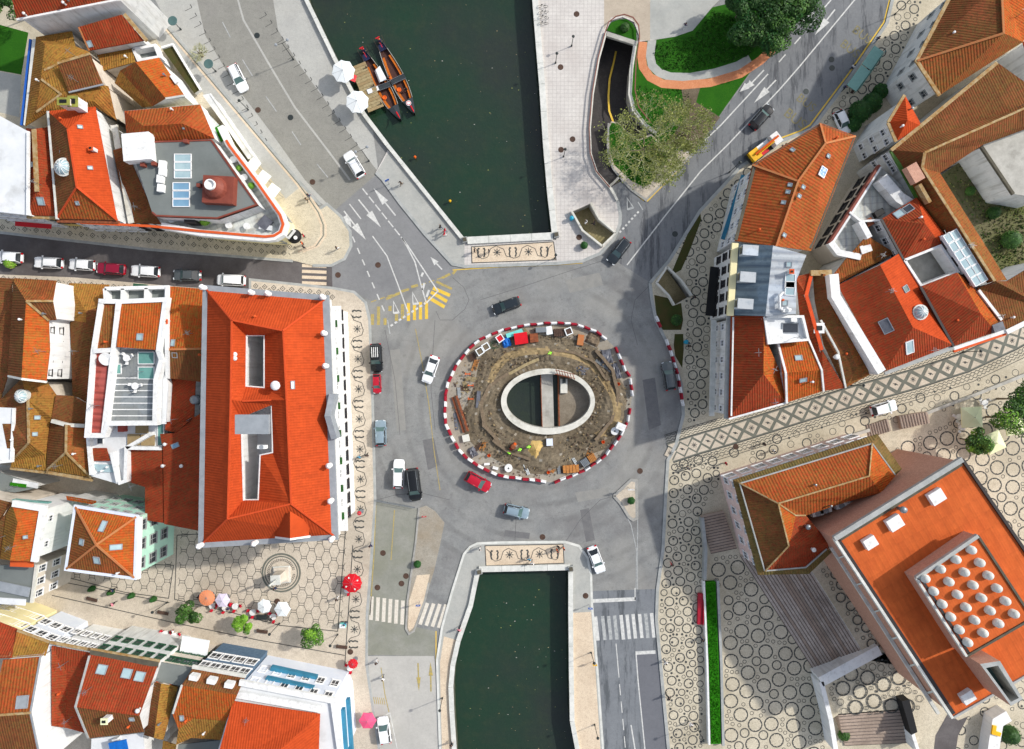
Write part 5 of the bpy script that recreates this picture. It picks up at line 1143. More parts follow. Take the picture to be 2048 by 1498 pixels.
strip(b, "34,1261,9.7 100,1285,9.7", .35, .2, 'ridge_moss', 'eaves')
b = building('house', 'tall house, striped orange north slope and brown south slope, white east wall, bottom left', 'white_clean', [('tile_stripe', "6,1320,12 80,1314,12 60,1426,14.2 -20,1432,14.2"), ('tile_brown', "-20,1432,14.2 60,1426,14.2 84,1540,12 -60,1540,12 -60,1432,14.2")])
skylight(b, 45, 1404, 1.6, 1.6, 'gutter', 'gutter'); strip(b, "-20,1432,14.4 60,1426,14.4", .3, .15, 'ridge_moss', 'ridge_cap'); strip(b, "80,1314,12.1 60,1426,14.3 84,1540,12.1", .2, .2, 'gutter', 'verge')
b = building('house', 'sunken dark red valley roof between white gable and skylight house', 'white_clean', [('tile_red', "103,1292,9.8 180,1306,9.8 133,1345,9.2; 103,1292,9.8 133,1345,9.2 133,1456,9.2 103,1452,9.8; 180,1306,9.8 185,1470,10 133,1456,9.2 133,1345,9.2")], fac=(((100, 1284), (180, 1302), 9.8, Wd(9.6, 2, 4, .9, 1.5)),))
strip(b, "100,1285,9.9 182,1300,9.9", .4, .2, 'ridge_moss', 'eaves')
b = building('house', 'red roof house with three large roof windows facing the square', 'white', [('tile_red', "181,1300,10.6 318,1324,10.6 313,1336,11 278,1432,13.6 150,1414,13.6 178,1312,11"), ('tile_brown', "150,1414,13.6 278,1432,13.6 287,1464,11.6 176,1477,11.6")], fac=(((181, 1300), (318, 1324), 10.6, Wd(10.4, 2, 6, .9, 1.5, 'g')),))
strip(b, "181,1299,10.8 319,1323,10.8", .4, .2, 'ridge_moss', 'eaves'); strip(b, "180,1306,10.9 316,1330,10.9", .8, .2, 'gutter_dark', 'gutter'); strip(b, "178,1312,11.2 150,1414,13.8 176,1477,11.8", .25, .2, 'grey_stone', 'verge')
for x, y in ((204, 1339), (254, 1347), (280, 1353)): skylight(b, x, y, 1.3, 1.2, 'glass_sky')
chimney(b, 219, 1434, .8, .7, 1.2, 'white', 'canvas_cream'); skylight(b, 264, 1438, .6, .5); vent(b, 279, 1418, .25, .7)
b = building('house', 'white rear terrace with a blue awning at the bottom left edge', 'white_clean', [('roof_white', "183,1478,8 286,1466,8 292,1540,8 180,1540,8")]); boxon(b, 250, 1480, 2.6, 1.5, .2, 'tarp_blue', 'awning', R(12), None, 1.6); boxon(b, 238, 1484, .8, 1.8, .9, 'white_clean', 'tank', R(12))
b = building('house', 'steep narrow mossy gable between skylight house and orange roof', 'beige', [('tile_brown', "298,1362,9.6 322,1368,11 308,1476,11 288,1470,9.6"), ('tile_moss', "322,1368,11 356,1374,9.6 326,1480,9.6 308,1476,11")], fac=()); strip(b, "297,1356,9.7 345,1366,9.7", .8, .3, 'terracotta', 'eaves')
b = building('old_house', 'weathered old facade with white screened scaffold in the row along the square', 'beige', [('roof_grey', "318,1324,9.2 386,1336,9.2 362,1372,10 300,1360,10")], fac=(((318, 1324), (386, 1336), 9.2, Wd(9, 2, 4, 1.0, 1.5, 'g')),))
b = building('tile_house', 'blue tiled facade of white arched windows with bright orange roof behind', 'tile_blue', [('tile_brown', "386,1336,10.2 490,1354,10.2 474,1390,12.4 363,1371,12.4"), ('tile_orange', "363,1371,12.4 474,1390,12.4 452,1442,11 386,1437,11 357,1459,10.4 345,1428,11.4"), ('tile_moss', "386,1437,11 452,1442,11 442,1480,9.6 382,1476,9.6; 357,1459,10.4 386,1437,11 382,1476,9.6 352,1490,9.6")],
    fac=(((388, 1336), (489, 1353), 10.2, [(8.2, 5, 1.35, 1.9, 'w'), (5.0, 4, 1.5, 2.0, 'w')]),))
strip(b, "384,1334,10.4 491,1353,10.4", .5, .35, 'white_stone', 'cornice'); strip(b, "363,1371,12.6 345,1428,11.6", .25, .2, 'white_stone', 'verge')
for x, y in ((393, 1350), (428, 1357), (463, 1365)): o = boxon(b, x, y, 1.2, .7, 1.1, 'white_clean', 'dormer', R(-10))
skylight(b, 364, 1436, .5, .8)
b = building('house', 'mossy low roofs and grey sheds at the bottom edge', 'beige', [('tile_moss', "326,1482,8 352,1490,8.6 345,1540,8 320,1540,7.6"), ('roof_grey', "352,1490,7 442,1480,7 432,1540,7 345,1540,7")])
b = building('pale_blue_corner_building', 'pale blue corner building with teal balconies and vivid orange roof, bottom edge', 'pale_blue', [('roof_white', "480,1368,11 664,1404,11 674,1430,11 682,1540,11 424,1540,11 466,1400,11")], th=.3, fac=(((482, 1369), (664, 1404), 11, [(8.8, 6, 1.1, 1.8, 'w'), (5.0, 6, 1.1, 2.0, 'w')]),), extra=[('tile_new', "466,1402,11.6 640,1428,11.6 560,1500,14 545,1540,14.6 428,1540,14.6; 640,1428,11.6 636,1540,13 545,1540,14.6 560,1500,14")])
strip(b, "478,1366,11.5 666,1402,11.5 685,1540,11.5", .8, .5, 'white_clean', 'parapet'); strip(b, "472,1390,11.6 642,1420,11.6", .9, .4, 'white_clean', 'parapet'); strip(b, "530,1362,8.0 625,1382,8.0", 1.0, .9, 'teal', 'balcony'); strip(b, "540,1340,5 632,1360,5", 1.0, .9, 'teal', 'balcony'); strip(b, "680,1420,8 688,1540,8", 1.2, .9, 'teal', 'balcony'); strip(b, "690,1400,5 700,1540,5", 1.2, .9, 'teal', 'balcony')
mat('riser_shade', c(124, 112, 104), c(86, 78, 72), 2.0, rough=0.9)  # riser shade painted as a dark band along each step's front edge
# ------------------------------ east block
b = building('bend_house', 'large striped orange hipped roof in the bend of the north-east road', 'white', [('tile_stripe', "1505,329 1597,362,13.4 1553,492,13.4 1470,482; 1641,246 1652,286,13.4 1597,362,13.4 1505,329; 1641,246 1712,272 1652,286,13.4; 1712,272 1622,502 1553,492,13.4 1597,362,13.4 1652,286,13.4")], ze=11, inset=.5, fac=(((1505, 329), (1470, 482), 11, Wd(10.4, 3, 5, 1.0, 1.5, 'w', 1.2, 3.0)),))
strip(b, "1472,480,11.2 1509,333,11.2 1641,251,11.2 1706,275,11.2 1620,496,11.2", .45, .1, 'gutter_dark', 'gutter')
for px in ("1641,246,11.2 1652,286,13.6 1597,362,13.6 1553,492,13.6", "1597,362,13.6 1505,329,11.2", "1652,286,13.6 1712,272,11.2"): strip(b, px, .28, .14, 'ridge', 'ridge_cap')
for x, y in ((1656, 312), (1606, 374), (1598, 392), (1580, 370), (1576, 384), (1567, 405), (1568, 470), (1585, 300)): skylight(b, x, y, .45, .55)
skylight(b, 1645, 344, 1.3, 1.1, 'sign_blue', 'frame_white', 'tarpaulin')
strip(b, "1487,350,4.2 1446,478,4.2", .6, .25, 'teal', 'awning')
b = building('zinc_roof_house', 'white house with zinc mansard roof, three dormers and cream cornice', 'white', [('metal_zinc', "1472,487,11.2 1546,491,14 1531,632,14 1462,630,11.2"), ('metal_light', "1546,491,14 1613,510,14.6 1593,560,14.6 1592,628,14.4 1531,632,14")], inset=.15, fac=(((1472, 487), (1462, 630), 11.2, Wd(10.6, 3, 5, 1.0, 1.6, 'd', 1.4, 3.1)),))
strip(b, "1471,486,11.6 1461,631,11.6", .9, .5, 'cream', 'cornice')
for x, y in ((1496, 503), (1491, 556), (1486, 609)):
    p, _ = onroof(b, x, y); p = p - root_loc(b); g = MB(); g.box(0, 0, .35, 2.2, 1.45, 1.5, 'metal_light', R(-4)); g.box(-1.12, .08, .4, .1, 1.0, .9, 'glass_dark', R(-4)); o = g.build('dormer', b, world=False); o.location = p
skylight(b, 1578, 529, .7, .7); skylight(b, 1570, 606, .7, .7); skylight(b, 1580, 562, 1.9, 1.3, 'glass_sky', 'frame_white'); skylight(b, 1580, 577, 1.9, 1.3, 'glass_sky', 'frame_white'); chimney(b, 1578, 545, .5, .5, .9)
g = MB(); P = [Vector(p) for p in ((0, 0, .5), (.2, 1.6, .6), (1.0, 2.0, .6))]; g.tube([(1.2, -.6, .5), (-.4, -.4, .5), (-.4, 1.4, .5), (.1, 1.9, .5)], .22, 'white_clean', 8); p, _ = onroof(b, 1562, 612); o = g.build('air_duct', b, world=False); o.location = p - root_loc(b)
for x, y in ((1566, 618), (1570, 622)): ac(b, x, y, 0)
o = thing('cafe_awning', 'black cafe awning with lights along the zinc roofed house', 'awning', W(1424, 585)); g = MB(); g.sweep(G3("1434,534,3.2 1424,632,3.2"), 2.0, .2, 'black'); g.build('canopy', o); g = MB(); g.sweep(G3("1444,534,3.6 1434,632,3.6"), .15, .5, 'frame_dark'); g.build('fascia', o)
g = MB()
for k in range(6): q_ = W(1437 - k * .9, 557 + k * 10, 4.4); g.box(q_.x, q_.y, 4.4, .12, .38, .45, 'black')
g.build('lettering', o)
b = building('corner_house', 'white corner house with brown tiled roof where the diamond paved street begins', 'white', [('tile_red', "1462,632,10 1528,632,12.8 1527,748,12.8 1457,837,10; 1457,837,10 1527,748,12.8 1571,805,10.4"), ('tile_orange', "1528,632,12.8 1537,690,12 1560,742,11 1571,805,10.4 1527,748,12.8")], inset=.35, fac=(((1462, 632), (1457, 837), 10, Wd(9.6, 3, 6, .9, 1.4, 'w', 1.2, 3.0)),))
strip(b, "1467,634,10.35 1463,832,10.35", .2, .2, 'white_clean', 'gutter'); strip(b, "1460,632,9.6 1455,838,9.6", .9, .4, 'grey_stone', 'cornice'); strip(b, "1458,838,10.2 1572,806,10.6", .25, .2, 'white_clean', 'verge'); strip(b, "1428,640,4.2 1424,832,4.2", .8, .3, 'white_stone', 'balcony')
b = building('roof_terrace_house', 'dazzling white roof terrace with a dark roof window among the east roofs', 'white_clean', [('roof_white', "1530,633 1606,633 1617,679 1560,682 1538,686")], ze=12.4, th=.3)
for px in ("1530,633 1606,633 1617,679 1538,686 1530,633",): strip(b, px, .35, .8, 'white_clean', 'parapet', 13)
skylight(b, 1580, 656, 2.2, 1.4, 'glass_dark', 'gutter'); boxon(b, 1550, 672, 1.9, 1.6, .5, 'white_clean', 'roof_hatch', R(8)); boxon(b, 1585, 640, .8, .6, .6, 'white_clean', 'roof_hatch')
b = building('house', 'orange gabled house with white verge at the start of the diamond paved street', 'white', [('tile_orange', "1560,682,11 1618,680,11 1643,740,12.6 1565,746,12.6; 1565,746,12.6 1643,740,12.6 1647,782,10.6 1571,806,10.6")])
strip(b, "1556,684,11.4 1572,746,12.8 1574,807,10.8", .3, .4, 'white_clean', 'verge'); strip(b, "1618,679,11.2 1644,740,12.8 1648,783,10.8", .25, .3, 'white_clean', 'verge'); skylight(b, 1597, 716, 1.0, .7); skylight(b, 1606, 760, 1.0, .5)
b = building('house', 'long bent red roof with white chimney box behind the zinc roof', 'white', [('tile_red', "1597,552,9.8 1624,545,9.8 1613,590,11.2 1644,700,11.2 1690,776,9.6 1647,782,9.6 1618,680,10.4 1600,632,10.4 1593,560,10.4")])
strip(b, "1624,545,10 1613,590,11.4 1644,700,11.4", .5, .14, 'ridge_red', 'ridge_cap'); chimney(b, 1633, 657, 1.3, 1.3, .8, 'white_clean', 'white_clean'); vent(b, 1670, 714, .3, .7); strip(b, "1642,640,10.9 1677,704,10.8 1692,776,9.8", .25, .3, 'white_stone', 'verge')
b = building('house', 'long brown mossy gable hugging the white fire wall', 'white', [('tile_brown', "1626,545,9.6 1646,548,10.6 1660,610,10.8 1715,735,10.6 1690,776,9.4 1648,690,10 1630,600,10"), ('tile_old', "1646,548,10.6 1664,548,9.8 1672,592,9.8 1752,743,9.6 1690,776,9.4 1715,735,10.6 1660,610,10.8")])
strip(b, "1622,546,10.4 1664,545,10.4", .8, .5, 'ridge_moss', 'parapet')
b = building('house', 'wide dark red hipped roof beside the white fire wall, with glass cupola', 'white', [('tile_red', "1676,570,10.6 1760,530,13 1826,655,13 1770,743,10.6"), ('tile_new', "1760,530,13 1798,507,11 1842,573,10.8 1906,690,10.6 1826,655,13"), ('tile_red', "1770,743,10.6 1826,655,13 1906,690,10.6")])
strip(b, "1668,548,12 1672,592,12 1764,744,12", 1.3, 2.4, 'white_clean', 'fire_wall'); cupola(b, 1837, 625, 1.0); skylight(b, 1772, 652, 2.0, 1.3, 'tarp_grey'); skylight(b, 1819, 694, 1.1, 2.0, 'glass_sky', 'frame_white'); skylight(b, 1811, 578, .9, 1.0, 'glass_green'); strip(b, "1770,746,10.3 1908,694,10.3", .6, .3, 'grey_stone', 'gutter')
b = building('house', 'dark red roof with two roof windows right of the cupola roof', 'white', [('tile_red', "1842,573,12 1914,545,12 1962,628,12.6 1908,692,10.4; 1908,692,10.4 1962,628,12.6 1992,664,10.2"), ('tile_orange', "1914,545,12 1938,562,10.6 2000,646,10.2 1992,664,10.2 1962,628,12.6")])
skylight(b, 1872, 580, 1.2, .7, 'tarp_grey'); skylight(b, 1903, 634, 1.4, 1.2, 'tarp_grey'); strip(b, "1842,574,12.2 1908,693,10.6", .35, .3, 'frame_dark', 'gutter'); strip(b, "1908,697,10 2012,662,10", .5, .3, 'white_clean', 'cornice'); strip(b, "1908,702,9.8 2012,667,9.8", .5, .3, 'terracotta', 'eaves')
b = building('light_court', 'white walled light court with three dark windows among red roofs', 'white_clean', [('concrete', "1810,520 1882,491 1917,543 1844,572")], ze=8)
strip(b, "1810,520 1882,491 1917,543 1844,572 1810,520", .35, 2.6, 'white_clean', 'parapet', 11.2)
b = building('house', 'red hipped roof with two roof windows above the light court', 'white', [('tile_red', "1763,438,11 1833,395,11 1851,448,12.8; 1763,438,11 1851,448,12.8 1882,490,11 1806,518,11"), ('tile_new', "1833,395,11 1890,470,11 1882,490,11 1851,448,12.8")], fac=(((1763, 438), (1806, 518), 11, Wd(10.6, 1, 3, 1.0, 1.4)),))
skylight(b, 1816, 418, 1.3, 1.0, 'glass_dark'); skylight(b, 1798, 428, 1.3, 1.0, 'glass_sky'); strip(b, "1763,438,11.1 1808,520,11.1", .3, .2, 'frame_dark', 'gutter')
b = building('glass_roof_house', 'long white framed glass roof between red roof and mossy wing', 'white_clean', [('roof_white', "1882,472 1914,457 1976,560 1950,574")], ze=12.2, th=.4, fac=(((1882, 472), (1950, 574), 12.2, [(10.4, 3, 1.4, 1.8, 'd')]),))
for i in range(6):
    for k in range(2):
        f = (i + .5) / 6; gx = .27 + .46 * k; ax, ay = 1882 + 68 * f, 472 + 102 * f; bx, by = 1914 + 62 * f, 457 + 103 * f; skylight(b, ax + (bx - ax) * gx, ay + (by - ay) * gx, 1.3, 1.0, 'glass_sky', 'frame_white', 'roof_pane', R(-58))
b = building('terrace_house', 'white house with tiled terraces and maroon edge behind the bend house', 'beige', [('terrace_tile', "1662,484 1700,424 1758,332 1833,395 1763,440 1722,442 1735,470 1722,514 1690,516")], ze=8.4, th=.3, fac=(((1662, 484), (1758, 332), 8.4, Wd(8.0, 2, 6, 1.5, 1.7, 'd', 1.4, 3.2)),))
strip(b, "1660,486 1700,424 1760,330", .35, .9, 'maroon', 'parapet', 9.3); strip(b, "1664,488 1703,428 1762,334", .3, .9, 'white_clean', 'parapet', 9.3); strip(b, "1700,424 1722,442 1765,440", .3, 1.1, 'white_clean', 'parapet', 9.5); strip(b, "1662,484 1678,505 1722,514", .9, 1.0, 'white_clean', 'parapet', 9.4); strip(b, "1722,442 1740,475", .8, 2.2, 'white_clean', 'parapet', 10.5); strip(b, "1765,355,10.5 1800,395,10.5 1828,412,10.5", 1.6, 1.8, 'white', 'wall')
boxon(b, 1720, 450, 1.4, 1.0, .8, 'white_clean', 'bench'); boxon(b, 1733, 447, 1.2, 1.1, .8, 'rust', 'cabinet', R(30)); boxon(b, 1754, 428, 1.4, .9, .8, 'black', 'sofa', R(30)); boxon(b, 1724, 500, 1.6, 1.2, 1.2, 'white_clean', 'shed', R(20))
b = building('house', 'brown mossy roof wedge under the white terraces', 'white', [('tile_old', "1690,520,9.2 1735,470,9.8 1745,478,9.8 1790,506,9 1675,568,9 1668,548,9")])
b = building('mossy_wing', 'long L shaped mossy tiled wings around a weedy yard in the upper right', 'white', [('tile_brown', "1783,300,11 1995,125,11 2100,200,11.6 2075,205,13 1850,305,13.2"), ('tile_brown', "1850,305,13.2 2075,205,13 2100,240,11 1965,290,11 1880,346,11 1845,335,12.6; 1783,300,11 1850,305,13.2 1845,335,12.6 1806,336,10.8"), ('tile_old', "1806,336,10.8 1845,335,12.6 1990,562,12.6 1976,566,11.4 1914,457,11 1890,470,10.6 1835,395,10.6"), ('tile_old', "1845,335,12.6 1880,346,11 2014,560,11 1990,562,12.6")], fac=(((1783, 300), (1806, 336), 11, Wd(10.4, 2, 3, .9, 1.1)),))
strip(b, "1850,305,13.4 2075,205,13.2", .3, .14, 'ridge_moss', 'ridge_cap'); strip(b, "1845,335,12.8 1990,562,12.8", .35, .14, 'ridge_moss', 'ridge_cap'); strip(b, "1850,305,13.4 1845,335,12.8", .4, .14, 'ridge_moss', 'ridge_cap'); strip(b, "1783,300,11.2 1995,125,11.2", .5, .3, 'ridge_moss', 'eaves'); strip(b, "1783,300,11 1835,395,10.7", .5, .3, 'leaf_mid', 'roof_weeds'); boxon(b, 1822, 350, 1.6, 2.6, 1.2, 'brick', 'chimney', R(30)); boxon(b, 1842, 390, .5, 3.0, 1.0, 'ridge_moss', 'chimney', R(30))
g = MB(); a = W(1795, 232, 11.6); 
b = building('house', 'small vivid orange hipped roof above the ivy covered wall, upper right', 'white', [('tile_new', "1810,190,11 1844,252,11 1815,240,12.4; 1844,252,11 1793,283,11 1815,240,12.4; 1793,283,11 1777,245,11 1815,240,12.4; 1777,245,11 1810,190,11 1815,240,12.4")], fac=(((1777, 245), (1793, 283), 11, Wd(10.4, 3, 2, .9, 1.1)),))
strip(b, "1777,245,11.1 1810,190,11.1", .5, .2, 'ridge_moss', 'eaves'); strip(b, "1777,245,11.1 1793,283,11.1", .5, .2, 'ridge_moss', 'eaves')
b = building('villa', 'white villa with mossy orange hipped roof at the upper right corner', 'white', [('tile_brown', "1920,-40,11 1835,121,11 2008,66,14 2003,-40,14"), ('tile_old', "1835,121,11 1880,190,11 2046,84,11 2008,66,14"), ('tile_orange', "2003,-40,14 2008,66,14 2046,84,11 2110,-40,11")], inset=.6, fac=(((1920, -40), (1835, 121), 11, Wd(9.6, 2, 4, .8, 1.2, 's')), ((1835, 121), (1880, 190), 11, Wd(9.4, 2, 2, .9, 1.1, 's'))))
strip(b, "1918,-40,11.1 1834,121,11.1 1880,191,11.1", .5, .25, 'ridge_moss', 'eaves'); strip(b, "1835,121,11.2 2008,66,14.2 2003,-40,14.2", .3, .14, 'ridge', 'ridge_cap')
b = building('yard', 'weedy paved yard behind the mossy wings, right edge', 'grey_stone', [('yard', "1882,350 1964,294 2100,450 2100,500 2014,562")], ze=3, inset=.02)
b = building('flat_roof_house', 'bare pale grey flat roof at the right edge beside the weedy yard', 'white', [('concrete', "1963,291 2100,216 2100,400 2028,388")], ze=9.2, fac=(((1963, 291), (2028, 388), 9.2, ()),)); strip(b, "1963,291 2028,388", .4, .4, 'gutter_dark', 'parapet', 9.5)
b = building('house', 'brown ribbed roofs at the right edge above the diamond paved street', 'white', [('tile_brown', "1955,577,10.8 1990,562,12.4 2014,562,11.6 2100,510,11.6 2100,620,10 2018,662,10 1998,645,10.4")]); strip(b, "1958,580,11 2004,640,10.6", .4, .5, 'white_clean', 'parapet'); strip(b, "2014,664,10.2 2100,622,10.2", .7, .4, 'white_clean', 'cornice'); boxon(b, 1990, 655, 1.6, 1.2, .8, 'tarp_grey', 'roof_unit', R(20))
b = building('house', 'red roof corner at the very top right edge', 'white', [('tile_red', "2046,84,9 2110,40,9 2110,180,10 2080,200,10")])
# ------------------------------ the palace and the museum
b = building('palace', 'pink palace with mossy eaves and hipped roof around a dark inner court', 'pink', [('tile_stripe', "1479,966,10 1745,886,10 1739,952,12.4 1557,1007,12.4; 1557,1007,12.4 1739,952,12.4 1762,986,10.6 1702,1001,10.4 1612,1031,10.4 1592,1031,11"), ('tile_brown', "1479,966,10 1557,1007,12.4 1578,1092,12.4 1530,1143,10"), ('tile_orange', "1745,886,10 1792,950,10 1762,986,10.6 1739,952,12.4; 1557,1007,12.4 1592,1031,11 1578,1092,12.4"), ('tile_red', "1592,1031,11 1612,1031,10.4 1658,1085,10.4 1655,1098,10 1605,1095,11.6 1578,1092,12.4; 1530,1143,10 1578,1092,12.4 1605,1095,11.6 1655,1098,10 1612,1136,10"),
    ('tile_eaves', "1466,960,9.5 1755,868,9.5 1745,886,10 1479,966,10; 1466,960,9.5 1479,966,10 1530,1143,10 1516,1150,9.5; 1755,868,9.5 1804,938,9.5 1792,950,10 1745,886,10; 1516,1150,9.5 1530,1143,10 1612,1136,10 1655,1098,10 1664,1104,9.5 1618,1148,9.5")], inset=.7,
    fac=(((1466, 960), (1755, 868), 9.5, [(7.4, 11, 1.2, 1.8, 'w'), (3.4, 9, 1.6, 2.4, 'w')]), ((1466, 960), (1516, 1150), 9.5, [(7.4, 6, 1.1, 1.8, 'w'), (3.4, 6, 1.1, 1.9, 'w')])))
strip(b, "1530,1142,10.2 1480,967,10.2 1745,887,10.2 1791,950,10.2", .18, .25, 'grey_stone', 'gutter'); strip(b, "1530,1142,10.2 1612,1135,10.2 1654,1098,10.2", .18, .25, 'grey_stone', 'gutter')
for px in ("1479,966,10.2 1557,1007,12.6 1739,952,12.6 1745,886,10.2", "1557,1007,12.6 1592,1031,11.2 1612,1031,10.6", "1578,1092,12.6 1530,1143,10.2", "1557,1007,12.6 1578,1092,12.6"): strip(b, px, .2, .14, 'ridge_moss', 'ridge_cap')
for x, y in ((1629, 1024), (1645, 1018), (1676, 1009), (1698, 1005)): p = W(x, y, 7); inst('air_conditioner', AC_me, b, p - root_loc(b), R(15), 1.7)
vent(b, 1612, 1052, .3, .9, 'grey_metal'); vent(b, 1625, 1098, .25, .6)
b = building('museum', 'brick museum with huge flat orange roof and raised skylight deck', 'brick', [('tile_museum', "1672,1078 1925,921 2040,1085 2110,1190 2110,1318 1907,1434")], ze=16, th=.5, inset=.1)
strip(b, "1670,1078 1926,919", .7, .6, 'grey_stone', 'parapet', 16.5); strip(b, "1670,1078 1906,1437", .35, .6, 'white_stone', 'parapet', 16.4); strip(b, "1678,1081 1908,1428", .5, .3, 'frame_dark', 'gutter', 16.15); strip(b, "1926,919 2112,1190", .4, .4, 'frame_dark', 'parapet', 16.3); strip(b, "1680,1079 1924,928", .5, .3, 'gutter_dark', 'gutter', 16.15); strip(b, "1907,1436 2112,1318", .3, .3, 'grey_stone', 'parapet', 16.2)
DK = V("1834,1157 1957,1072 2066,1237 1934,1313")
me2, _, _, pls = uv_mesh('roof_deck', [([W(p[0], p[1], 19) for p in DK], 'tile_museum')], root_loc(b), .3); inst('roof_deck', me2, b); BUILDINGS[b.name]['planes'] = list(pls) + BUILDINGS[b.name]['planes']
g = MB(); P = [W(p[0], p[1], 19) for p in DK]
for i in range(4): p, q = P[i - 1], P[i]; g.face([(p.x, p.y, 15.9), (q.x, q.y, 15.9), (q.x, q.y, 18.8), (p.x, p.y, 18.8)], 'brick')
g.build('deck_wall', b)
strip(b, "1834,1157 1957,1072", .5, .5, 'grey_stone', 'parapet', 19.35); strip(b, "1834,1157 1934,1313", .3, .5, 'white_stone', 'parapet', 19.35); strip(b, "1957,1072 2066,1237 1934,1313", .3, .3, 'gutter_dark', 'parapet', 19.2); strip(b, "1842,1156 1938,1306", .35, .3, 'frame_dark', 'gutter', 19.1)
dm_ = MB(); dm_.lathe([(.56, 0), (.56, .6), (.52, .62), (.48, .82), (.36, .98), (.2, 1.08), (.02, 1.12)], 'white_stone', 18); dm_me2 = dm_.mesh('skylight_dome', smooth=True)
for i in range(6):
    for k in range(4):
        x, y = 1951 + 17.2 * i - 31.2 * k, 1103 + 25.8 * i + 19.2 * k
        inst('skylight_dome', dm_me2, b, W(x, y, 20.2) - Vector((0, 0, 1.2)) - root_loc(b), i)
for x, y, s in ((1868, 992, 1.0), (1785, 1044, 1.0), (1736, 1083, .85), (1930, 1390, .85)): boxon(b, x, y, 2.0 * s, 1.7 * s, .8, 'white_clean', 'skylight_box', R(32))
vent(b, 1796, 1016, .35, 1.6, 'grey_metal')
g = MB(); P = [W(*p, 21) for p in V("1960,1328 2000,1322 2046,1398 2022,1412")]; Q = [W(*p, 21) for p in V("1972,1336 1996,1331 2038,1396 2022,1404")]
for i in range(4):
    p, q = P[i - 1], P[i]; r_, s_ = Q[i - 1], Q[i]
    g.face([(p.x, p.y, 2), (q.x, q.y, 2), (q.x, q.y, 21), (p.x, p.y, 21)], 'brick'); g.face([p, q, s_, r_], 'grey_stone'); g.face([(r_.x, r_.y, 21), (s_.x, s_.y, 21), (s_.x, s_.y, 17), (r_.x, r_.y, 17)], 'concrete')
g.face([(v.x, v.y, 18.2) for v in Q], 'glass_green'); g.build('stair_tower', b)
for i in range(6):
    f = (i + .6) / 6.6; x, y = 1672 + 235 * f, 1078 + 358 * f; strip(b, "%g,%g,15.8 %g,%g,9" % (x, y, x - 18, y + 6), .5, .5, 'white_stone', 'strut'); strip(b, "%g,%g,12 %g,%g,12" % (x + 8, y + 16, x + 22, y + 38), .2, 1.0, 'glass_dark', 'window')
strip(b, "1664,1095,11.5 1878,1428,11.5", .45, .5, 'white_stone', 'band')
# ------------------------------ stairs and terraces in the south-east
def stairs(name, label, la, lb, n, z0, z1, m, landing=()):
    """flight between two edge lines (px at rising height)"""
    o = thing(name, label, 'stairs', W(*la[0])); 
    tot = n
    for k in range(n):
        f0, f1 = k / n, (k + 1) / n; zk = z0 + (z1 - z0) * (k + 1) / n if k not in landing else None
        if zk is None: zk = z0 + (z1 - z0) * (min(landing)) / n
        elif landing and k > max(landing): zk = z0 + (z1 - z0) * (k + 1 - len(landing) * .5) / n
        def pt(A, f): return W(A[0][0] + (A[1][0] - A[0][0]) * f, A[0][1] + (A[1][1] - A[0][1]) * f, zk)
        def P2(f): 
            a = W(la[0][0] + (lb[0][0] - la[0][0]) * f, la[0][1] + (lb[0][1] - la[0][1]) * f, zk); d = W(la[1][0] + (lb[1][0] - la[1][0]) * f, la[1][1] + (lb[1][1] - la[1][1]) * f, zk); return a, d
        a, d = P2(f0); e, h = P2(f1); g = MB(); g.prism([(a.x, a.y), (d.x, d.y), (h.x, h.y), (e.x, e.y)], 0, zk, 'stairs' if (k in landing or (m == 'stairs_old' and k % 5 == 2)) else m); u_ = (e - a).normalized() * .07; g.sweep([a + u_ + Vector((0, 0, .006)), d + u_ + Vector((0, 0, .006))], .13, 0, 'riser_shade'); g.build('step', o)
    return o
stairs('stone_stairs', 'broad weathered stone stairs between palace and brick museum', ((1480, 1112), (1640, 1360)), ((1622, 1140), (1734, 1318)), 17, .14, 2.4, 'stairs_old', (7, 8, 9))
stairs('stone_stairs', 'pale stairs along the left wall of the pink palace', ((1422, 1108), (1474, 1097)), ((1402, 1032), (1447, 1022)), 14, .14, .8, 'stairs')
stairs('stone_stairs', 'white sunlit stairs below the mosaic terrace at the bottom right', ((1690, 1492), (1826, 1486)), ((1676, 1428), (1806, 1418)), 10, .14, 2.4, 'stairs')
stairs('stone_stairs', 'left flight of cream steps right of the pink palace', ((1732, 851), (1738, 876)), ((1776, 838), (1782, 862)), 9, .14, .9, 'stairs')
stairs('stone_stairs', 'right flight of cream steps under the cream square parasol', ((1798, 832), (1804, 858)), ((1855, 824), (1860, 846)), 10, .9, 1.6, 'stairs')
def terrace(px, z, m, label, walls=()):
    o = thing('mosaic_terrace', label, 'terrace', W(*V(px)[0])); g = MB(); g.prism([(p.x, p.y) for p in G3(px, z)], 0, z, 'white', m); g.build('paving', o)
    for q, wd, h in walls: g = MB(); g.sweep(G3(q, z + h), wd, h + z, 'white_clean'); g.build('parapet', o)
    return o
terrace("1622,1140 1665,1105 1800,1290 1790,1330 1736,1320", 2.4, 'calcada_grey', 'narrow ringed terrace at the foot of the brick museum')
terrace("1644,1362 1758,1302 1800,1320 1885,1425 1828,1500 1808,1420 1676,1430 1660,1440", 2.4, 'calcada_grey', 'sunlit ringed mosaic terrace with white walls at the bottom right', (("1642,1364 1760,1300", 1.6, .9), ("1643,1364 1662,1440 1672,1500", .7, .9), ("1806,1404 1836,1500", .5, .9)))
o = thing('poster_box', 'black upright poster box on the mosaic terrace', 'sign', W(1806, 1410)); g = MB(); P = [W(1795, 1395, 3), W(1810, 1392, 3), W(1826, 1456, 3), W(1814, 1462, 3)]; g.prism([(p.x, p.y) for p in P], 2.4, 4.2, 'black'); g.build('case', o)
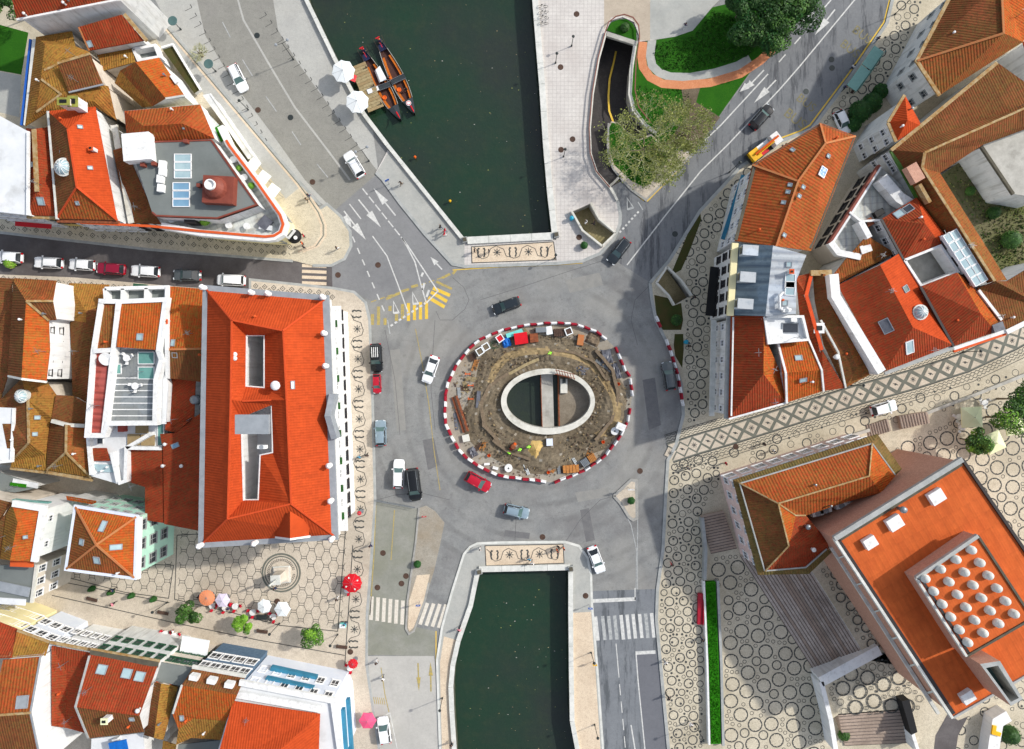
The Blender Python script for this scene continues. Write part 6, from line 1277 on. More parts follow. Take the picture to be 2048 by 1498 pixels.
o = thing('hedge_planter', 'long bright green planter strip with white and grey walls', 'planter', W(1425, 1330)); g = MB(); g.sweep(G3("1421,1164,.95 1428,1330,.95 1432,1488,.95"), 1.6, .9, 'grass_bright')
for _ in range(3000):
    f_ = rnd.random(); q = W(1421 + 11 * f_ + rnd.uniform(-9.5, 9.5), 1166 + 320 * f_, .97); a_ = rnd.uniform(0, 6.3); s_ = rnd.uniform(.05, .13); g.face([(q.x - s_ * math.cos(a_), q.y - s_ * math.sin(a_), .95), (q.x + s_ * math.cos(a_), q.y + s_ * math.sin(a_), .95), (q.x, q.y, .97 + rnd.uniform(.03, .14))], rnd.choice(('grass_bright', 'leaf_mid', 'grass_bright')))
g.build('hedge', o)
g = MB(); g.sweep(G3("1408,1162,1.1 1415,1330,1.1 1419,1490,1.1"), .3, 1.1, 'white_clean'); g.build('wall', o); g = MB(); g.sweep(G3("1436,1162,1.1 1443,1330,1.1 1447,1492,1.1"), .4, 1.1, 'grey_stone'); g.build('wall', o)
o = thing('railing_wall', 'grey painted wall beside the palace stairs with graffiti colours', 'wall', W(1410, 1090)); g = MB(); g.sweep(G3("1405,1036,1.2 1412,1100,1.2 1410,1160,1.2"), .5, 1.2, 'grey_stone'); g.build('wall', o)
for nm, px, lb in (('low_wall', "1500,936,.6 1620,898,.6 1740,860,.6", 'low wall along the diamond paved street beside the palace'), ('low_wall', "1850,828,.7 1950,790,.7 2100,730,.7", 'low wall along the diamond paved street at the parasols')):
    o = thing(nm, lb, 'wall', W(*V(px)[0][:2])); g = MB(); g.sweep(G3(px), .5, .7, 'concrete'); g.build('wall', o)
sheet('road', "1862,1540 1870,1470 1895,1425 1915,1440 1935,1432 1915,1470 1905,1540", 'asphalt_w', ZP + .02)
o = thing('white_kiosk', 'white curved kiosk with yellow seats at the bottom right corner', 'kiosk', W(2000, 1470))
g = MB(); g.sweep(G3("2018,1432,2.2 1996,1445,2.2 1990,1480,2.2 1982,1540,2.2"), 1.8, 2.2, 'white_clean'); g.build('body', o); g = MB(); g.sweep(G3("1990,1452,2.5 1988,1466,2.5 2002,1470,2.5"), .6, .3, 'yellow'); g.build('seat', o)
# ================================================================ trees and plants
def leaves_mesh(name, clumps, n, size, mats, seed, up=.35, rnd_r=.25):
    r = random.Random(seed); g = MB(); ms = mats if isinstance(mats, (list, tuple)) else [mats]
    vols = [q[3] ** 2 for q in clumps]; tot = sum(vols)
    for (cx, cy, cz, cr), v in zip(clumps, vols):
        m = r.choice(ms)
        for _ in range(max(6, int(n * v / tot))):
            d = Vector((r.gauss(0, 1), r.gauss(0, 1), r.gauss(0, 1) * .8 + .25)).normalized(); p = Vector((cx, cy, cz)) + d * cr * (1 - rnd_r * r.random() ** 1.5)
            a = (d + Vector((r.uniform(-1, 1), r.uniform(-1, 1), r.uniform(-.4, 1.2) + up)) * .7).normalized(); u = a.orthogonal().normalized(); u.rotate(Quaternion(a, r.uniform(0, 6.28))); vv = a.cross(u)
            s = size * r.uniform(.6, 1.3); mm = m if r.random() < .75 else r.choice(ms)
            g.face([p - u * s * .5, p + vv * s * .32, p + u * s * .55, p - vv * s * .32], mm)
    return g
def tree(x, y, label, hgt, rad, n, size, mats, seed, name='tree', group=None, trunk=True, squash=.75, cl=16, lop=(1, 1)):
    r = random.Random(seed); p = W(x, y, hgt * .7); o = thing(name, label, 'tree', (p.x, p.y, ZP), 0, group)
    clumps = []
    for k in range(cl):
        a = r.uniform(0, 6.28); q = rad * math.sqrt(r.random()) * .78; cr = rad * r.uniform(.26, .46)
        clumps.append((q * math.cos(a) * lop[0], q * math.sin(a) * lop[1], hgt - rad * squash * (.55 + .55 * (q / rad) ** 2) + r.uniform(-.3, .3) * rad, cr))
    g = MB(); top = hgt - rad * .9
    g.tube([(0, 0, -.1), (r.uniform(-.1, .1), r.uniform(-.1, .1), top * .5), (0, 0, top)], [.05 * hgt * .45, .035 * hgt * .45, .02 * hgt * .5], 'bark', 7)
    for cx, cy, cz, cr in clumps[:10]: g.tube([(0, 0, top * .8), (cx * .5, cy * .5, (top + cz) / 2), (cx, cy, cz)], [.09, .06, .02], 'bark', 5)
    g.build('trunk', o, world=False)
    leaves_mesh('crown', clumps, n, size, mats, seed).build('crown', o, world=False); return o
for i, (x, y, rad, h, lab) in enumerate(((1600, 20, 3.6, 7, 'dense dark tree by the road at the top edge, rightmost of the park clump'), (1545, 8, 4.0, 7.5, 'dense dark tree at the top edge behind the park lawn, middle of the clump'), (1500, 60, 3.2, 6, 'dark bushy tree overhanging the curved park lawn, nearest the lawn'), (1538, 62, 3.4, 6.5, 'dark round tree above the brick path end at the road'), (1490, 5, 2.6, 6.5, 'darkest small tree at the top edge of the park clump, leftmost'))):
    tree(x, y, lab, h, rad, 5200, .34, ('leaf_dark', 'leaf_dark', 'leaf_mid', 'leaf_topiary'), 20 + i, 'park_tree', 'dark park trees', cl=22)
for i, (x, y, rad, h, lab, m, lop) in enumerate(((379, 1226, 1.9, 4.2, 'dark green tree beside the orange parasol in the square', ('leaf_dark', 'leaf_mid', 'leaf_dark'), (1.2, .8)), (488, 1248, 1.5, 4.0, 'small lime green tree below the grey bench in the square', ('leaf_bright', 'leaf_bright', 'leaf_mid'), (.9, 1.1)), (620, 1266, 2.2, 4.8, 'broad bright green tree at the lower right of the square', ('leaf_mid', 'leaf_bright', 'leaf_mid'), (1.1, 1.0)))):
    tree(x, y, lab, h, rad, 2600, .26, m, 50 + i, 'square_tree', 'trees of the square', lop=lop, cl=13)
for i, (x, y, rad, h, lab) in enumerate(((2022, 838, 3.6, 8, 'large leafy tree at the right edge over the parasols'), (1955, 882, 2.1, 6, 'round leafy tree left of the half hidden cream parasol'), (2045, 800, 2.6, 8, 'leafy tree cut by the right edge above the other leafy trees'))):
    tree(x, y, lab, h, rad, 4200, .3, ('leaf_mid', 'leaf_bright', 'leaf_mid', 'leaf_dark'), 60 + i, 'plane_tree', 'leafy trees at the parasols', cl=18)
tree(14, 12, 'round green tree at the top left corner', 6, 2.2, 2200, .3, ('leaf_dark', 'leaf_mid'), 71, 'garden_tree')
def bare_tree(x, y, label, hgt, spread, seed, leafn, bias=(0, 0), mt='twig', lm='leaf_spring'):
    r = random.Random(seed); p = W(x, y, 0); o = thing('bare_tree', label, 'tree', (p.x, p.y, ZP)); g = MB(); tips = []
    def grow(a, d, L, rr, dep):
        b = a + d * L; m_ = a.lerp(b, .5) + Vector((r.uniform(-1, 1), r.uniform(-1, 1), r.uniform(-.3, .6))) * L * .08
        g.tube([a, m_, b], [rr, rr * .8, rr * .62], 'bark' if dep < 2 else mt, 5 if dep < 2 else 3, False)
        if dep >= 5: tips.append(b); return
        if dep >= 3: tips.append(b)
        for k in range(3 if dep < 4 else 3):
            q = (d * .85 + Vector((r.gauss(0, .55) + bias[0] * .15, r.gauss(0, .55) + bias[1] * .15, r.uniform(-.15, .42)))).normalized(); grow(b if k else m_.lerp(b, .7), q, L * r.uniform(.62, .88), max(.022, rr * .58), dep + 1)
    for k in range(7):
        a = k * .9 + r.uniform(-.3, .3); grow(Vector((0, 0, hgt * .16)), Vector((math.cos(a) * .95 + bias[0], math.sin(a) * .95 + bias[1], .62)).normalized(), spread * .36, .12, 1)
    g.tube([(0, 0, -.1), (0, 0, hgt * .2)], [.28, .22], 'bark', 8); g.build('trunk', o, world=False)
    h = MB()
    for t_ in tips:
        for _ in range(leafn):
            q = t_ + Vector((r.gauss(0, .28), r.gauss(0, .28), r.gauss(0, .2))); u = Vector((r.gauss(0, 1), r.gauss(0, 1), r.gauss(0, .5))).normalized(); v = u.orthogonal().normalized(); s = r.uniform(.08, .2)
            h.face([q - u * s, q + v * s * .6, q + u * s, q - v * s * .6], lm)
    h.build('crown', o, world=False); return o
bare_tree(1284, 304, 'leafless pale twig tree spreading over the green traffic island', 6.0, 8.0, 3, 5, (-.05, 0))
bare_tree(1368, 268, 'leafless pale twig tree beside the bare earth patch and road', 4.6, 4.2, 5, 3)
bare_tree(1318, 330, 'thin twig tree with sparse yellow leaves at the island corner', 4.0, 3.0, 9, 3)
bare_tree(405, 112, 'small bare sapling on the quay pavement by the bowl lamp', 3.4, 1.6, 12, 0)
def shrub(x, y, label, rad, hgt, mats, n=500, name='topiary_shrub', group=None, col=False, size=.14):
    p = W(x, y, hgt / 2); o = thing(name, label, 'shrub', (p.x, p.y, ZP), 0, group); g = MB(); g.tube([(0, 0, 0), (0, 0, hgt - rad)], .05, 'bark', 6); g.build('trunk', o, world=False)
    cl = [(0, 0, hgt - rad, rad)] if not col else [(0, 0, rad + k * (hgt - 2 * rad) / 3, rad * (1 - .12 * k)) for k in range(4)]
    q = leaves_mesh('crown', cl, n, size, mats, int(x)); core = MB()
    for cx, cy, cz, cr in cl: q.lathe([(.02, -cr * .93), (cr * .6, -cr * .7), (cr * .93, 0), (cr * .62, cr * .7), (.02, cr * .93)], mats[0], 12, cx, cy, cz)
    q.build('crown', o, world=False); return o
T_ = ('leaf_topiary', 'leaf_dark')
shrub(1168, 491, 'clipped round bush on the pale promenade by the stairwell', .62, 1.2, T_); shrub(835, 1128, 'clipped round bush on the traffic island left of the lower canal', .62, 1.2, T_); shrub(1262, 1001, 'clipped round bush on the triangular traffic island', .62, 1.2, T_)
for i, (x, y) in enumerate(((183, 1178), (221, 1185), (262, 1192), (306, 1199))):
    shrub(x, y, ['first', 'second', 'third', 'fourth'][i] + ' upright green shrub from the left in the row below the mint house', .5, 1.9, T_, 700, 'upright_shrub', 'upright shrubs in the square', True)
for x, y, r_, lb in ((415, 443, .9, 'bushy green plant beside the dark canopy on the hotel terrace'), (481, 338, .5, 'upper potted plant on the hotel terrace edge'), (505, 373, .5, 'lower potted plant on the hotel terrace edge')):
    o = shrub(x, y, lb, r_, r_ * 2, ('leaf_bright', 'leaf_mid'), 300, 'terrace_plant'); p = W(x, y, 7.8); o.location = (p.x, p.y, 7.75)
for i, (x, y, rad, lb) in enumerate(((1722, 222, 1.8, 'dark overgrown bush above the parked white hatchback'), (1745, 205, 1.6, 'dark overgrown bush at the foot of the ivy wall'), (1708, 248, 1.2, 'low dark bush beside the parked white hatchback'), (1762, 182, 1.2, 'upper dark bush beside the villa wall'))):
    shrub(x, y, lb, rad, rad * 1.5, ('leaf_dark', 'leaf_topiary', 'leaf_mid'), 1600, 'garden_bush', None, False, .24)
for x, y, r_, lb in ((2022, 375, 1.1, 'lone round bush beside the weedy yard wall'), (1353, 640, .9, 'dark bush on the lawn below the mossy stairs'), (1650, 1400, .8, 'ivy bush on the left terrace wall at the bottom right'), (1688, 1470, .9, 'green bush beside the white sunlit stairs'), (2020, 1470, 1.6, 'dark shrub bed at the bottom right corner'), (1250, 55, .7, 'young green plant in the bed over the underpass mouth'), (20, 526, .9, 'yellow green sapling over the parked cars at the left edge'), (1990, 425, 1.0, 'weedy bush in the middle of the walled yard'), (2022, 480, 1.5, 'large weedy bush in the lower part of the walled yard'), (1945, 380, .7, 'small weedy bush in the upper part of the walled yard')):
    o = shrub(x, y, lb, r_, r_ * 1.7, ('leaf_bright', 'leaf_spring') if x == 20 else ('leaf_dark', 'leaf_mid'), 700, 'garden_bush', None, False, .22)
    if x > 1940 and y < 600: o.location = W(x, y, 4); o.location.z = 3
# low grass tufts on the lawns
r = random.Random(5); g = MB(); LW = [V("1312,88 1390,70 1425,22 1560,60 1490,116 1400,142 1325,140 1306,112"), V("1275,170 1310,178 1380,180 1372,235 1330,270 1290,240 1270,210"), V("1222,255 1250,270 1280,288 1330,305 1295,368 1262,358 1226,322")]
n_ = 0
while n_ < 5000:
    P_ = LW[r.choice((0, 0, 1, 2))]; x, y = r.uniform(1215, 1560), r.uniform(5, 375)
    if not inpoly(x, y, P_): continue
    p = W(x, y); z = .11 if y < 260 and x > 1262 else .145; a = r.uniform(0, 6.28); s = r.uniform(.06, .16); g.face([(p.x - s * math.cos(a), p.y - s * math.sin(a), z), (p.x + s * math.cos(a), p.y + s * math.sin(a), z), (p.x + r.uniform(-.1, .1), p.y + r.uniform(-.1, .1), z + r.uniform(.08, .2))], r.choice(('leaf_dark', 'leaf_mid', 'leaf_dark'))); n_ += 1
YP = V("1890,352 1962,300 2048,405 2048,520 2010,552")
for _ in range(5200):
    x, y = r.uniform(1890, 2048), r.uniform(300, 552)
    if not inpoly(x, y, YP) or r.random() < .75 - (x - 1890) / 190: continue
    p = W(x, y, 3); a = r.uniform(0, 6.28); s = r.uniform(.08, .22); g.face([(p.x - s * math.cos(a), p.y - s * math.sin(a), 3), (p.x + s * math.cos(a), p.y + s * math.sin(a), 3), (p.x + r.uniform(-.15, .15), p.y + r.uniform(-.15, .15), 3 + r.uniform(.08, .3))], r.choice(('leaf_dark', 'leaf_mid', 'leaf_spring', 'dirt')))
o = g.build('grass_tufts'); tag(o, 'short green grass and weeds scattered on lawns and walled yard', 'grass', kind='stuff')

# ================================================================ cars
def car_meshes(kind):
    L, Wd_, hood, roofz, g0, g1, r0, r1 = {'sedan': (4.5, 1.78, .86, 1.44, -1.75, 1.05, -1.05, .35), 'hatch': (3.9, 1.7, .88, 1.48, -1.85, .95, -1.45, .3), 'wagon': (4.6, 1.8, .9, 1.5, -2.15, 1.0, -1.8, .3), 'suv': (4.6, 1.88, 1.0, 1.72, -2.15, 1.0, -1.85, .35), 'van': (4.7, 1.85, 1.1, 1.85, -2.25, 1.45, -2.1, .8)}[kind]
    w2 = Wd_ / 2; g = MB(); st = []
    N = 16
    for i in range(N + 1):
        t = -1 + 2 * i / N; x = t * L / 2; e = abs(t); w_ = w2 * (1 - .30 * max(0, (e - .72) / .28) ** 2.2); h = hood - (.16 * max(0, (t - .45) / .55) ** 1.6) - (.06 * max(0, (-t - .6) / .4) ** 2 if kind == 'sedan' else 0)
        if e > .95: h -= .18
        lo = .22 + (.12 if e > .93 else 0)
        st.append([(x, -w_ * .93, lo), (x, -w_, .48), (x, -w_ * .985, h - .14), (x, -w_ * .9, h - .02), (x, 0, h + .03), (x, w_ * .9, h - .02), (x, w_ * .985, h - .14), (x, w_, .48), (x, w_ * .93, lo)])
    for i in range(N):
        for k in range(8): g.face([st[i][k], st[i + 1][k], st[i + 1][k + 1], st[i][k + 1]], 'car_white')
    g.face(st[0], 'car_white'); g.face(st[-1][::-1], 'car_white')
    bz = hood - .02; wb, wt = w2 * .88, w2 * .70
    B = {'bl': (g0, -wb, bz), 'br': (g0, wb, bz), 'fl': (g1, -wb, bz - .03), 'fr': (g1, wb, bz - .03)}; tz = roofz
    T = {'bl': (r0, -wt, tz - .04), 'br': (r0, wt, tz - .04), 'fl': (r1, -wt, tz - .02), 'fr': (r1, wt, tz - .02)}
    rf = MB(); mx = (r0 + r1) / 2; n_ = 6
    for i in range(n_):
        x0, x1 = r0 + (r1 - r0) * i / n_, r0 + (r1 - r0) * (i + 1) / n_
        for k in range(4):
            y0, y1 = -wt + 2 * wt * k / 4, -wt + 2 * wt * (k + 1) / 4; zf = lambda x, y: tz - .04 + .07 * (1 - (y / wt) ** 2) * 1 + .02 * (1 - ((x - mx) / (r1 - r0) * 2) ** 2)
            rf.face([(x0, y0, zf(x0, y0)), (x1, y0, zf(x1, y0)), (x1, y1, zf(x1, y1)), (x0, y1, zf(x0, y1))], 'car_white')
    for a, b_ in (('fl', 'fl'), ('fr', 'fr'), ('bl', 'bl'), ('br', 'br')): rf.tube([B[a], T[a]], .05, 'car_white', 4)
    for s in (-1, 1): rf.tube([(mx, s * wb, bz), (mx, s * wt, tz - .03)], .045, 'car_white', 4); rf.tube([(r0, s * wt, tz - .03), (r1, s * wt, tz - .01)], .05, 'car_white', 4)
    ws = MB(); ws.face([B['fl'], B['fr'], T['fr'], T['fl']], 'glass_green'); rw_ = MB(); rw_.face([B['br'], B['bl'], T['bl'], T['br']], 'glass')
    sw = []
    for s, a in ((-1, 'l'), (1, 'r')): q = MB(); q.face([B['b' + a], B['f' + a], T['f' + a], T['b' + a]], 'glass', s > 0); sw.append(q.mesh('side_window'))
    wl = MB()
    rr = .33
    for xx in (-.11, .11): pass
    wl.lathe([(.02, -.1), (rr, -.1), (rr, .1), (.02, .1)], 'rubber', 16); ri = MB(); ri.lathe([(.02, -.11), (.2, -.11), (.2, .11), (.02, .11)], 'grey_metal', 12)
    hl = MB(); hl.box(0, 0, 0, .32, .34, .16, 'lamp_clear'); tl = MB(); tl.box(0, 0, 0, .2, .3, .28, 'lamp_red'); mi = MB(); mi.box(0, 0, 0, .2, .24, .16, 'car_white')
    return dict(L=L, w2=w2, hood=hood, roofz=roofz, r0=r0, r1=r1, wt=wt, g1=g1, wb=wb, body=g.mesh('body', smooth=True), roof=rf.mesh('roof', smooth=True), windshield=ws.mesh('windshield'), rear=rw_.mesh('rear_window'), sw=sw, wheel=wl.mesh('wheel'), rim=ri.mesh('rim'), hl=hl.mesh('headlight'), tl=tl.mesh('taillight'), mi=mi.mesh('mirror'))
CARS = {k: car_meshes(k) for k in ('sedan', 'hatch', 'wagon', 'suv', 'van')}
def paint(o, m):
    for s in o.material_slots:
        if s.material and s.material.name.startswith('car_white'): s.link = 'OBJECT'; s.material = MAT[m]
def car(x, y, d, kind, col, label, z=.012, rails=False, bars=False, sc=1.0, group=None):
    M_ = CARS[kind]; p = W(x, y, .9); o = thing('car', label, 'car', (p.x, p.y, z), math.atan2(-d[1], d[0]), group); o.scale = (sc, sc, sc)
    for nm in ('body', 'roof', 'windshield'): q = inst(nm, M_[nm], o); paint(q, col)
    inst('rear_window', M_['rear'], o)
    for m in M_['sw']: inst('side_window', m, o)
    L, w2 = M_['L'], M_['w2']
    for sx_ in (-1, 1):
        for sy_ in (-1, 1):
            q = inst('wheel', M_['wheel'], o, (sx_ * L * .31, sy_ * (w2 - .1), .33)); q.rotation_euler = (R(90), 0, 0); inst('rim', M_['rim'], q)
    for s in (-1, 1):
        inst('headlight', M_['hl'], o, (L / 2 - .2, s * w2 * .66, .58), s * .35); inst('taillight', M_['tl'], o, (-L / 2 + .1, s * w2 * .72, .68)); q = inst('mirror', M_['mi'], o, (M_['g1'] - .25, s * (w2 + .06), M_['hood'] + .08)); paint(q, col)
    if rails:
        for s in (-1, 1): g = MB(); g.tube([(M_['r0'] + .1, s * M_['wt'] * .92, M_['roofz'] + .05), (M_['r1'] - .1, s * M_['wt'] * .92, M_['roofz'] + .05)], .03, 'grey_metal', 5); g.build('roof_rail', o, world=False)
    if bars:
        for k in range(4): g = MB(); g.box(-.9, -.45 + k * .3, M_['roofz'] + .06, 1.6, .1, .06, 'white_clean'); g.build('roof_bar', o, world=False)
    return o
car(475, 155, (22, 45), 'wagon', 'car_white', 'white estate car heading down the quay road', rails=True)
car(708, 328, (-22, -36), 'suv', 'car_white', 'white people carrier driving up onto the quay road', rails=True, sc=.98)
G_ = 'cars parked in the dark street'
car(14, 514, (-1, -.06), 'wagon', 'car_white', 'white parked car cut by the left edge in the dark street', group=G_); car(95, 525, (-1, -.05), 'wagon', 'car_white', 'white parked car, second from the left edge in the dark street', group=G_, rails=True); car(162, 529, (-1, -.07), 'hatch', 'car_white', 'white parked car directly left of the maroon one', group=G_, sc=1.05)
car(220, 537, (-1, -.07), 'wagon', 'car_maroon', 'maroon car parked in the dark street row', group=G_); car(289, 542, (-1, -.06), 'wagon', 'car_white', 'white car parked between the maroon and the dark grey car', group=G_); car(373, 550, (-1, -.03), 'sedan', 'car_grey', 'dark grey car parked in the dark street', group=G_); car(461, 560, (-1, -.04), 'van', 'car_white', 'white van at the right end of the dark street row', sc=.95)
car(1013, 611, (-42, 15), 'wagon', 'car_dark', 'dark green black car circling above the roadworks'); car(861, 739, (-14, 40), 'sedan', 'car_white', 'white sedan circling left of the roadworks')
car(752, 716, (2, 40), 'suv', 'car_black', 'black four by four with white roof bars parked at the west kerb', bars=True); car(753, 768, (1, 40), 'hatch', 'car_red', 'small red car parked at the west kerb', sc=.78); car(761, 866, (-1, -40), 'hatch', 'car_bluesilver', 'silver car parked at the west kerb', sc=1.05)
car(797, 948, (1, -40), 'wagon', 'car_white', 'white car beside the long black van'); car(828, 969, (5, 40), 'van', 'car_black', 'long black van beside the white car', sc=1.1, rails=True); car(956, 964, (32, 18), 'hatch', 'car_red', 'red hatchback circling below the roadworks', sc=1.1); car(1033, 1023, (46, 11), 'hatch', 'car_bluesilver', 'blue silver estate car above the lower canal', sc=1.05, rails=True)
car(1193, 1120, (16, 42), 'sedan', 'car_white', 'white sedan leaving right of the lower canal end'); car(1338, 752, (-8, -50), 'wagon', 'car_grey', 'grey estate car passing the eastern barrier', rails=True); car(1238, 502, (-28, 36), 'wagon', 'car_dark', 'dark blue car entering from the north-east road', rails=True)
car(1524, 233, (34, -38), 'wagon', 'car_black', 'black car driving up the north-east road', rails=True); car(1685, 244, (16, 34), 'hatch', 'car_white', 'white hatchback parked among dark bushes', z=ZP + .01); car(1768, 816, (50, -14), 'hatch', 'car_white', 'white car on the diamond paved street', z=ZP + .01, sc=1.08); car(768, 1462, (-6, -40), 'hatch', 'car_white', 'white car in the framed bay at the bottom edge', sc=1.1)
# crane truck
p = W(1527, 297, 1); o = thing('crane_truck', 'yellow crane truck with white cab at the bend house', 'truck', (p.x, p.y, .012), math.atan2(26, 34))
g = MB(); g.box(-.4, 0, .75, 5.2, 1.9, .35, 'dark_metal'); g.build('chassis', o, world=False)
g = MB(); g.box(2.0, 0, 1.45, 1.5, 2.0, 1.7, 'white_clean', taper=.9); g.build('cab', o, world=False); g = MB(); g.face([(2.79, -.85, 1.5), (2.79, .85, 1.5), (2.72, .78, 2.15), (2.72, -.78, 2.15)], 'glass'); g.build('windshield', o, world=False)
g = MB(); g.box(-1.9, 0, 1.3, 1.6, 1.7, .9, 'yellow'); g.build('turret', o, world=False); g = MB(); g.tube([(-2.0, 0, 2.0), (2.3, .1, 2.6)], .17, 'orange', 6); g.tube([(-1.6, -.3, 1.9), (1.4, -.2, 2.4)], .1, 'yellow', 6); g.build('boom', o, world=False); g = MB(); g.box(-.2, .55, 1.2, 2.6, .6, .5, 'canvas_white'); g.box(-.4, -.6, 1.1, 1.6, .5, .4, 'red'); g.build('load', o, world=False)
for sx_ in (-2.0, -.9, 1.9):
    for s in (-1, 1): g = MB(); g.lathe([(.02, -.14), (.42, -.14), (.42, .14), (.02, .14)], 'rubber', 14); q = g.build('wheel', o, world=False); q.location = (sx_, s * .85, .42); q.rotation_euler = (R(90), 0, 0)
# ================================================================ people
def person_mesh(pose):
    if pose == 'sit': J = dict(pel=(0, 0, .5), ch=(0.02, 0, .95), nk=(.03, 0, 1.12), hd=(.06, 0, 1.26), tp=(.06, 0, 1.36), ls=(0, .19, 1.02), rs=(0, -.19, 1.02), le=(.1, .26, .8), re=(.1, -.26, .8), lh=(.34, .2, .72), rh=(.34, -.2, .72), lk=(.44, .11, .52), rk=(.44, -.11, .52), la=(.46, .11, .1), ra=(.46, -.11, .1), lt=(.62, .12, .05), rt=(.62, -.12, .05))
    elif pose == 'walk': J = dict(pel=(0, 0, .92), ch=(.03, 0, 1.32), nk=(.04, 0, 1.48), hd=(.07, 0, 1.61), tp=(.07, 0, 1.72), ls=(.02, .2, 1.4), rs=(.02, -.2, 1.4), le=(-.12, .27, 1.16), re=(.16, -.27, 1.16), lh=(.02, .26, .92), rh=(.36, -.24, .98), lk=(.2, .1, .5), rk=(-.04, -.1, .48), la=(.3, .1, .08), ra=(-.34, -.1, .16), lt=(.46, .1, .05), rt=(-.22, -.1, .05))
    elif pose == 'bend': J = dict(pel=(-.1, 0, .9), ch=(.22, 0, 1.18), nk=(.38, 0, 1.24), hd=(.5, 0, 1.26), tp=(.6, 0, 1.3), ls=(.24, .2, 1.2), rs=(.24, -.2, 1.2), le=(.32, .25, .94), re=(.32, -.25, .94), lh=(.42, .18, .7), rh=(.42, -.18, .7), lk=(.06, .12, .5), rk=(0, -.12, .5), la=(-.08, .13, .08), ra=(-.1, -.13, .08), lt=(.08, .14, .04), rt=(.06, -.14, .04))
    else: J = dict(pel=(0, 0, .92), ch=(0, 0, 1.32), nk=(.01, 0, 1.48), hd=(.03, 0, 1.61), tp=(.03, 0, 1.73), ls=(0, .2, 1.4), rs=(0, -.2, 1.4), le=(-.02, .27, 1.14), re=(.02, -.27, 1.14), lh=(.12, .25, .92), rh=(.14, -.25, .92), lk=(.02, .1, .5), rk=(.02, -.1, .5), la=(-.02, .11, .08), ra=(-.02, -.11, .08), lt=(.14, .13, .04), rt=(.14, -.13, .04))
    RD = dict(pel=.155, ch=.165, nk=.06, hd=.105, tp=.075, ls=.075, rs=.075, le=.05, re=.05, lh=.035, rh=.035, lk=.068, rk=.068, la=.045, ra=.045, lt=.04, rt=.04)
    keys = list(J); E = [('pel', 'ch'), ('ch', 'nk'), ('nk', 'hd'), ('hd', 'tp'), ('ch', 'ls'), ('ls', 'le'), ('le', 'lh'), ('ch', 'rs'), ('rs', 're'), ('re', 'rh'), ('pel', 'lk'), ('lk', 'la'), ('la', 'lt'), ('pel', 'rk'), ('rk', 'ra'), ('ra', 'rt')]
    for s in 'lr':                       # five fingers on each hand
        b_ = Vector(J[s + 'h']); e_ = Vector(J[s + 'e']); d = (b_ - e_).normalized(); sd_ = Vector((0, 1, 0)).cross(d).normalized()
        for k in range(5):
            nm = s + 'f%d' % k; off_ = sd_ * ((k - 2) * .02); ln = (.07, .1, .11, .1, .08)[k]; J[nm] = tuple(b_ + d * ln + off_ + (sd_ * -.05 if k == 0 else Vector((0, 0, 0)))); RD[nm] = .009; keys.append(nm); E.append((s + 'h', nm))
    me = bpy.data.meshes.new('body'); me.from_pydata([J[k] for k in keys], [(keys.index(a), keys.index(b)) for a, b in E], [])
    o = bpy.data.objects.new('body', me); COL.objects.link(o); md = o.modifiers.new('s', 'SKIN')
    for i, k in enumerate(keys): v = me.skin_vertices[0].data[i]; q = RD[k]; v.radius = (q, q) if k not in ('ch', 'pel') else (q * .75, q * 1.15); v.use_root = (k == 'pel')
    ms = o.modifiers.new('u', 'SUBSURF'); ms.levels = 1
    dg = bpy.context.evaluated_depsgraph_get(); out = bpy.data.meshes.new_from_object(o.evaluated_get(dg)); COL.objects.unlink(o); bpy.data.objects.remove(o)
    out.materials.clear()
    for m in ('cloth_navy', 'cloth_jeans', 'skin', 'rubber'): out.materials.append(MAT[m])
    nk, hd = Vector(J['nk']), Vector(J['hd']); pel = Vector(J['pel'])
    for f in out.polygons:
        q = f.center; dh = (q - hd).length; hand = min((q - Vector(J['lh'])).length, (q - Vector(J['rh'])).length)
        if dh < .17 or hand < .09: k = 2
        elif min((q - Vector(J['la'])).length, (q - Vector(J['ra'])).length, (q - Vector(J['lt'])).length, (q - Vector(J['rt'])).length) < .1: k = 3
        elif min((q - Vector(J['lk'])).length, (q - Vector(J['rk'])).length, (q - Vector(J['la'])).length, (q - Vector(J['ra'])).length, (q - pel).length + .05) < (q - Vector(J['ch'])).length and hand > .14: k = 1
        else: k = 0
        f.material_index = k; f.use_smooth = True
    hr = MB(); h = hd.lerp(Vector(J['tp']), .55) - Vector((.02, 0, 0)); hr.lathe([(.118, -.08), (.128, -.01), (.105, .07), (.05, .115), (.01, .122)], 'hair', 14, h.x, h.y, h.z)
    fc = MB(); fx = hd + Vector((.1, 0, .02)); fc.box(fx.x + .01, 0, fx.z - .02, .035, .03, .04, 'skin'); fc.box(fx.x, .035, fx.z + .015, .012, .022, .014, 'black'); fc.box(fx.x, -.035, fx.z + .015, .012, .022, .014, 'black'); fc.box(fx.x, 0, fx.z - .055, .012, .04, .01, 'lamp_red'); fc.box(hd.x, .108, hd.z, .04, .02, .055, 'skin'); fc.box(hd.x, -.108, hd.z, .04, .02, .055, 'skin')
    return out, hr.mesh('hair', smooth=True), fc.mesh('face'), h
PP = {k: person_mesh(k) for k in ('stand', 'walk', 'sit', 'bend')}
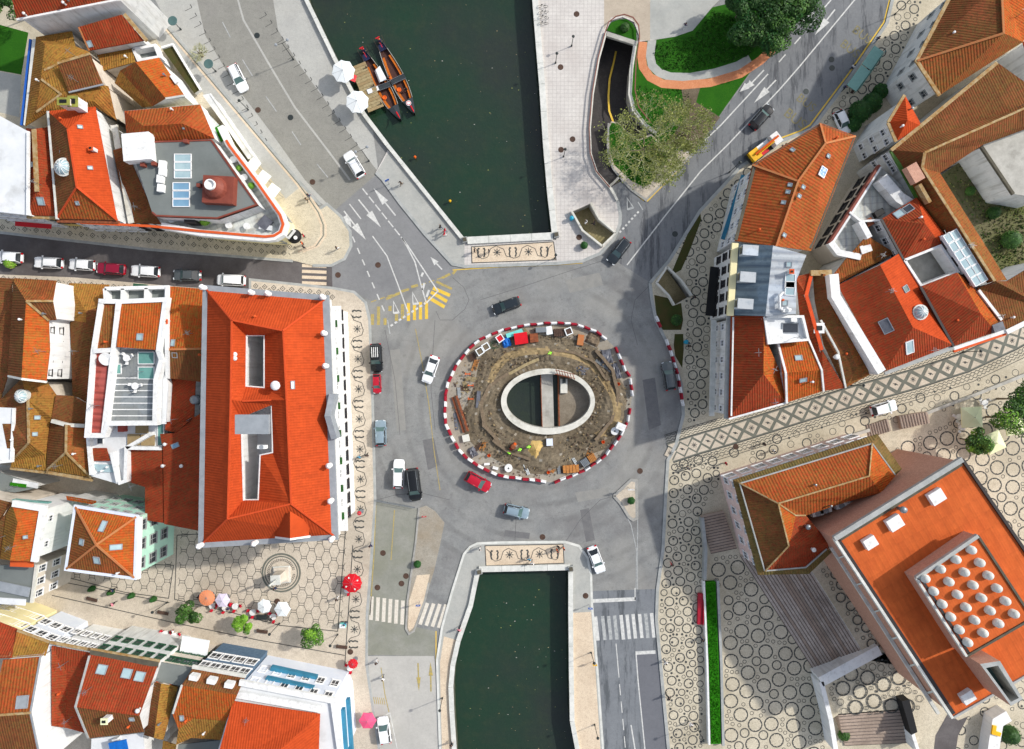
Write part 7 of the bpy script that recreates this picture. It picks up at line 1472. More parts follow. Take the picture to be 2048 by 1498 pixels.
def person(x, y, face, pose, top, leg, label, z=ZP + .006, hair='hair', hat=None, sc=1.0, bag=None):
    p = W(x, y, z + 1.0); o = thing('person', label, 'person', (p.x, p.y, z), R(face)); o.scale = (sc,) * 3; me, hm, fm, h = PP[pose]
    b_ = inst('body', me, o)
    for i, m in ((0, top), (1, leg)): b_.material_slots[i].link = 'OBJECT'; b_.material_slots[i].material = MAT[m]
    q = inst('hair', hm, o); q.material_slots[0].link = 'OBJECT'; q.material_slots[0].material = MAT[hat or hair]; inst('face', fm, o); return o
C_ = 'cloth_'
for a in ((617, 391, 60, 'walk', 'navy', 'jeans', 'walker in navy at the tan kerb of the quay'), (613, 399, 60, 'walk', 'tan', 'dark', 'walker in tan beside the walker in navy on the quay'), (607, 471, 200, 'stand', 'redc', 'dark', 'person in red at the tip of the wedge building'), (604, 486, 200, 'stand', 'orangec', 'dark', 'person in orange at the tip of the wedge building'), (607, 494, 20, 'stand', 'dark', 'dark', 'person in black at the tip of the wedge building'), (673, 496, 10, 'walk', 'dark', 'whitec', 'walker in black and white on the rounded nose pavement'),
          (802, 366, 210, 'walk', 'dark', 'tan', 'lone walker in black on the grey quay walk'), (881, 454, 150, 'walk', 'dark', 'jeans', 'dark clad leader of three walkers at the canal corner'), (890, 461, 150, 'walk', 'redc', 'jeans', 'middle of three walkers at the canal corner, in red'), (889, 468, 150, 'walk', 'redc', 'whitec', 'last of three walkers at the canal corner'), (949, 501, 0, 'stand', 'dark', 'dark', 'person in black at the left end of the upper mosaic panel'), (978, 502, 180, 'stand', 'navy', 'khaki', 'person standing on the upper mosaic panel'), (1172, 445, 130, 'walk', 'whitec', 'tan', 'person in white on the mossy subway stairs'), (1188, 447, 130, 'walk', 'dark', 'dark', 'person in black on the mossy subway stairs'), (1370, 51, 40, 'walk', 'navy', 'whitec', 'walker on the grey path by the park lawn'), (1755, 78, 50, 'walk', 'navy', 'jeans', 'waiting passenger above the bus shelter'), (1706, 134, 50, 'stand', 'whitec', 'navy', 'passenger in white left of the bus shelter'), (1690, 175, 50, 'walk', 'navy', 'dark', 'passenger below the bus shelter'), (1389, 594, 220, 'walk', 'dark', 'dark', 'person in black at the foot of the mossy stairs'), (1376, 686, 240, 'stand', 'cyan', 'jeans', 'person in light blue by the eastern lawn'), (1379, 692, 240, 'stand', 'dark', 'dark', 'person in black beside the person in light blue'),
          (1452, 927, 190, 'walk', 'redc', 'dark', 'walker in dark red at the palace corner'), (1529, 888, 200, 'walk', 'dark', 'dark', 'walker in black on the street beside the palace'), (1548, 902, 200, 'walk', 'whitec', 'dark', 'walker with white top close to the palace wall'), (1376, 937, 30, 'walk', 'grey', 'dark', 'walker in grey at the west end of the palace street'), (1344, 1130, 90, 'walk', 'dark', 'redc', 'walker in dark red on the ringed pavement'), (1331, 1326, 90, 'walk', 'whitec', 'jeans', 'walker in white on the ringed pavement by the lower road'), (1337, 1396, 90, 'walk', 'dark', 'dark', 'walker in black on the ringed pavement by the lower road'), (1382, 1449, 90, 'stand', 'whitec', 'whitec', 'person in white near the bottom of the ringed pavement'), (1058, 1119, 60, 'walk', 'cyan', 'jeans', 'walker in light blue on the lower mosaic panel'), (1064, 1127, 60, 'walk', 'whitec', 'navy', 'walker in white below the lower mosaic panel'), (960, 1098, 0, 'stand', 'whitec', 'dark', 'person in white left of the lower mosaic panel'), (1117, 1094, 250, 'stand', 'dark', 'dark', 'dark dressed person among the orange vests at the lower canal'), (1114, 1101, 20, 'stand', 'orangec', 'dark', 'left person in orange vest at the lower canal'), (1128, 1097, 200, 'stand', 'orangec', 'tan', 'right person in orange vest at the lower canal'), (718, 914, 250, 'walk', 'cyan', 'jeans', 'walker in blue on the seahorse pavement'), (734, 910, 250, 'walk', 'dark', 'dark', 'walker in black on the seahorse pavement'), (741, 1091, 270, 'walk', 'navy', 'navy', 'walker in navy at the kerb right of the square'), (674, 1198, 220, 'walk', 'dark', 'whitec', 'walker in black and white below the red parasol'), (690, 1248, 260, 'stand', 'cyan', 'jeans', 'person at the turquoise cart by the square'), (226, 1180, 200, 'walk', 'navy', 'dark', 'walker between the upright shrubs of the square'), (226, 1208, 200, 'walk', 'pinkc', 'dark', 'walker in pink below the upright shrubs'), (753, 1326, 90, 'walk', 'dark', 'whitec', 'upper of two walkers on the pale lower road'), (766, 1357, 250, 'walk', 'whitec', 'dark', 'lower of two walkers on the pale lower road'), (918, 1260, 60, 'walk', 'pinkc', 'dark', 'walker in pink beside the lower canal coping'), (550, 1177, 90, 'stand', 'navy', 'jeans', 'visitor below the monument in the square'), (903, 1489, 90, 'walk', 'dark', 'dark', 'walker in black at the bottom beside the lower canal'), (1405, 1280, 90, 'walk', 'dark', 'navy', 'walker in black beside the green planter strip')):
    person(a[0], a[1], a[2], a[3], C_ + a[4], C_ + a[5], a[6], z=.02 if a[1] in (1326, 1357) else ZP + .02)
# ================================================================ parasols and square furniture
def parasol(x, y, r_, h, m, label, n=8, rz=0.0, group=None, drop=.28, pole=True, z=ZP):
    p = W(x, y, h); o = thing('parasol', label, 'parasol', (p.x, p.y, z), rz, group); g = MB(); hh = h - z
    ap = (0, 0, hh); ed = [(r_ * math.cos(6.2832 * k / n), r_ * math.sin(6.2832 * k / n), hh - r_ * drop) for k in range(n)]
    for k in range(n):
        a, b = ed[k - 1], ed[k]; mid = ((a[0] + b[0]) / 2 * .955, (a[1] + b[1]) / 2 * .955, a[2] + .03); g.face([ap, a, mid], m); g.face([ap, mid, b], m)
        g.face([a, (a[0], a[1], a[2] - .16), (mid[0], mid[1], mid[2] - .16), mid], m); g.face([mid, (mid[0], mid[1], mid[2] - .16), (b[0], b[1], b[2] - .16), b], m)
    g.build('canopy', o, world=False); g = MB(); g.lathe([(.35, 0), (.35, .08), (.05, .1), (.035, hh + .08)], 'grey_metal', 10); g.build('pole', o, world=False)
    g = MB()
    for e in ed: g.tube([ap, (e[0], e[1], e[2] + .01)], .014, 'grey_metal', 4)
    g.build('ribs', o, world=False); return o
parasol(685, 140, 1.85, 3.0, 'canvas_white', 'upper of two big white parasols on the quay by the boats', rz=.2, group='white quay parasols'); parasol(713, 201, 1.85, 3.0, 'canvas_white', 'lower of two big white parasols on the quay by the boats', rz=.35, group='white quay parasols')
parasol(412, 1197, 1.25, 2.5, 'canvas_orange', 'round orange parasol in the square', 16, drop=.2); parasol(443, 1202, 1.2, 2.5, 'canvas_lilac', 'pale lilac parasol beside the orange one in the square', 6); parasol(527, 1214, 1.15, 2.5, 'canvas_white', 'smaller white parasol in the square', 7); parasol(563, 1220, 1.3, 2.5, 'canvas_white', 'larger white parasol in the square, right of the smaller one', 6)
o = parasol(703, 1168, 1.55, 2.6, 'canvas_red', 'large red parasol at the right edge of the square', 10); g = MB()
for k in range(4): a = k * 1.57 + .5; g.box(1.0 * math.cos(a), 1.0 * math.sin(a), 2.24, .3, .12, .02, 'white_clean', a); g.box(1.0 * math.cos(a), 1.0 * math.sin(a), 2.25, .1, .26, .02, 'white_clean', a)
g.build('printed_mark', o, world=False)
parasol(705, 1329, .8, 2.4, 'canvas_red', 'small red parasol below the square at the pale blue corner building', 9); parasol(734, 1444, 1.4, 2.6, 'canvas_pink', 'pink parasol on the pavement at the bottom edge', 6); parasol(718, 1027, .35, 2.0, 'canvas_red', 'tiny red umbrella at the foot of the great orange building', 8)
def sq_parasol(x, y, s, h, label, rz):
    p = W(x, y, h); o = thing('parasol', label, 'parasol', (p.x, p.y, ZP), rz, 'cream square parasols'); g = MB(); hh = h - ZP; c4 = [(-s, -s, hh - .7), (s, -s, hh - .7), (s, s, hh - .7), (-s, s, hh - .7)]
    for k in range(4): g.face([(0, 0, hh), c4[k - 1], c4[k]], 'canvas_cream'); a, b = c4[k - 1], c4[k]; g.face([a, (a[0], a[1], a[2] - .2), (b[0], b[1], b[2] - .2), b], 'canvas_cream')
    g.build('canopy', o, world=False); g = MB(); g.lathe([(.4, 0), (.4, .08), (.06, .1), (.04, hh + .1)], 'dark_metal', 10); g.build('pole', o, world=False)
sq_parasol(1950, 835, 1.6, 3.2, 'square cream parasol in full view at the leafy trees', R(3)); sq_parasol(1994, 886, 1.5, 3.2, 'square cream parasol half hidden under the leafy trees', R(25)); sq_parasol(2036, 852, 1.4, 3.2, 'square cream parasol mostly hidden at the right edge', R(10))
ch_ = MB(); ch_.box(0, 0, .44, .42, .42, .05, 'cloth_redc'); ch_.box(-.2, 0, .66, .05, .42, .4, 'cloth_redc')
for sx_ in (-.18, .18):
    for sy_ in (-.18, .18): ch_.box(sx_, sy_, .22, .04, .04, .44, 'dark_metal')
ch_me = ch_.mesh('cafe_chair'); ch2 = MB(); ch2.box(0, 0, .44, .42, .42, .05, 'white_clean'); ch2.box(-.2, 0, .66, .05, .42, .4, 'white_clean')
for sx_ in (-.18, .18):
    for sy_ in (-.18, .18): ch2.box(sx_, sy_, .22, .04, .04, .44, 'grey_metal')
ch2_me = ch2.mesh('cafe_chair')
r = random.Random(3)
for i, (x, y, red, lb) in enumerate(((424, 1212, 1, 'under the orange parasol in the square'), (450, 1216, 1, 'under the lilac parasol in the square'), (470, 1213, 1, 'in the open between lilac and white parasols'), (505, 1225, 1, 'left of the smaller white parasol'), (546, 1234, 1, 'between the two white parasols'), (694, 1180, 1, 'under the large red parasol'), (700, 1336, 1, 'under the small red parasol'), (330, 1268, 1, 'left of the white awning along the row'), (348, 1272, 1, 'in front of the white awning along the row'), (1938, 822, 0, 'under the cream parasol in full view'), (1918, 834, 0, 'left of the cream parasol'), (1970, 806, 0, 'above the cream parasol'), (1925, 855, 0, 'below left of the cream parasol'), (270, 772, 0, 'on the grey roof terrace'), (253, 716, 0, 'on the upper roof terrace by the glass'))):
    z = ZP + .01 if x > 300 or y > 1000 else 11.44; p = W(x, y, z + .7); t_ = thing('cafe_table', 'cafe table ' + lb, 'table', (p.x, p.y, z)); inst('table_top', tb_me, t_)
    for k in range(3):
        a = r.uniform(0, .8) + k * 2.1; cx = thing('cafe_chair', ('red' if red else 'white') + ' cafe chair at the table ' + lb, 'chair', (p.x + .72 * math.cos(a), p.y + .72 * math.sin(a), z), a + math.pi, 'chairs at the table ' + lb); inst('seat', ch_me if red else ch2_me, cx)
for i, (x, y, f, col) in enumerate(((396, 1194, 0, 'navy'), (432, 1214, 180, 'redc'), (456, 1218, 200, 'navy'), (447, 1221, 90, 'whitec'), (541, 1240, 20, 'dark'), (690, 1176, 0, 'dark'), (327, 1274, 40, 'cyan'), (345, 1264, 200, 'whitec'))):
    person(x, y, f, 'sit', C_ + col, C_ + 'jeans', ['seated guest in navy left of the orange parasol', 'seated guest in red right of the orange parasol', 'seated guest in navy right of the lilac parasol', 'seated guest in white below the lilac parasol', 'seated guest between the two white parasols', 'seated guest in black under the large red parasol', 'seated guest in light blue along the row of facades', 'seated guest in white along the row of facades'][i])
o = thing('white_awning', 'broad white shop awning in the row along the square', 'awning', W(388, 1288)); g = MB(); g.sweep(G3("362,1287,4.4 416,1297,4.4"), 2.4, .15, 'canvas_white'); g.build('canopy', o); g = MB(); g.sweep(G3("366,1300,4.2 412,1309,4.2"), .15, 1.2, 'beige'); g.build('valance', o)
o = thing('monument', 'pale stone monument with statue inside the round wreath paving', 'monument', W(565, 1148, 0)); b0 = root_loc(o)
g = MB(); g.box(0, 0, .25, 2.7, 2.7, .24, 'white_stone', R(4)); g.box(0, 0, .5, 2.3, 2.3, .3, 'beige', R(4)); g.build('steps', o, world=False); g = MB(); g.box(0, 0, 1.9, 1.5, 1.5, 2.6, 'beige', R(4), taper=.85); g.box(0, 0, 3.25, 1.5, 1.5, .2, 'white_stone', R(4)); g.build('pedestal', o, world=False)
st_ = inst('statue', PP['stand'][0], o, (0, 0, 3.3), R(-60), 1.6)
for s_ in st_.material_slots: s_.link = 'OBJECT'; s_.material = MAT['white_stone']
bnc = MB(); bnc.box(0, 0, .45, 1.8, .5, .08, 'wood_dark'); bn_l = MB(); bn_l.box(0, 0, .2, .12, .45, .42, 'grey_stone'); bm_, bl_ = bnc.mesh('seat'), bn_l.mesh('leg')
for i, (x, y, rz, lb) in enumerate(((185, 1198, -15, 'leftmost bench on the long walk below the square'), (327, 1225, -12, 'bench beside the dark green square tree'), (525, 1262, -8, 'bench right of the lime green tree'), (684, 1293, -6, 'bench nearest the small red parasol'))):
    o = thing('bench', lb, 'bench', W(x, y, .4) * 1.0, R(rz), 'benches of the square'); o.location.z = ZP; inst('seat', bm_, o)
    for s in (-.7, .7): inst('leg', bl_, o, (s, 0, 0))
o = thing('grey_bench', 'large grey stone bench between the parasols of the square', 'bench', W(526, 1232)); g = MB(); g.box(0, 0, .35, 1.6, .7, .5, 'dark_metal'); o.location.z = ZP; g.build('seat', o, world=False)
o = thing('red_bench', 'long dark red bench along the green planter strip', 'bench', W(1399, 1215)); o.location.z = ZP; g = MB(); g.box(0, 0, .35, .9, 4.9, .6, 'barrier_red', R(-2)); g.build('seat', o, world=False); g = MB(); g.box(.4, 0, .7, .12, 4.9, .5, 'barrier_red', R(-2)); g.build('backrest', o, world=False)
o = thing('drinks_cart', 'turquoise drinks cart by the lower right of the square', 'cart', W(689, 1246)); o.location.z = ZP; g = MB(); g.box(0, 0, .9, .9, .6, .8, 'turquoise', 0, 'canvas_white'); g.build('body', o, world=False)
for s in (-.3, .3): g = MB(); g.lathe([(.02, -.03), (.24, -.03), (.24, .03), (.02, .03)], 'rubber', 12); q = g.build('wheel', o, world=False); q.location = (s, .34, .26); q.rotation_euler = (R(90), 0, 0)
# ================================================================ boats and landing stage
def boat(bow, stern, label, tarp):
    Bw, St = W(*bow, -1.2), W(*stern, -1.2); d = Bw - St; L = d.length; mid = Bw.lerp(St, .5); o = thing('punt_boat', label, 'boat', (mid.x, mid.y, -1.95), math.atan2(d.y, d.x)); N = 24; wb = 1.22
    def sec(t):      # t -1 stern .. 1 bow
        w_ = wb * (1 - max(0, t - .1) ** 2 * 1.12) if t > .1 else wb * (1 - .62 * max(0, -t - .05) ** 1.7)
        w_ = max(.03, w_); sh = .62 + .75 * max(0, t - .45) ** 2 * 2.2 + .4 * max(0, -t - .6) ** 2 * 3; return t * L / 2, w_, sh
    S_ = [sec(-1 + 2 * i / N) for i in range(N + 1)]; g = MB()
    for i in range(N):
        x0, w0, s0 = S_[i]; x1, w1, s1 = S_[i + 1]
        for s in (-1, 1):
            g.face([(x0, s * w0 * .7, -.2), (x1, s * w1 * .7, -.2), (x1, s * w1, s1), (x0, s * w0, s0)], 'boat_black', s > 0); g.face([(x0, s * w0, s0), (x1, s * w1, s1), (x1, s * max(.01, w1 - .12), s1 + .03), (x0, s * max(.01, w0 - .12), s0 + .03)], 'boat_black', s > 0); g.face([(x0, s * (w0 - .1), s0), (x1, s * (w1 - .1), s1), (x1, s * w1 * .72, .12), (x0, s * w0 * .72, .12)], 'boat_floor', s < 0)
    x, w_, s = S_[0]; g.face([(x, -w_, s), (x, w_, s), (x, w_ * .7, -.2), (x, -w_ * .7, -.2)], 'navy'); g.build('hull', o, world=False)
    g = MB()
    for i in range(N - 5): x0, w0, _ = S_[i]; x1, w1, _ = S_[i + 1]; g.face([(x0, -w0 * .74, .16), (x1, -w1 * .74, .16), (x1, w1 * .74, .16), (x0, w0 * .74, .16)], 'boat_floor')
    g.build('floor', o, world=False)
    i0 = int(N * .795); g = MB()
    for i in range(i0, N): x0, w0, s0 = S_[i]; x1, w1, s1 = S_[i + 1]; g.face([(x0, -w0, s0 + .04), (x1, -w1, s1 + .04), (x1, 0, s1 + .16), (x0, 0, s0 + .16)], 'boat_black'); g.face([(x0, 0, s0 + .16), (x1, 0, s1 + .16), (x1, w1, s1 + .04), (x0, w0, s0 + .04)], 'boat_black')
    g.build('fore_deck', o, world=False)
    g = MB()
    for i in range(0, 2): x0, w0, s0 = S_[i]; x1, w1, s1 = S_[i + 1]; g.face([(x0, -w0, s0 - .1), (x1, -w1, s1 - .1), (x1, w1, s1 - .1), (x0, w0, s0 - .1)], 'navy')
    g.build('stern_deck', o, world=False)
    for s in (-1, 1):
        g = MB()
        for i in range(4, i0): x0, w0, _ = S_[i]; x1, w1, _ = S_[i + 1]; z = .52; a = [(x0, s * (w0 - .14), z), (x1, s * (w1 - .14), z), (x1, s * (w1 - .52), z), (x0, s * (w0 - .52), z)]; g.face(a, 'boat_orange', s > 0); g.face([a[3], a[2], (a[2][0], a[2][1], .16), (a[3][0], a[3][1], .16)], 'boat_orange')
        g.build('bench', o, world=False)
        g = MB(); g.sweep([(S_[i][0], s * (S_[i][1] - .03), S_[i][2] + .06) for i in range(2, N - 4)], .07, .06, 'concrete'); g.build('gunwale', o, world=False)
    x = S_[-1][0]; g = MB(); g.tube([(x - 1.2, 0, 1.35), (x - .3, 0, 1.75), (x + .25, 0, 2.3)], [.12, .1, .05], 'canvas_red', 6); g.build('prow', o, world=False)
    x = S_[0][0]; g = MB(); g.box(x - .55, 0, .5, 1.0, .1, 1.1, 'red'); g.tube([(x + .9, 0, 1.3), (x - .6, 0, 1.2)], .05, 'red', 5); g.box(x - 1.0, 0, 1.0, .15, .7, .12, 'red'); g.build('rudder', o, world=False)
    for s in (-1, 1): g = MB(); g.tube([(x + 1.2, s * .62, .9), (x - 1.0, s * .75, 1.2)], .03, 'wood_dark', 4); g.build('stern_pole', o, world=False)
    if tarp: g = MB(); g.face([(-3.0, .35, .72), (-.9, .1, .74), (-.7, 1.2, .8), (-3.2, 1.25, .8)][::-1], 'canvas_white'); g.face([(-3.0, .35, .72), (-.9, .1, .74), (-.9, -.15, .5), (-3.0, .1, .5)], 'canvas_white'); g.build('cover_sheet', o, world=False)
    else: g = MB(); g.lathe([(.42, 0), (.42, .01)], 'canvas_white', 20, L * .35, -.1, 1.02); g.lathe([(.34, .012), (.34, .02)], 'canvas_red', 20, L * .35, -.1, 1.02); g.lathe([(.24, .022), (.24, .03)], 'canvas_white', 18, L * .35, -.1, 1.02); g.build('emblem', o, world=False)
    g = MB(); g.lathe([(.3, 0), (.38, .08), (.3, .16), (.22, .08)], 'orange', 14, 1.6, -.55, .55); g.build('lifebuoy', o, world=False)
    return o
boat((801, 240), (729, 108), 'left of two long tour boats, with white sheet over its orange bench', True); boat((829, 228), (761, 88), 'right of two long tour boats, with red ring emblem on its dark bow', False)
person(728, 101, -60, 'stand', C_ + 'navy', C_ + 'navy', 'boatman with red hat at the stern of the left boat', z=-1.35, hat='red'); person(760, 82, -60, 'stand', C_ + 'navy', C_ + 'navy', 'boatman with straw hat at the stern of the right boat', z=-1.35, hat='ridge')
person(779, 154, 200, 'sit', C_ + 'orangec', C_ + 'dark', 'passenger in orange seated in the right boat', z=-1.75); person(813, 177, 200, 'sit', C_ + 'dark', C_ + 'dark', 'passenger in black seated near the bow of the right boat', z=-1.75)
o = thing('landing_stage', 'weathered wooden landing stage between quay parasols and boats', 'dock', W(735, 180, -1)); ax = W(745, 222, -.6) - W(708, 132, -.6); n_ = 16; d_ = ax.normalized(); s_ = Vector((-d_.y, d_.x, 0)); 
if s_.x < 0: s_ = -s_
for k in range(n_):
    c0 = W(704, 137, -.6) + ax * (k / n_); g = MB(); q = c0 + s_ * 1.1; g.box(q.x, q.y, -.6 + rnd.uniform(-.01, .01), 2.6 + rnd.uniform(-.1, .1), ax.length / n_ - .04, .1, 'wood' if k % 3 else 'dirt_path', math.atan2(s_.y, s_.x)); g.build('plank', o)
for k in range(3):
    q = W(704, 137, -.6) + ax * (.1 + .4 * k) + s_ * 2.2; g = MB(); g.tube([(q.x, q.y, -2.6), (q.x, q.y, -.1)], .12, 'wood_dark', 8); g.build('pile', o)
g = MB(); g.sweep(G3("694,150,.1 712,158,-.5"), 1.1, .1, 'red'); g.build('gangway', o)
for nm, px, m, lb in (('gangplank', "735,184,-.45 757,176,-.7", 'roof_white', 'pale gangplank from landing stage to the left boat'), ('boarding_ramp', "757,177,-.95 781,168,-.95", 'boat_black', 'dark boarding ramp across the left boat'), ('boarding_ramp', "783,165,-.95 810,152,-.95", 'boat_black', 'dark boarding ramp across the right boat')):
    o = thing(nm, lb, 'ramp', W(*V(px)[0][:2], -1)); g = MB(); g.sweep(G3(px), .85 if m == 'boat_black' else .75, .1, m); g.build('deck', o)
    for s in (-1, 1): g = MB(); a, e = G3(px); dd = (e - a).normalized(); nn = Vector((-dd.y, dd.x, 0)) * .4 * s; g.tube([a + nn + Vector((0, 0, .1)), e + nn + Vector((0, 0, .1))], .03, 'grey_metal', 4); g.build('rail', o)
for i, (x, y, m) in enumerate(((830, 314, 'orange'), (900, 402, 'yellow'))):
    o = thing('mooring_buoy', ('red' if i == 0 else 'yellow') + ' topped mooring post in the upper canal', 'buoy', W(x, y, -1.2)); o.location.z = -1.9; g = MB(); g.lathe([(.08, -.8), (.08, .6), (.2, .62), (.22, .8), (.1, .95)], m, 10); g.build('post', o, world=False)
# ================================================================ street furniture
def lamp(x, y, h, label, heads=1, tilt=0.0, z=ZP, m='dark_metal', bowl=False):
    p = W(x, y, 0); o = thing('street_lamp', label, 'lamp', (p.x, p.y, z), tilt); g = MB(); g.lathe([(.14, 0), (.12, .4), (.06, .5), (.045, h)], m, 8); g.build('pole', o, world=False)
    if bowl: g = MB(); g.lathe([(.1, h - .1), (.72, h + .05), (.75, h + .12), (.7, h + .16), (.05, h + .1)], 'glass_green', 20); g.build('lamp_bowl', o, world=False); return o
    for k in range(heads):
        s = 0 if heads == 1 else (-1 if k == 0 else 1); g = MB()
        if s: g.tube([(0, 0, h - .15), (s * .55, 0, h), (s * .95, 0, h - .02)], .035, m, 5)
        g.build('arm', o, world=False) if s else None
        g = MB(); g.lathe([(.06, -.05), (.2, .05), (.24, .18), (.18, .32), (.02, .38)], 'gutter' if heads > 1 else m, 12, s * .95, 0, h); g.build('lamp_head', o, world=False)
    return o
lamp(587, 119, 5.5, 'double globe lamp on the quay at the upper bay', 2, .4, .012); lamp(738, 322, 5.5, 'double globe lamp on the quay beside the people carrier', 2, .4, .012); lamp(362, 59, 2.6, 'upper bowl lamp on the quay beside the planted court', bowl=True, z=.012); lamp(432, 143, 2.6, 'lower bowl lamp on the quay beside the bare sapling', bowl=True, z=.012)
for x, y, h, lb in ((497, 220, 3.5, 'slim lamp on the quay between the parking ticks'), (1111, 127, 3.2, 'upper lamp on the pale promenade'), (1143, 93, 3.0, 'top lamp on the pale promenade near the ramp'), (1127, 314, 3.5, 'lower lamp on the pale promenade beside the covers'), (1109, 517, 3.0, 'lamp at the right end of the upper mosaic panel'), (1182, 1304, 4.0, 'lamp at the kerb of the lower right road, upper'), (1189, 1448, 4.0, 'lamp at the kerb of the lower right road, lower'), (885, 1395, 4.0, 'lamp left of the lower canal'), (110, 1247, 4.5, 'lamp before the lilac facade'), (336, 1204, 4.5, 'lamp right of the upright shrubs'), (560, 1246, 4.5, 'lamp below the larger white parasol'), (676, 1268, 4.5, 'lamp at the lower right corner of the square'), (1458, 345, 5, 'lamp on the bend of the north-east pavement'), (1788, 30, 5, 'lamp on the ringed pavement at the top right'), (1389, 1446, 5, 'lamp at the bottom of the ringed pavement'), (1700, 770, 4, 'left lamp on the diamond paved street'), (1925, 704, 4, 'right lamp on the diamond paved street')): lamp(x, y, h, lb)
def sign(x, y, label, m, h=2.2, s=.7, rz=0.0, z=ZP):
    p = W(x, y, h); o = thing('road_sign', label, 'sign', (p.x, p.y, z), rz); g = MB(); g.tube([(0, 0, 0), (0, 0, h)], .04, 'grey_metal', 6); g.build('pole', o, world=False); g = MB(); g.box(0, .05, h - .2, s, .06, s, m); g.box(0, .085, h - .2, s * .5, .02, s * .25, 'white_clean'); g.build('plate', o, world=False)
sign(774, 361, 'blue road sign on the grey quay walk', 'blue', rz=.5); sign(1181, 1218, 'blue road sign at the lower right crossing', 'blue'); sign(836, 1212, 'blue road sign on the island between the crossings', 'blue'); sign(848, 1034, 'red and white works sign at the top of the gravel island', 'red', 1.0); sign(1190, 1331, 'yellow road sign on the pavement right of the lower canal', 'yellow', 1.8); sign(1262, 980, 'white direction sign on the triangular island', 'white_clean', 2.6, 1.0)
for x, y, lb in ((1143, 437, 'teal litter bin at the promenade stairwell'), (1372, 684, 'teal litter bin by the eastern lawn'), (1250, 700, None)):
    if lb: p = W(x, y, .6); o = thing('litter_bin', lb, 'bin', (p.x, p.y, ZP)); g = MB(); g.lathe([(.3, 0), (.36, .9), (.3, 1.05), (.05, 1.15)], 'bin_teal', 12); g.build('body', o, world=False)
o = thing('bus_shelter', 'teal glass bus shelter in two bays on the ringed pavement', 'shelter', W(1728, 138)); o.location.z = ZP
for k, px in enumerate(("1758,97,2.7 1733,134,2.7", "1732,136,2.7 1703,176,2.7")): g = MB(); g.sweep(G3(px), 1.75, .1, 'glass_teal'); g.build('roof_pane', o)
for x, y in ((1762, 105), (1740, 138), (1712, 178)): q = W(x, y, 1.3); g = MB(); g.tube([(q.x, q.y, .1), (q.x, q.y, 2.65)], .06, 'dark_metal', 6); g.build('post', o)
q0, q1 = W(1766, 106, 1.3), W(1714, 182, 1.3); g = MB(); g.sweep([(q0.x, q0.y, 2.2), (q1.x, q1.y, 2.2)], .06, 1.8, 'glass_teal'); g.build('back_pane', o); g = MB(); g.sweep([(q0.x - .5, q0.y, .6), (q1.x - .5, q1.y, .6)], .4, .1, 'wood_dark'); g.build('seat', o)
wh = MB()
for k in range(16): a, b = k / 16 * 6.283, (k + 1) / 16 * 6.283; wh.tube([(.33 * math.cos(a), 0, .33 * math.sin(a)), (.33 * math.cos(b), 0, .33 * math.sin(b))], .025, 'rubber', 4, False)
wh_me = wh.mesh('wheel'); fr_ = MB(); fr_.tube([(-.5, 0, .33), (-.15, 0, .75), (.38, 0, .75), (.5, 0, .33)], .025, 'dark_metal', 5); fr_.tube([(-.15, 0, .75), (0, 0, .33), (.38, 0, .75)], .02, 'dark_metal', 5); fr_.tube([(.36, -.25, .95), (.38, 0, .9), (.36, .25, .95)], .02, 'dark_metal', 5); fr_.tube([(.38, 0, .75), (.38, 0, .92)], .02, 'dark_metal', 5); fr_me = fr_.mesh('frame'); sd_ = MB(); sd_.box(-.17, 0, .9, .24, .12, .06, 'black'); sd_me = sd_.mesh('saddle')
for i, (x, y, rz) in enumerate(((1085, 16, 0), (1086, 28, 8), (1087, 38, -6), (1086, 50, 4))):
    p = W(x, y); o = thing('bicycle', ['topmost', 'second', 'third', 'lowest'][i] + ' of the bicycles parked in the rack by the upper canal', 'bicycle', (p.x, p.y, ZP), R(rz), 'bicycles in the canal rack')
    for s in (-.5, .5): inst('wheel', wh_me, o, (s, 0, .34))
    inst('frame', fr_me, o); inst('saddle', sd_me, o)
o = thing('works_fence', 'thin metal site fence across the closed south-west lane', 'fence', W(790, 1008))
for k in range(3):
    a, e = W(750 + k * 27, 999 + k * 5), W(776 + k * 27, 1004 + k * 5); g = MB()
    for z in (.15, .6, 1.05): g.tube([(a.x, a.y, z), (e.x, e.y, z)], .035, 'grey_metal', 5)
    for f in (0, .33, .66, 1): q = a.lerp(e, f); g.tube([(q.x, q.y, .02), (q.x, q.y, 1.1)], .03, 'grey_metal', 5)
    g.build('panel', o)
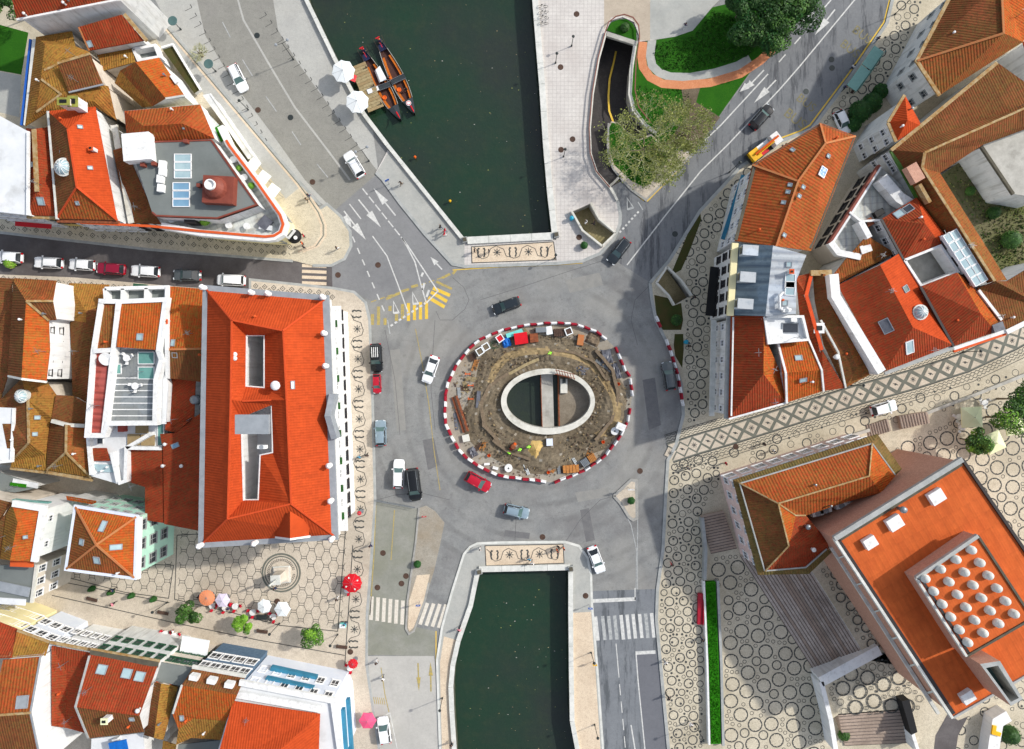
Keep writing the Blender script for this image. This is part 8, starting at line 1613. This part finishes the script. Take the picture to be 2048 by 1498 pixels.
# ================================================================ roundabout works
site = V("891,791 897,763 913,730 938,698 959,680 983,669 1008,660 1034,654 1060,650 1087,647 1114,646 1141,648 1154,650 1192,663 1213,679 1229,694 1241,719 1251,742 1259,754 1261,770 1265,791 1260,815 1255,843 1241,871 1227,889 1212,909 1192,925 1169,940 1144,951 1120,959 1108,965 1091,963 1071,960 1044,957 1017,954 997,950 979,943 956,930 935,917 918,899 909,883 902,871 892,847 890,825")
SL = [W(*p) for p in site]
pit2 = ell(1096, 803, 91, 61)
g = MB(); g.poly([[(p.x, p.y) for p in SL], pit2], .02, 'gravel'); struct(g.build('works_ground'))
g = MB(); NR, NS = 16, 150; r = random.Random(2); ringv = []
for j in range(NR + 1):
    f = j / NR; row = []
    for i in range(NS):
        t = 2 * math.pi * i / NS; wob = 1 + .06 * math.sin(3 * t + 1) + .05 * math.sin(5 * t)
        a, b = 92 + (168 * wob - 92) * f, 63 + (138 * wob - 63) * f
        while not inpoly(1092 + 1.06 * a * math.cos(t), 803 + 1.06 * b * math.sin(t), site) and a > 93: a *= .97; b *= .97
        q = W(1092 + 4 * (1 - f) + a * math.cos(t), 803 + 4 * f + b * math.sin(t))
        h = .05 + .55 * math.sin(math.pi * min(1, f * 1.02)) * (.55 + .45 * math.sin(4 * t + 2 * f)) * (f > 0) * (f < 1) + (r.gauss(0, .07) + .1 * math.sin(9 * t + 14 * f) * math.sin(17 * f)) * (0 < f < 1)
        row.append((q.x, q.y, max(.03 if f < 1 else .022, h)))
    ringv.append(row)
for j in range(NR):
    for i in range(NS): k = (i + 1) % NS; g.face([ringv[j][i], ringv[j + 1][i], ringv[j + 1][k], ringv[j][k]], 'dirt_path' if 7 <= j <= 9 + (i % 7 == 0) and (i < 17 or i > 84) else ('gravel' if (i * 7 + j * 13) % 31 == 0 else 'dirt'))
o = struct(g.build('excavated_earth', smooth=True))
o = thing('concrete_ring', 'white oval concrete ring of the unfinished bridge over the canal', 'ring wall', W(1096, 803)); g = MB(); A, B_ = ell(1096, 803, 94, 66, 64, .9), ell(1097, 802, 84, 54, 64, .9)
for i in range(64): j = (i + 1) % 64; g.face([(*B_[i], .9), (*A[i], .9), (*A[j], .9), (*B_[j], .9)], 'concrete_white', True); g.face([(*A[i], .0), (*A[j], .0), (*A[j], .9), (*A[i], .9)], 'concrete_white', True); g.face([(*B_[i], -2.2), (*B_[j], -2.2), (*B_[j], .9), (*B_[i], .9)], 'concrete')
g.build('ring', o)
def items(kind, lst):
    pass
o = thing('canal_slab', 'mud stained concrete slab across the right half of the oval opening', 'slab', W(1140, 803)); g = MB(); P = [(p[0], p[1]) for p in G("1116,730 1150,738 1190,770 1196,803 1190,840 1150,868 1116,876", -.9)]; g.prism(P, -1.8, -.9, 'stairs_moss', 'slab_mud'); g.build('slab', o); g = MB(); g.sweep(G3("1116,735,-.8 1119,872,-.8"), .2, .15, 'rust'); g.build('edge_beam', o)
o = thing('walk_beam', 'concrete walkway beam across the oval opening over dark water', 'beam', W(1095, 803)); g = MB(); g.sweep(G3("1093,735,-1 1097,872,-1"), 1.9, .6, 'concrete'); g.build('deck', o); g = MB(); g.sweep(G3("1081,735,-.4 1085,872,-.4"), .12, .12, 'rust'); g.build('rail', o)
o = thing('work_pontoon', 'white work platform inside the oval opening', 'platform', W(1128, 772)); g = MB(); q = W(1128, 772, -.3); g.box(q.x, q.y, -.55, 1.1, 2.3, .5, 'white_clean', 0, 'concrete_white'); g.box(q.x, q.y + .8, -.2, .5, .7, .2, 'dark_metal'); g.build('deck', o)
for a, e in (((1113, 741), (1150, 752)), ((1117, 737), (1146, 748)), ((1133, 722), (1134, 738))):
    pass
o = thing('scaffold', 'rusty scaffold tubes on the upper rim of the oval ring', 'scaffold', W(1130, 745))
for k in range(7): a, e = W(1112 + k * 5.5, 738 + k * 1.5, 1.5), W(1116 + k * 5.5, 752 + k * 1.2, 1.3); g = MB(); g.tube([a, e], .06, 'rust', 5); g.build('tube', o)
for y in (740, 748): g = MB(); g.tube([W(1110, y, 1.6), W(1150, y + 9, 1.6)], .06, 'rust', 5); g.build('tube', o)
# barriers
bar_m = {}
for nm, m in (('barrier_red', 'barrier_red'), ('barrier_white', 'barrier_white')):
    g = MB(); g.box(0, 0, .12, 1.0, .46, .24, m); g.box(0, 0, .5, .96, .3, .54, m, taper=.88); g.box(0, 0, .8, .84, .2, .1, m); g.box(-.28, 0, .44, .16, .32, .1, 'dark_metal'); g.box(.28, 0, .44, .16, .32, .1, 'dark_metal'); g.box(.49, 0, .45, .08, .12, .6, m); bar_m[nm] = g.mesh('traffic_barrier')
kk = 0
def barriers(px, gaps, where):
    global kk
    P = [W(*p) for p in px]
    for i in range(len(P) - 1):
        if i in gaps: continue
        L = (P[i + 1] - P[i]).length; n = max(1, round(L / 1.06)); d = P[i + 1] - P[i]
        for k in range(n):
            q = P[i] + d * ((k + .5) / n); m = 'barrier_red' if kk % 2 == 0 else 'barrier_white'; kk += 1; q = q * 1.0; q.x += rnd.uniform(-.05, .05); q.y += rnd.uniform(-.05, .05)
            wh_ = where
            if 'ring' in where:
                an = math.degrees(math.atan2(q.y + 4.7, q.x - 4.3)) % 360; wh_ = ('right of', 'upper right of', 'above', 'upper left of', 'left of', 'lower left of', 'below', 'lower right of')[int((an + 22.5) // 45) % 8] + ' the oval ring in the works barrier'
            o = thing('traffic_barrier', ('red' if m == 'barrier_red' else 'white') + ' plastic barrier block ' + wh_, 'barrier', (q.x, q.y, .02), math.atan2(d.y, d.x) + rnd.uniform(-.08, .08), ('red' if m == 'barrier_red' else 'white') + ' barrier blocks ' + wh_); inst('block', bar_m[m], o)
barriers(site + site[:1], (14, 20, 30), 'in the ring around the roundabout works')
barriers(V("1311,634 1321,654"), (), 'of the short pair below the mossy stairs'); barriers(V("1332,680 1344,712 1354,748 1361,786 1366,812"), (), 'along the eastern kerb')
def site_box(x, y, sx, sy, sz, m, name, label, rz=0.0, top=None, cat='material', jit=0.0, z=.05, tp=1.0):
    p = W(x, y, sz / 2); o = thing(name, label, cat, (p.x, p.y, z), R(rz)); g = MB(); g.box(0, 0, sz / 2, sx, sy, sz, m, 0, top, tp); g.build('body', o, world=False); return o
def sack(x, y, label, fillm='dirt'):
    p = W(x, y, .6); o = thing('bulk_bag', label, 'bag', (p.x, p.y, .03), rnd.uniform(0, 1)); g = MB(); g.box(0, 0, .42, .95, .95, .84, 'canvas_white', 0, fillm); g.build('bag', o, world=False); g = MB(); g.sweep([(-.5, -.5, .95), (.5, -.48, .92), (.52, .5, .96), (-.48, .52, .9)], .14, .2, 'canvas_white', closed=True); g.build('rim', o, world=False)
sack(960, 703, 'lower left white bulk bag at the works'); sack(972, 694, 'white bulk bag between bag and green hose'); sack(1000, 677, 'white bulk bag with red filling', 'red'); sack(1137, 663, 'white bulk bag next to the turquoise drum', 'wood_dark')
def tarp(x, y, sx, sy, h, m, label, rz, seed):
    r = random.Random(seed); p = W(x, y, h); o = thing('tarp_heap', label, 'tarpaulin', (p.x, p.y, .03), R(rz)); g = MB(); n = 6
    V_ = [[(-sx / 2 + sx * i / n + r.uniform(-.06, .06), -sy / 2 + sy * j / n + r.uniform(-.06, .06), (h * (.55 + .45 * r.random())) * (1 if 0 < i < n and 0 < j < n else .12)) for i in range(n + 1)] for j in range(n + 1)]
    for j in range(n):
        for i in range(n): g.face([V_[j][i], V_[j][i + 1], V_[j + 1][i + 1], V_[j + 1][i]], m)
    g.build('sheet', o, world=False)
tarp(1013, 684, 1.5, 1.7, .7, 'tarp_blue', 'crumpled blue tarpaulin at the works', 20, 1); tarp(1214, 713, 1.8, 2.3, .6, 'tarp_grey', 'shiny grey tarpaulin heap inside the right barriers', 10, 2); tarp(1234, 742, 1.0, 2.6, .5, 'tarp_grey', 'long grey plastic wrap inside the right barriers', 20, 3); tarp(945, 905, 1.2, 1.6, .6, 'tarp_grey', 'grey plastic wrapped load at the lower left barriers', 30, 4); tarp(1162, 738, 2.4, 1.6, .3, 'tarp_grey', 'clear plastic sheet beside the oval ring', -30, 5); tarp(1187, 678, 2.2, 1.8, .5, 'rubble', 'dark heap of shuttering at the upper right barriers', -25, 6)
site_box(1042, 677, 2.1, 1.8, 1.1, 'canvas_red', 'red_container', 'bright red lidded container at the works', 8, None, 'container'); site_box(1029, 667, 2.7, .7, .7, 'turquoise', 'turquoise_trough', 'long turquoise trough behind the red container', 18, None, 'container'); site_box(1068, 676, 1.3, 1.4, .8, 'rubble', 'tool_crate', 'crate of tools right of the red container', 5, 'rust', 'crate'); site_box(1082, 660, 1.7, .8, .8, 'grey_metal', 'steel_cabinet', 'grey steel cabinet at the upper barriers', 3, None, 'cabinet'); site_box(1098, 661, 1.0, 1.3, .7, 'canvas_white', 'sack_pile', 'white sack pile at the upper barriers', 10, None, 'sack'); site_box(1161, 680, 1.0, 1.7, .6, 'rust', 'grille_stack', 'rusty grille stack at the upper right of the works', -8, 'ridge', 'grille')
for i, (x, y, lb) in enumerate(((1118, 665, 'large pallet stack at the upper barriers'), (1142, 938, 'yellowish pallet stack at the lower right barriers'), (1170, 925, 'grey crate pallet at the lower right barriers'), (1184, 916, 'brown pallet beside the grey crate pallet'), (945, 714, 'single wooden pallet at the upper left of the works'))):
    p = W(x, y, .5); o = thing('pallet_stack', lb, 'pallet', (p.x, p.y, .04), R((4, 4, 35, 30, 25)[i])); sz = (1.7, 2.6, 1.2, 1.2, 1.1)[i]
    for z in range((4, 3, 4, 3, 2)[i]):
        for k in range(5): g = MB(); g.box(-sz / 2 + sz * (k + .5) / 5, rnd.uniform(-.05, .05), .1 + z * .18, sz / 5 - .06, 1.2, .06, 'wood_orange' if i in (1, 3) else ('grey_metal' if i == 2 else 'wood_dark')); g.build('board', o, world=False)
o = thing('steel_beam', 'long rusty sheet pile lying at the left barriers', 'beam', W(920, 828)); g = MB(); g.sweep(G3("909,793,.35 932,864,.35"), 1.0, .3, 'rust'); g.sweep(G3("909,793,.5 932,864,.5"), .3, .2, 'wood_dark'); g.build('beam', o)
o = thing('steel_plate', 'dark steel plate beside the rusty sheet pile', 'plate', W(912, 846)); g = MB(); g.sweep(G3("910,826,.1 914,860,.1"), .5, .08, 'tarp_grey'); g.build('plate', o)
o = thing('steel_plate', 'purple grey long plate on the left earth bank', 'plate', W(957, 800)); g = MB(); g.sweep(G3("958,782,.6 955,816,.6"), .6, .1, 'tarp_grey'); g.build('plate', o)
o = thing('timber_beam', 'pale timber lying on the earth above the oval ring', 'beam', W(1050, 736)); g = MB(); g.sweep(G3("1018,748,.7 1050,730,.8 1078,718,.8"), .45, .2, 'wood'); g.build('beam', o)
for i, (x, y) in enumerate(((935, 748), (941, 771), (941, 798))): o = thing('trestle', ['upper', 'middle', 'lower'][i] + ' of three orange trestles at the left of the works', 'trestle', W(x, y)); g = MB(); q = W(x, y, .8); g.box(q.x, q.y, .75, .9, .12, .12, 'orange'); g.build('rail', o); g = MB(); g.tube([(q.x - .4, q.y - .25, .02), (q.x - .35, q.y, .75), (q.x - .4, q.y + .25, .02)], .04, 'orange', 5); g.tube([(q.x + .4, q.y - .25, .02), (q.x + .35, q.y, .75), (q.x + .4, q.y + .25, .02)], .04, 'orange', 5); g.build('leg', o)
site_box(932, 876, 1.1, 1.1, .5, 'concrete_white', 'concrete_block', 'square concrete manhole block at the left barriers', 12, None, 'block'); site_box(1099, 884, 1.0, 1.1, .9, 'pale_blue', 'water_tank', 'white caged tank below the oval ring', 2, None, 'tank'); site_box(1241, 853, 1.4, 1.1, 1.4, 'white_clean', 'site_cabin', 'small white generator box inside the right barriers', -25, None, 'generator'); site_box(974, 928, .9, .35, .4, 'white_clean', 'white_crate', 'white crate inside the lower left barriers', 5, None, 'crate'); site_box(991, 936, .9, .4, .4, 'white_clean', 'white_crate', 'white crate nearest the lower barriers', -15, None, 'crate')
for x, y, lb in ((1017, 936, 'white cable drum inside the lower barriers'), (1229, 862, 'white cable drum beside the generator box'), (1198, 810, None)):
    if lb: p = W(x, y, .4); o = thing('cable_drum', lb, 'drum', (p.x, p.y, .04)); g = MB(); g.lathe([(.62, 0), (.62, .08), (.25, .1), (.25, .6), (.62, .62), (.62, .7), (.12, .71)], 'white_clean', 20); g.lathe([(.13, .72), (.13, .73)], 'black', 10); g.build('drum', o, world=False)
p = W(1074, 903, .4); o = thing('sand_heap', 'bright yellow sand heap spilling below the oval ring', 'sand heap', (p.x, p.y, .42)); g = MB(); r = random.Random(8); rows_ = []
for j in range(6): f = j / 5; rows_.append([((1.15 + .25 * math.sin(2 * t + 1)) * f * math.cos(t) - .2, (1.7 + .3 * math.sin(3 * t)) * f * math.sin(t) + .3, .75 * (1 - f) ** 1.3 + r.uniform(-.04, .04) * (f < 1)) for t in [6.283 * i / 20 for i in range(20)]])
for j in range(5):
    for i in range(20): k = (i + 1) % 20; g.face([rows_[j][i], rows_[j + 1][i], rows_[j + 1][k], rows_[j][k]], 'sand')
g.build('heap', o, world=False, smooth=True)
p = W(1026, 893, .7); o = thing('cement_mixer', 'small red cement mixer among the workers', 'mixer', (p.x, p.y, .3), R(50)); g = MB(); g.lathe([(.1, .3), (.42, .5), (.45, .8), (.3, 1.15), (.25, 1.15)], 'rust', 14); g.build('drum', o, world=False); g = MB(); g.box(0, 0, .2, 1.3, .5, .12, 'red'); g.box(.5, 0, .45, .4, .4, .5, 'orange'); g.build('frame', o, world=False)
for s in (-.3, .3): g = MB(); g.lathe([(.02, -.05), (.22, -.05), (.22, .05), (.02, .05)], 'rubber', 12); q = g.build('wheel', o, world=False); q.location = (-.4, s, .2); q.rotation_euler = (R(90), 0, 0)
for x, y, f, lb, ps in ((1103, 705, 200, 'worker in lime vest above the oval ring', 'bend'), (1018, 906, 60, 'worker in lime vest left of the sand heap', 'stand'), (1043, 898, 200, 'worker in lime vest beside the cement mixer', 'bend'), (1061, 893, 190, 'worker in lime vest at the sand heap', 'bend')): person(x, y, f, ps, 'hivis', C_ + 'dark', lb, z=.5 if y < 720 else .3, hat='hivis')
o = thing('hose_coil', 'green hose coil beside the blue tarpaulin', 'hose', W(989, 690)); g = MB(); q = W(989, 690); g.tube([(q.x + (.35 + .03 * k) * math.cos(k * .7), q.y + (.3 + .02 * k) * math.sin(k * .7), .1 + .01 * k) for k in range(22)], .045, 'shutter_green', 5); g.build('coil', o)
r = random.Random(4); g = MB()
for _ in range(1800):
    t = r.uniform(0, 6.28); f = r.uniform(.56, 1); x, y = 1080 + 180 * f * math.cos(t), 806 + 150 * f * math.sin(t)
    if not inpoly(x, y, site): continue
    p = W(x, y, .1); s = r.uniform(.05, .2); g.box(p.x, p.y, .06 if f > .9 else .3, s, s * r.uniform(.6, 1.6), s, r.choice(('rubble', 'dirt', 'dirt', 'wood_dark', 'dirt_path')), r.uniform(0, 3))
tag(g.build('site_rubble'), 'scattered stones and scraps over the works ground', 'rubble', kind='stuff')
for i, (px, wd) in enumerate((("1020,745 980,770 962,805 968,850 1000,885", .5), ("1190,700 1225,740 1236,790 1222,840 1190,880", .5), ("1100,700 1150,706 1190,726 1212,760", .35), ("985,880 1020,905 1060,918", .4))):
    P_ = [W(*p) for p in V(px)]; Q_ = dense(P_, .8); g = MB(); g.sweep([Vector((p.x + rnd.uniform(-.08, .08), p.y + rnd.uniform(-.08, .08), .62 + .05 * math.sin(k))) for k, p in enumerate(Q_)], wd, .5, 'rubble'); struct(g.build('spoil_ridge'))
r = random.Random(31)
for i in range(26):
    t = r.uniform(0, 6.28); x, y = 1080 + 172 * math.cos(t) * r.uniform(.86, .97), 806 + 146 * math.sin(t) * r.uniform(.86, .97)
    if not inpoly(x, y, site): continue
    p = W(x, y, .3); wh_ = ('right', 'upper', 'left', 'lower')[int(((math.degrees(math.atan2(749 + 57 - y, x - 1080)) + 45) % 360) // 90)]; k = i % 4
    if k < 2:
        o = thing('plank_bundle', 'loose planks lying inside the %s barriers of the works' % wh_, 'planks', (p.x, p.y, .04), r.uniform(0, 3.1), 'loose planks at the %s barriers' % wh_)
        for q in range(4): g = MB(); g.box(r.uniform(-.2, .2), (q - 1.5) * .2, .06 + .05 * (q % 2), r.uniform(1.2, 2.2), .14, .05, ('wood', 'wood_dark', 'wood_orange')[i % 3]); g.build('plank', o, world=False)
    elif k == 2:
        o = thing('pipe_bundle', 'grey pipes lying inside the %s barriers of the works' % wh_, 'pipes', (p.x, p.y, .04), r.uniform(0, 3.1), 'grey pipes at the %s barriers' % wh_)
        for q in range(3): g = MB(); g.tube([(-.9, (q - 1) * .17, .09), (.9, (q - 1) * .17, .09)], .08, 'grey_metal', 7); g.build('pipe', o, world=False)
    else:
        o = thing('bucket', '%s bucket inside the %s barriers of the works' % (('black', 'orange')[i % 2], wh_), 'bucket', (p.x, p.y, .04), 0, 'buckets at the %s barriers' % wh_); g = MB(); g.lathe([(.2, 0), (.27, .45), (.24, .45), (.18, .1)], ('black', 'orange')[i % 2], 12); g.build('body', o, world=False)
# aerials and pipes on the roofs
am = MB(); am.tube([(0, 0, -.3), (0, 0, 2.2)], .035, 'grey_metal', 5)
for z in (1.5, 1.8, 2.1): am.tube([(-.5 + z * .08, 0, z), (.5 - z * .08, 0, z)], .022, 'grey_metal', 4)
am.tube([(0, -.6, 1.9), (0, .6, 1.9)], .025, 'grey_metal', 4); am_me = am.mesh('aerial'); r = random.Random(9)
for nm in list(BUILDINGS):
    b = BUILDINGS[nm]['o']
    if b.name.split('.')[0] in ('light_well', 'light_court', 'museum', 'yard', 'wall_court', 'balcony_row', 'shop_annex'): continue
    for pts, nn in BUILDINGS[nm]['planes'][:3]:
        if len(pts) < 3 or r.random() < .35: continue
        a_, b_ = r.random(), r.random(); 
        if a_ + b_ > 1: a_, b_ = 1 - a_, 1 - b_
        p = pts[0] * (1 - a_ - b_) + pts[1] * a_ + pts[2] * b_; p = p * .7 + (sum(pts, Vector((0, 0, 0))) / len(pts)) * .3
        k = r.random()
        if k < .4: inst('aerial', am_me, b, p - root_loc(b), r.uniform(0, 3))
        else:
            g = MB(); g.lathe([(.1, -.3), (.1, .5), (.18, .52), (.16, .7), (.03, .74)], r.choice(('grey_metal', 'terracotta', 'white_clean')), 8); q = g.build('vent', b, world=False); q.location = p - root_loc(b)
r = random.Random(21); g = MB()      # leaves and foam drifting on the canals
CN, CS = V(canal_n), V(canal_s)
for _ in range(260):
    x, y = r.uniform(620, 1140), r.choice((r.uniform(0, 470), r.uniform(1150, 1498)))
    if not (inpoly(x, y, CN) or inpoly(x, y, CS)): continue
    p = W(x, y, -1.9); a = r.uniform(0, 6.28); s = r.uniform(.04, .13); g.face([(p.x + s * math.cos(a + k), p.y + s * math.sin(a + k) * .6, -1.885) for k in (0, 1.6, 3.1, 4.7)], r.choice(('leaf_spring', 'wood', 'concrete', 'dirt')))
tag(g.build('floating_debris'), 'leaves and foam flecks drifting on the dark canal water', 'debris', kind='stuff')
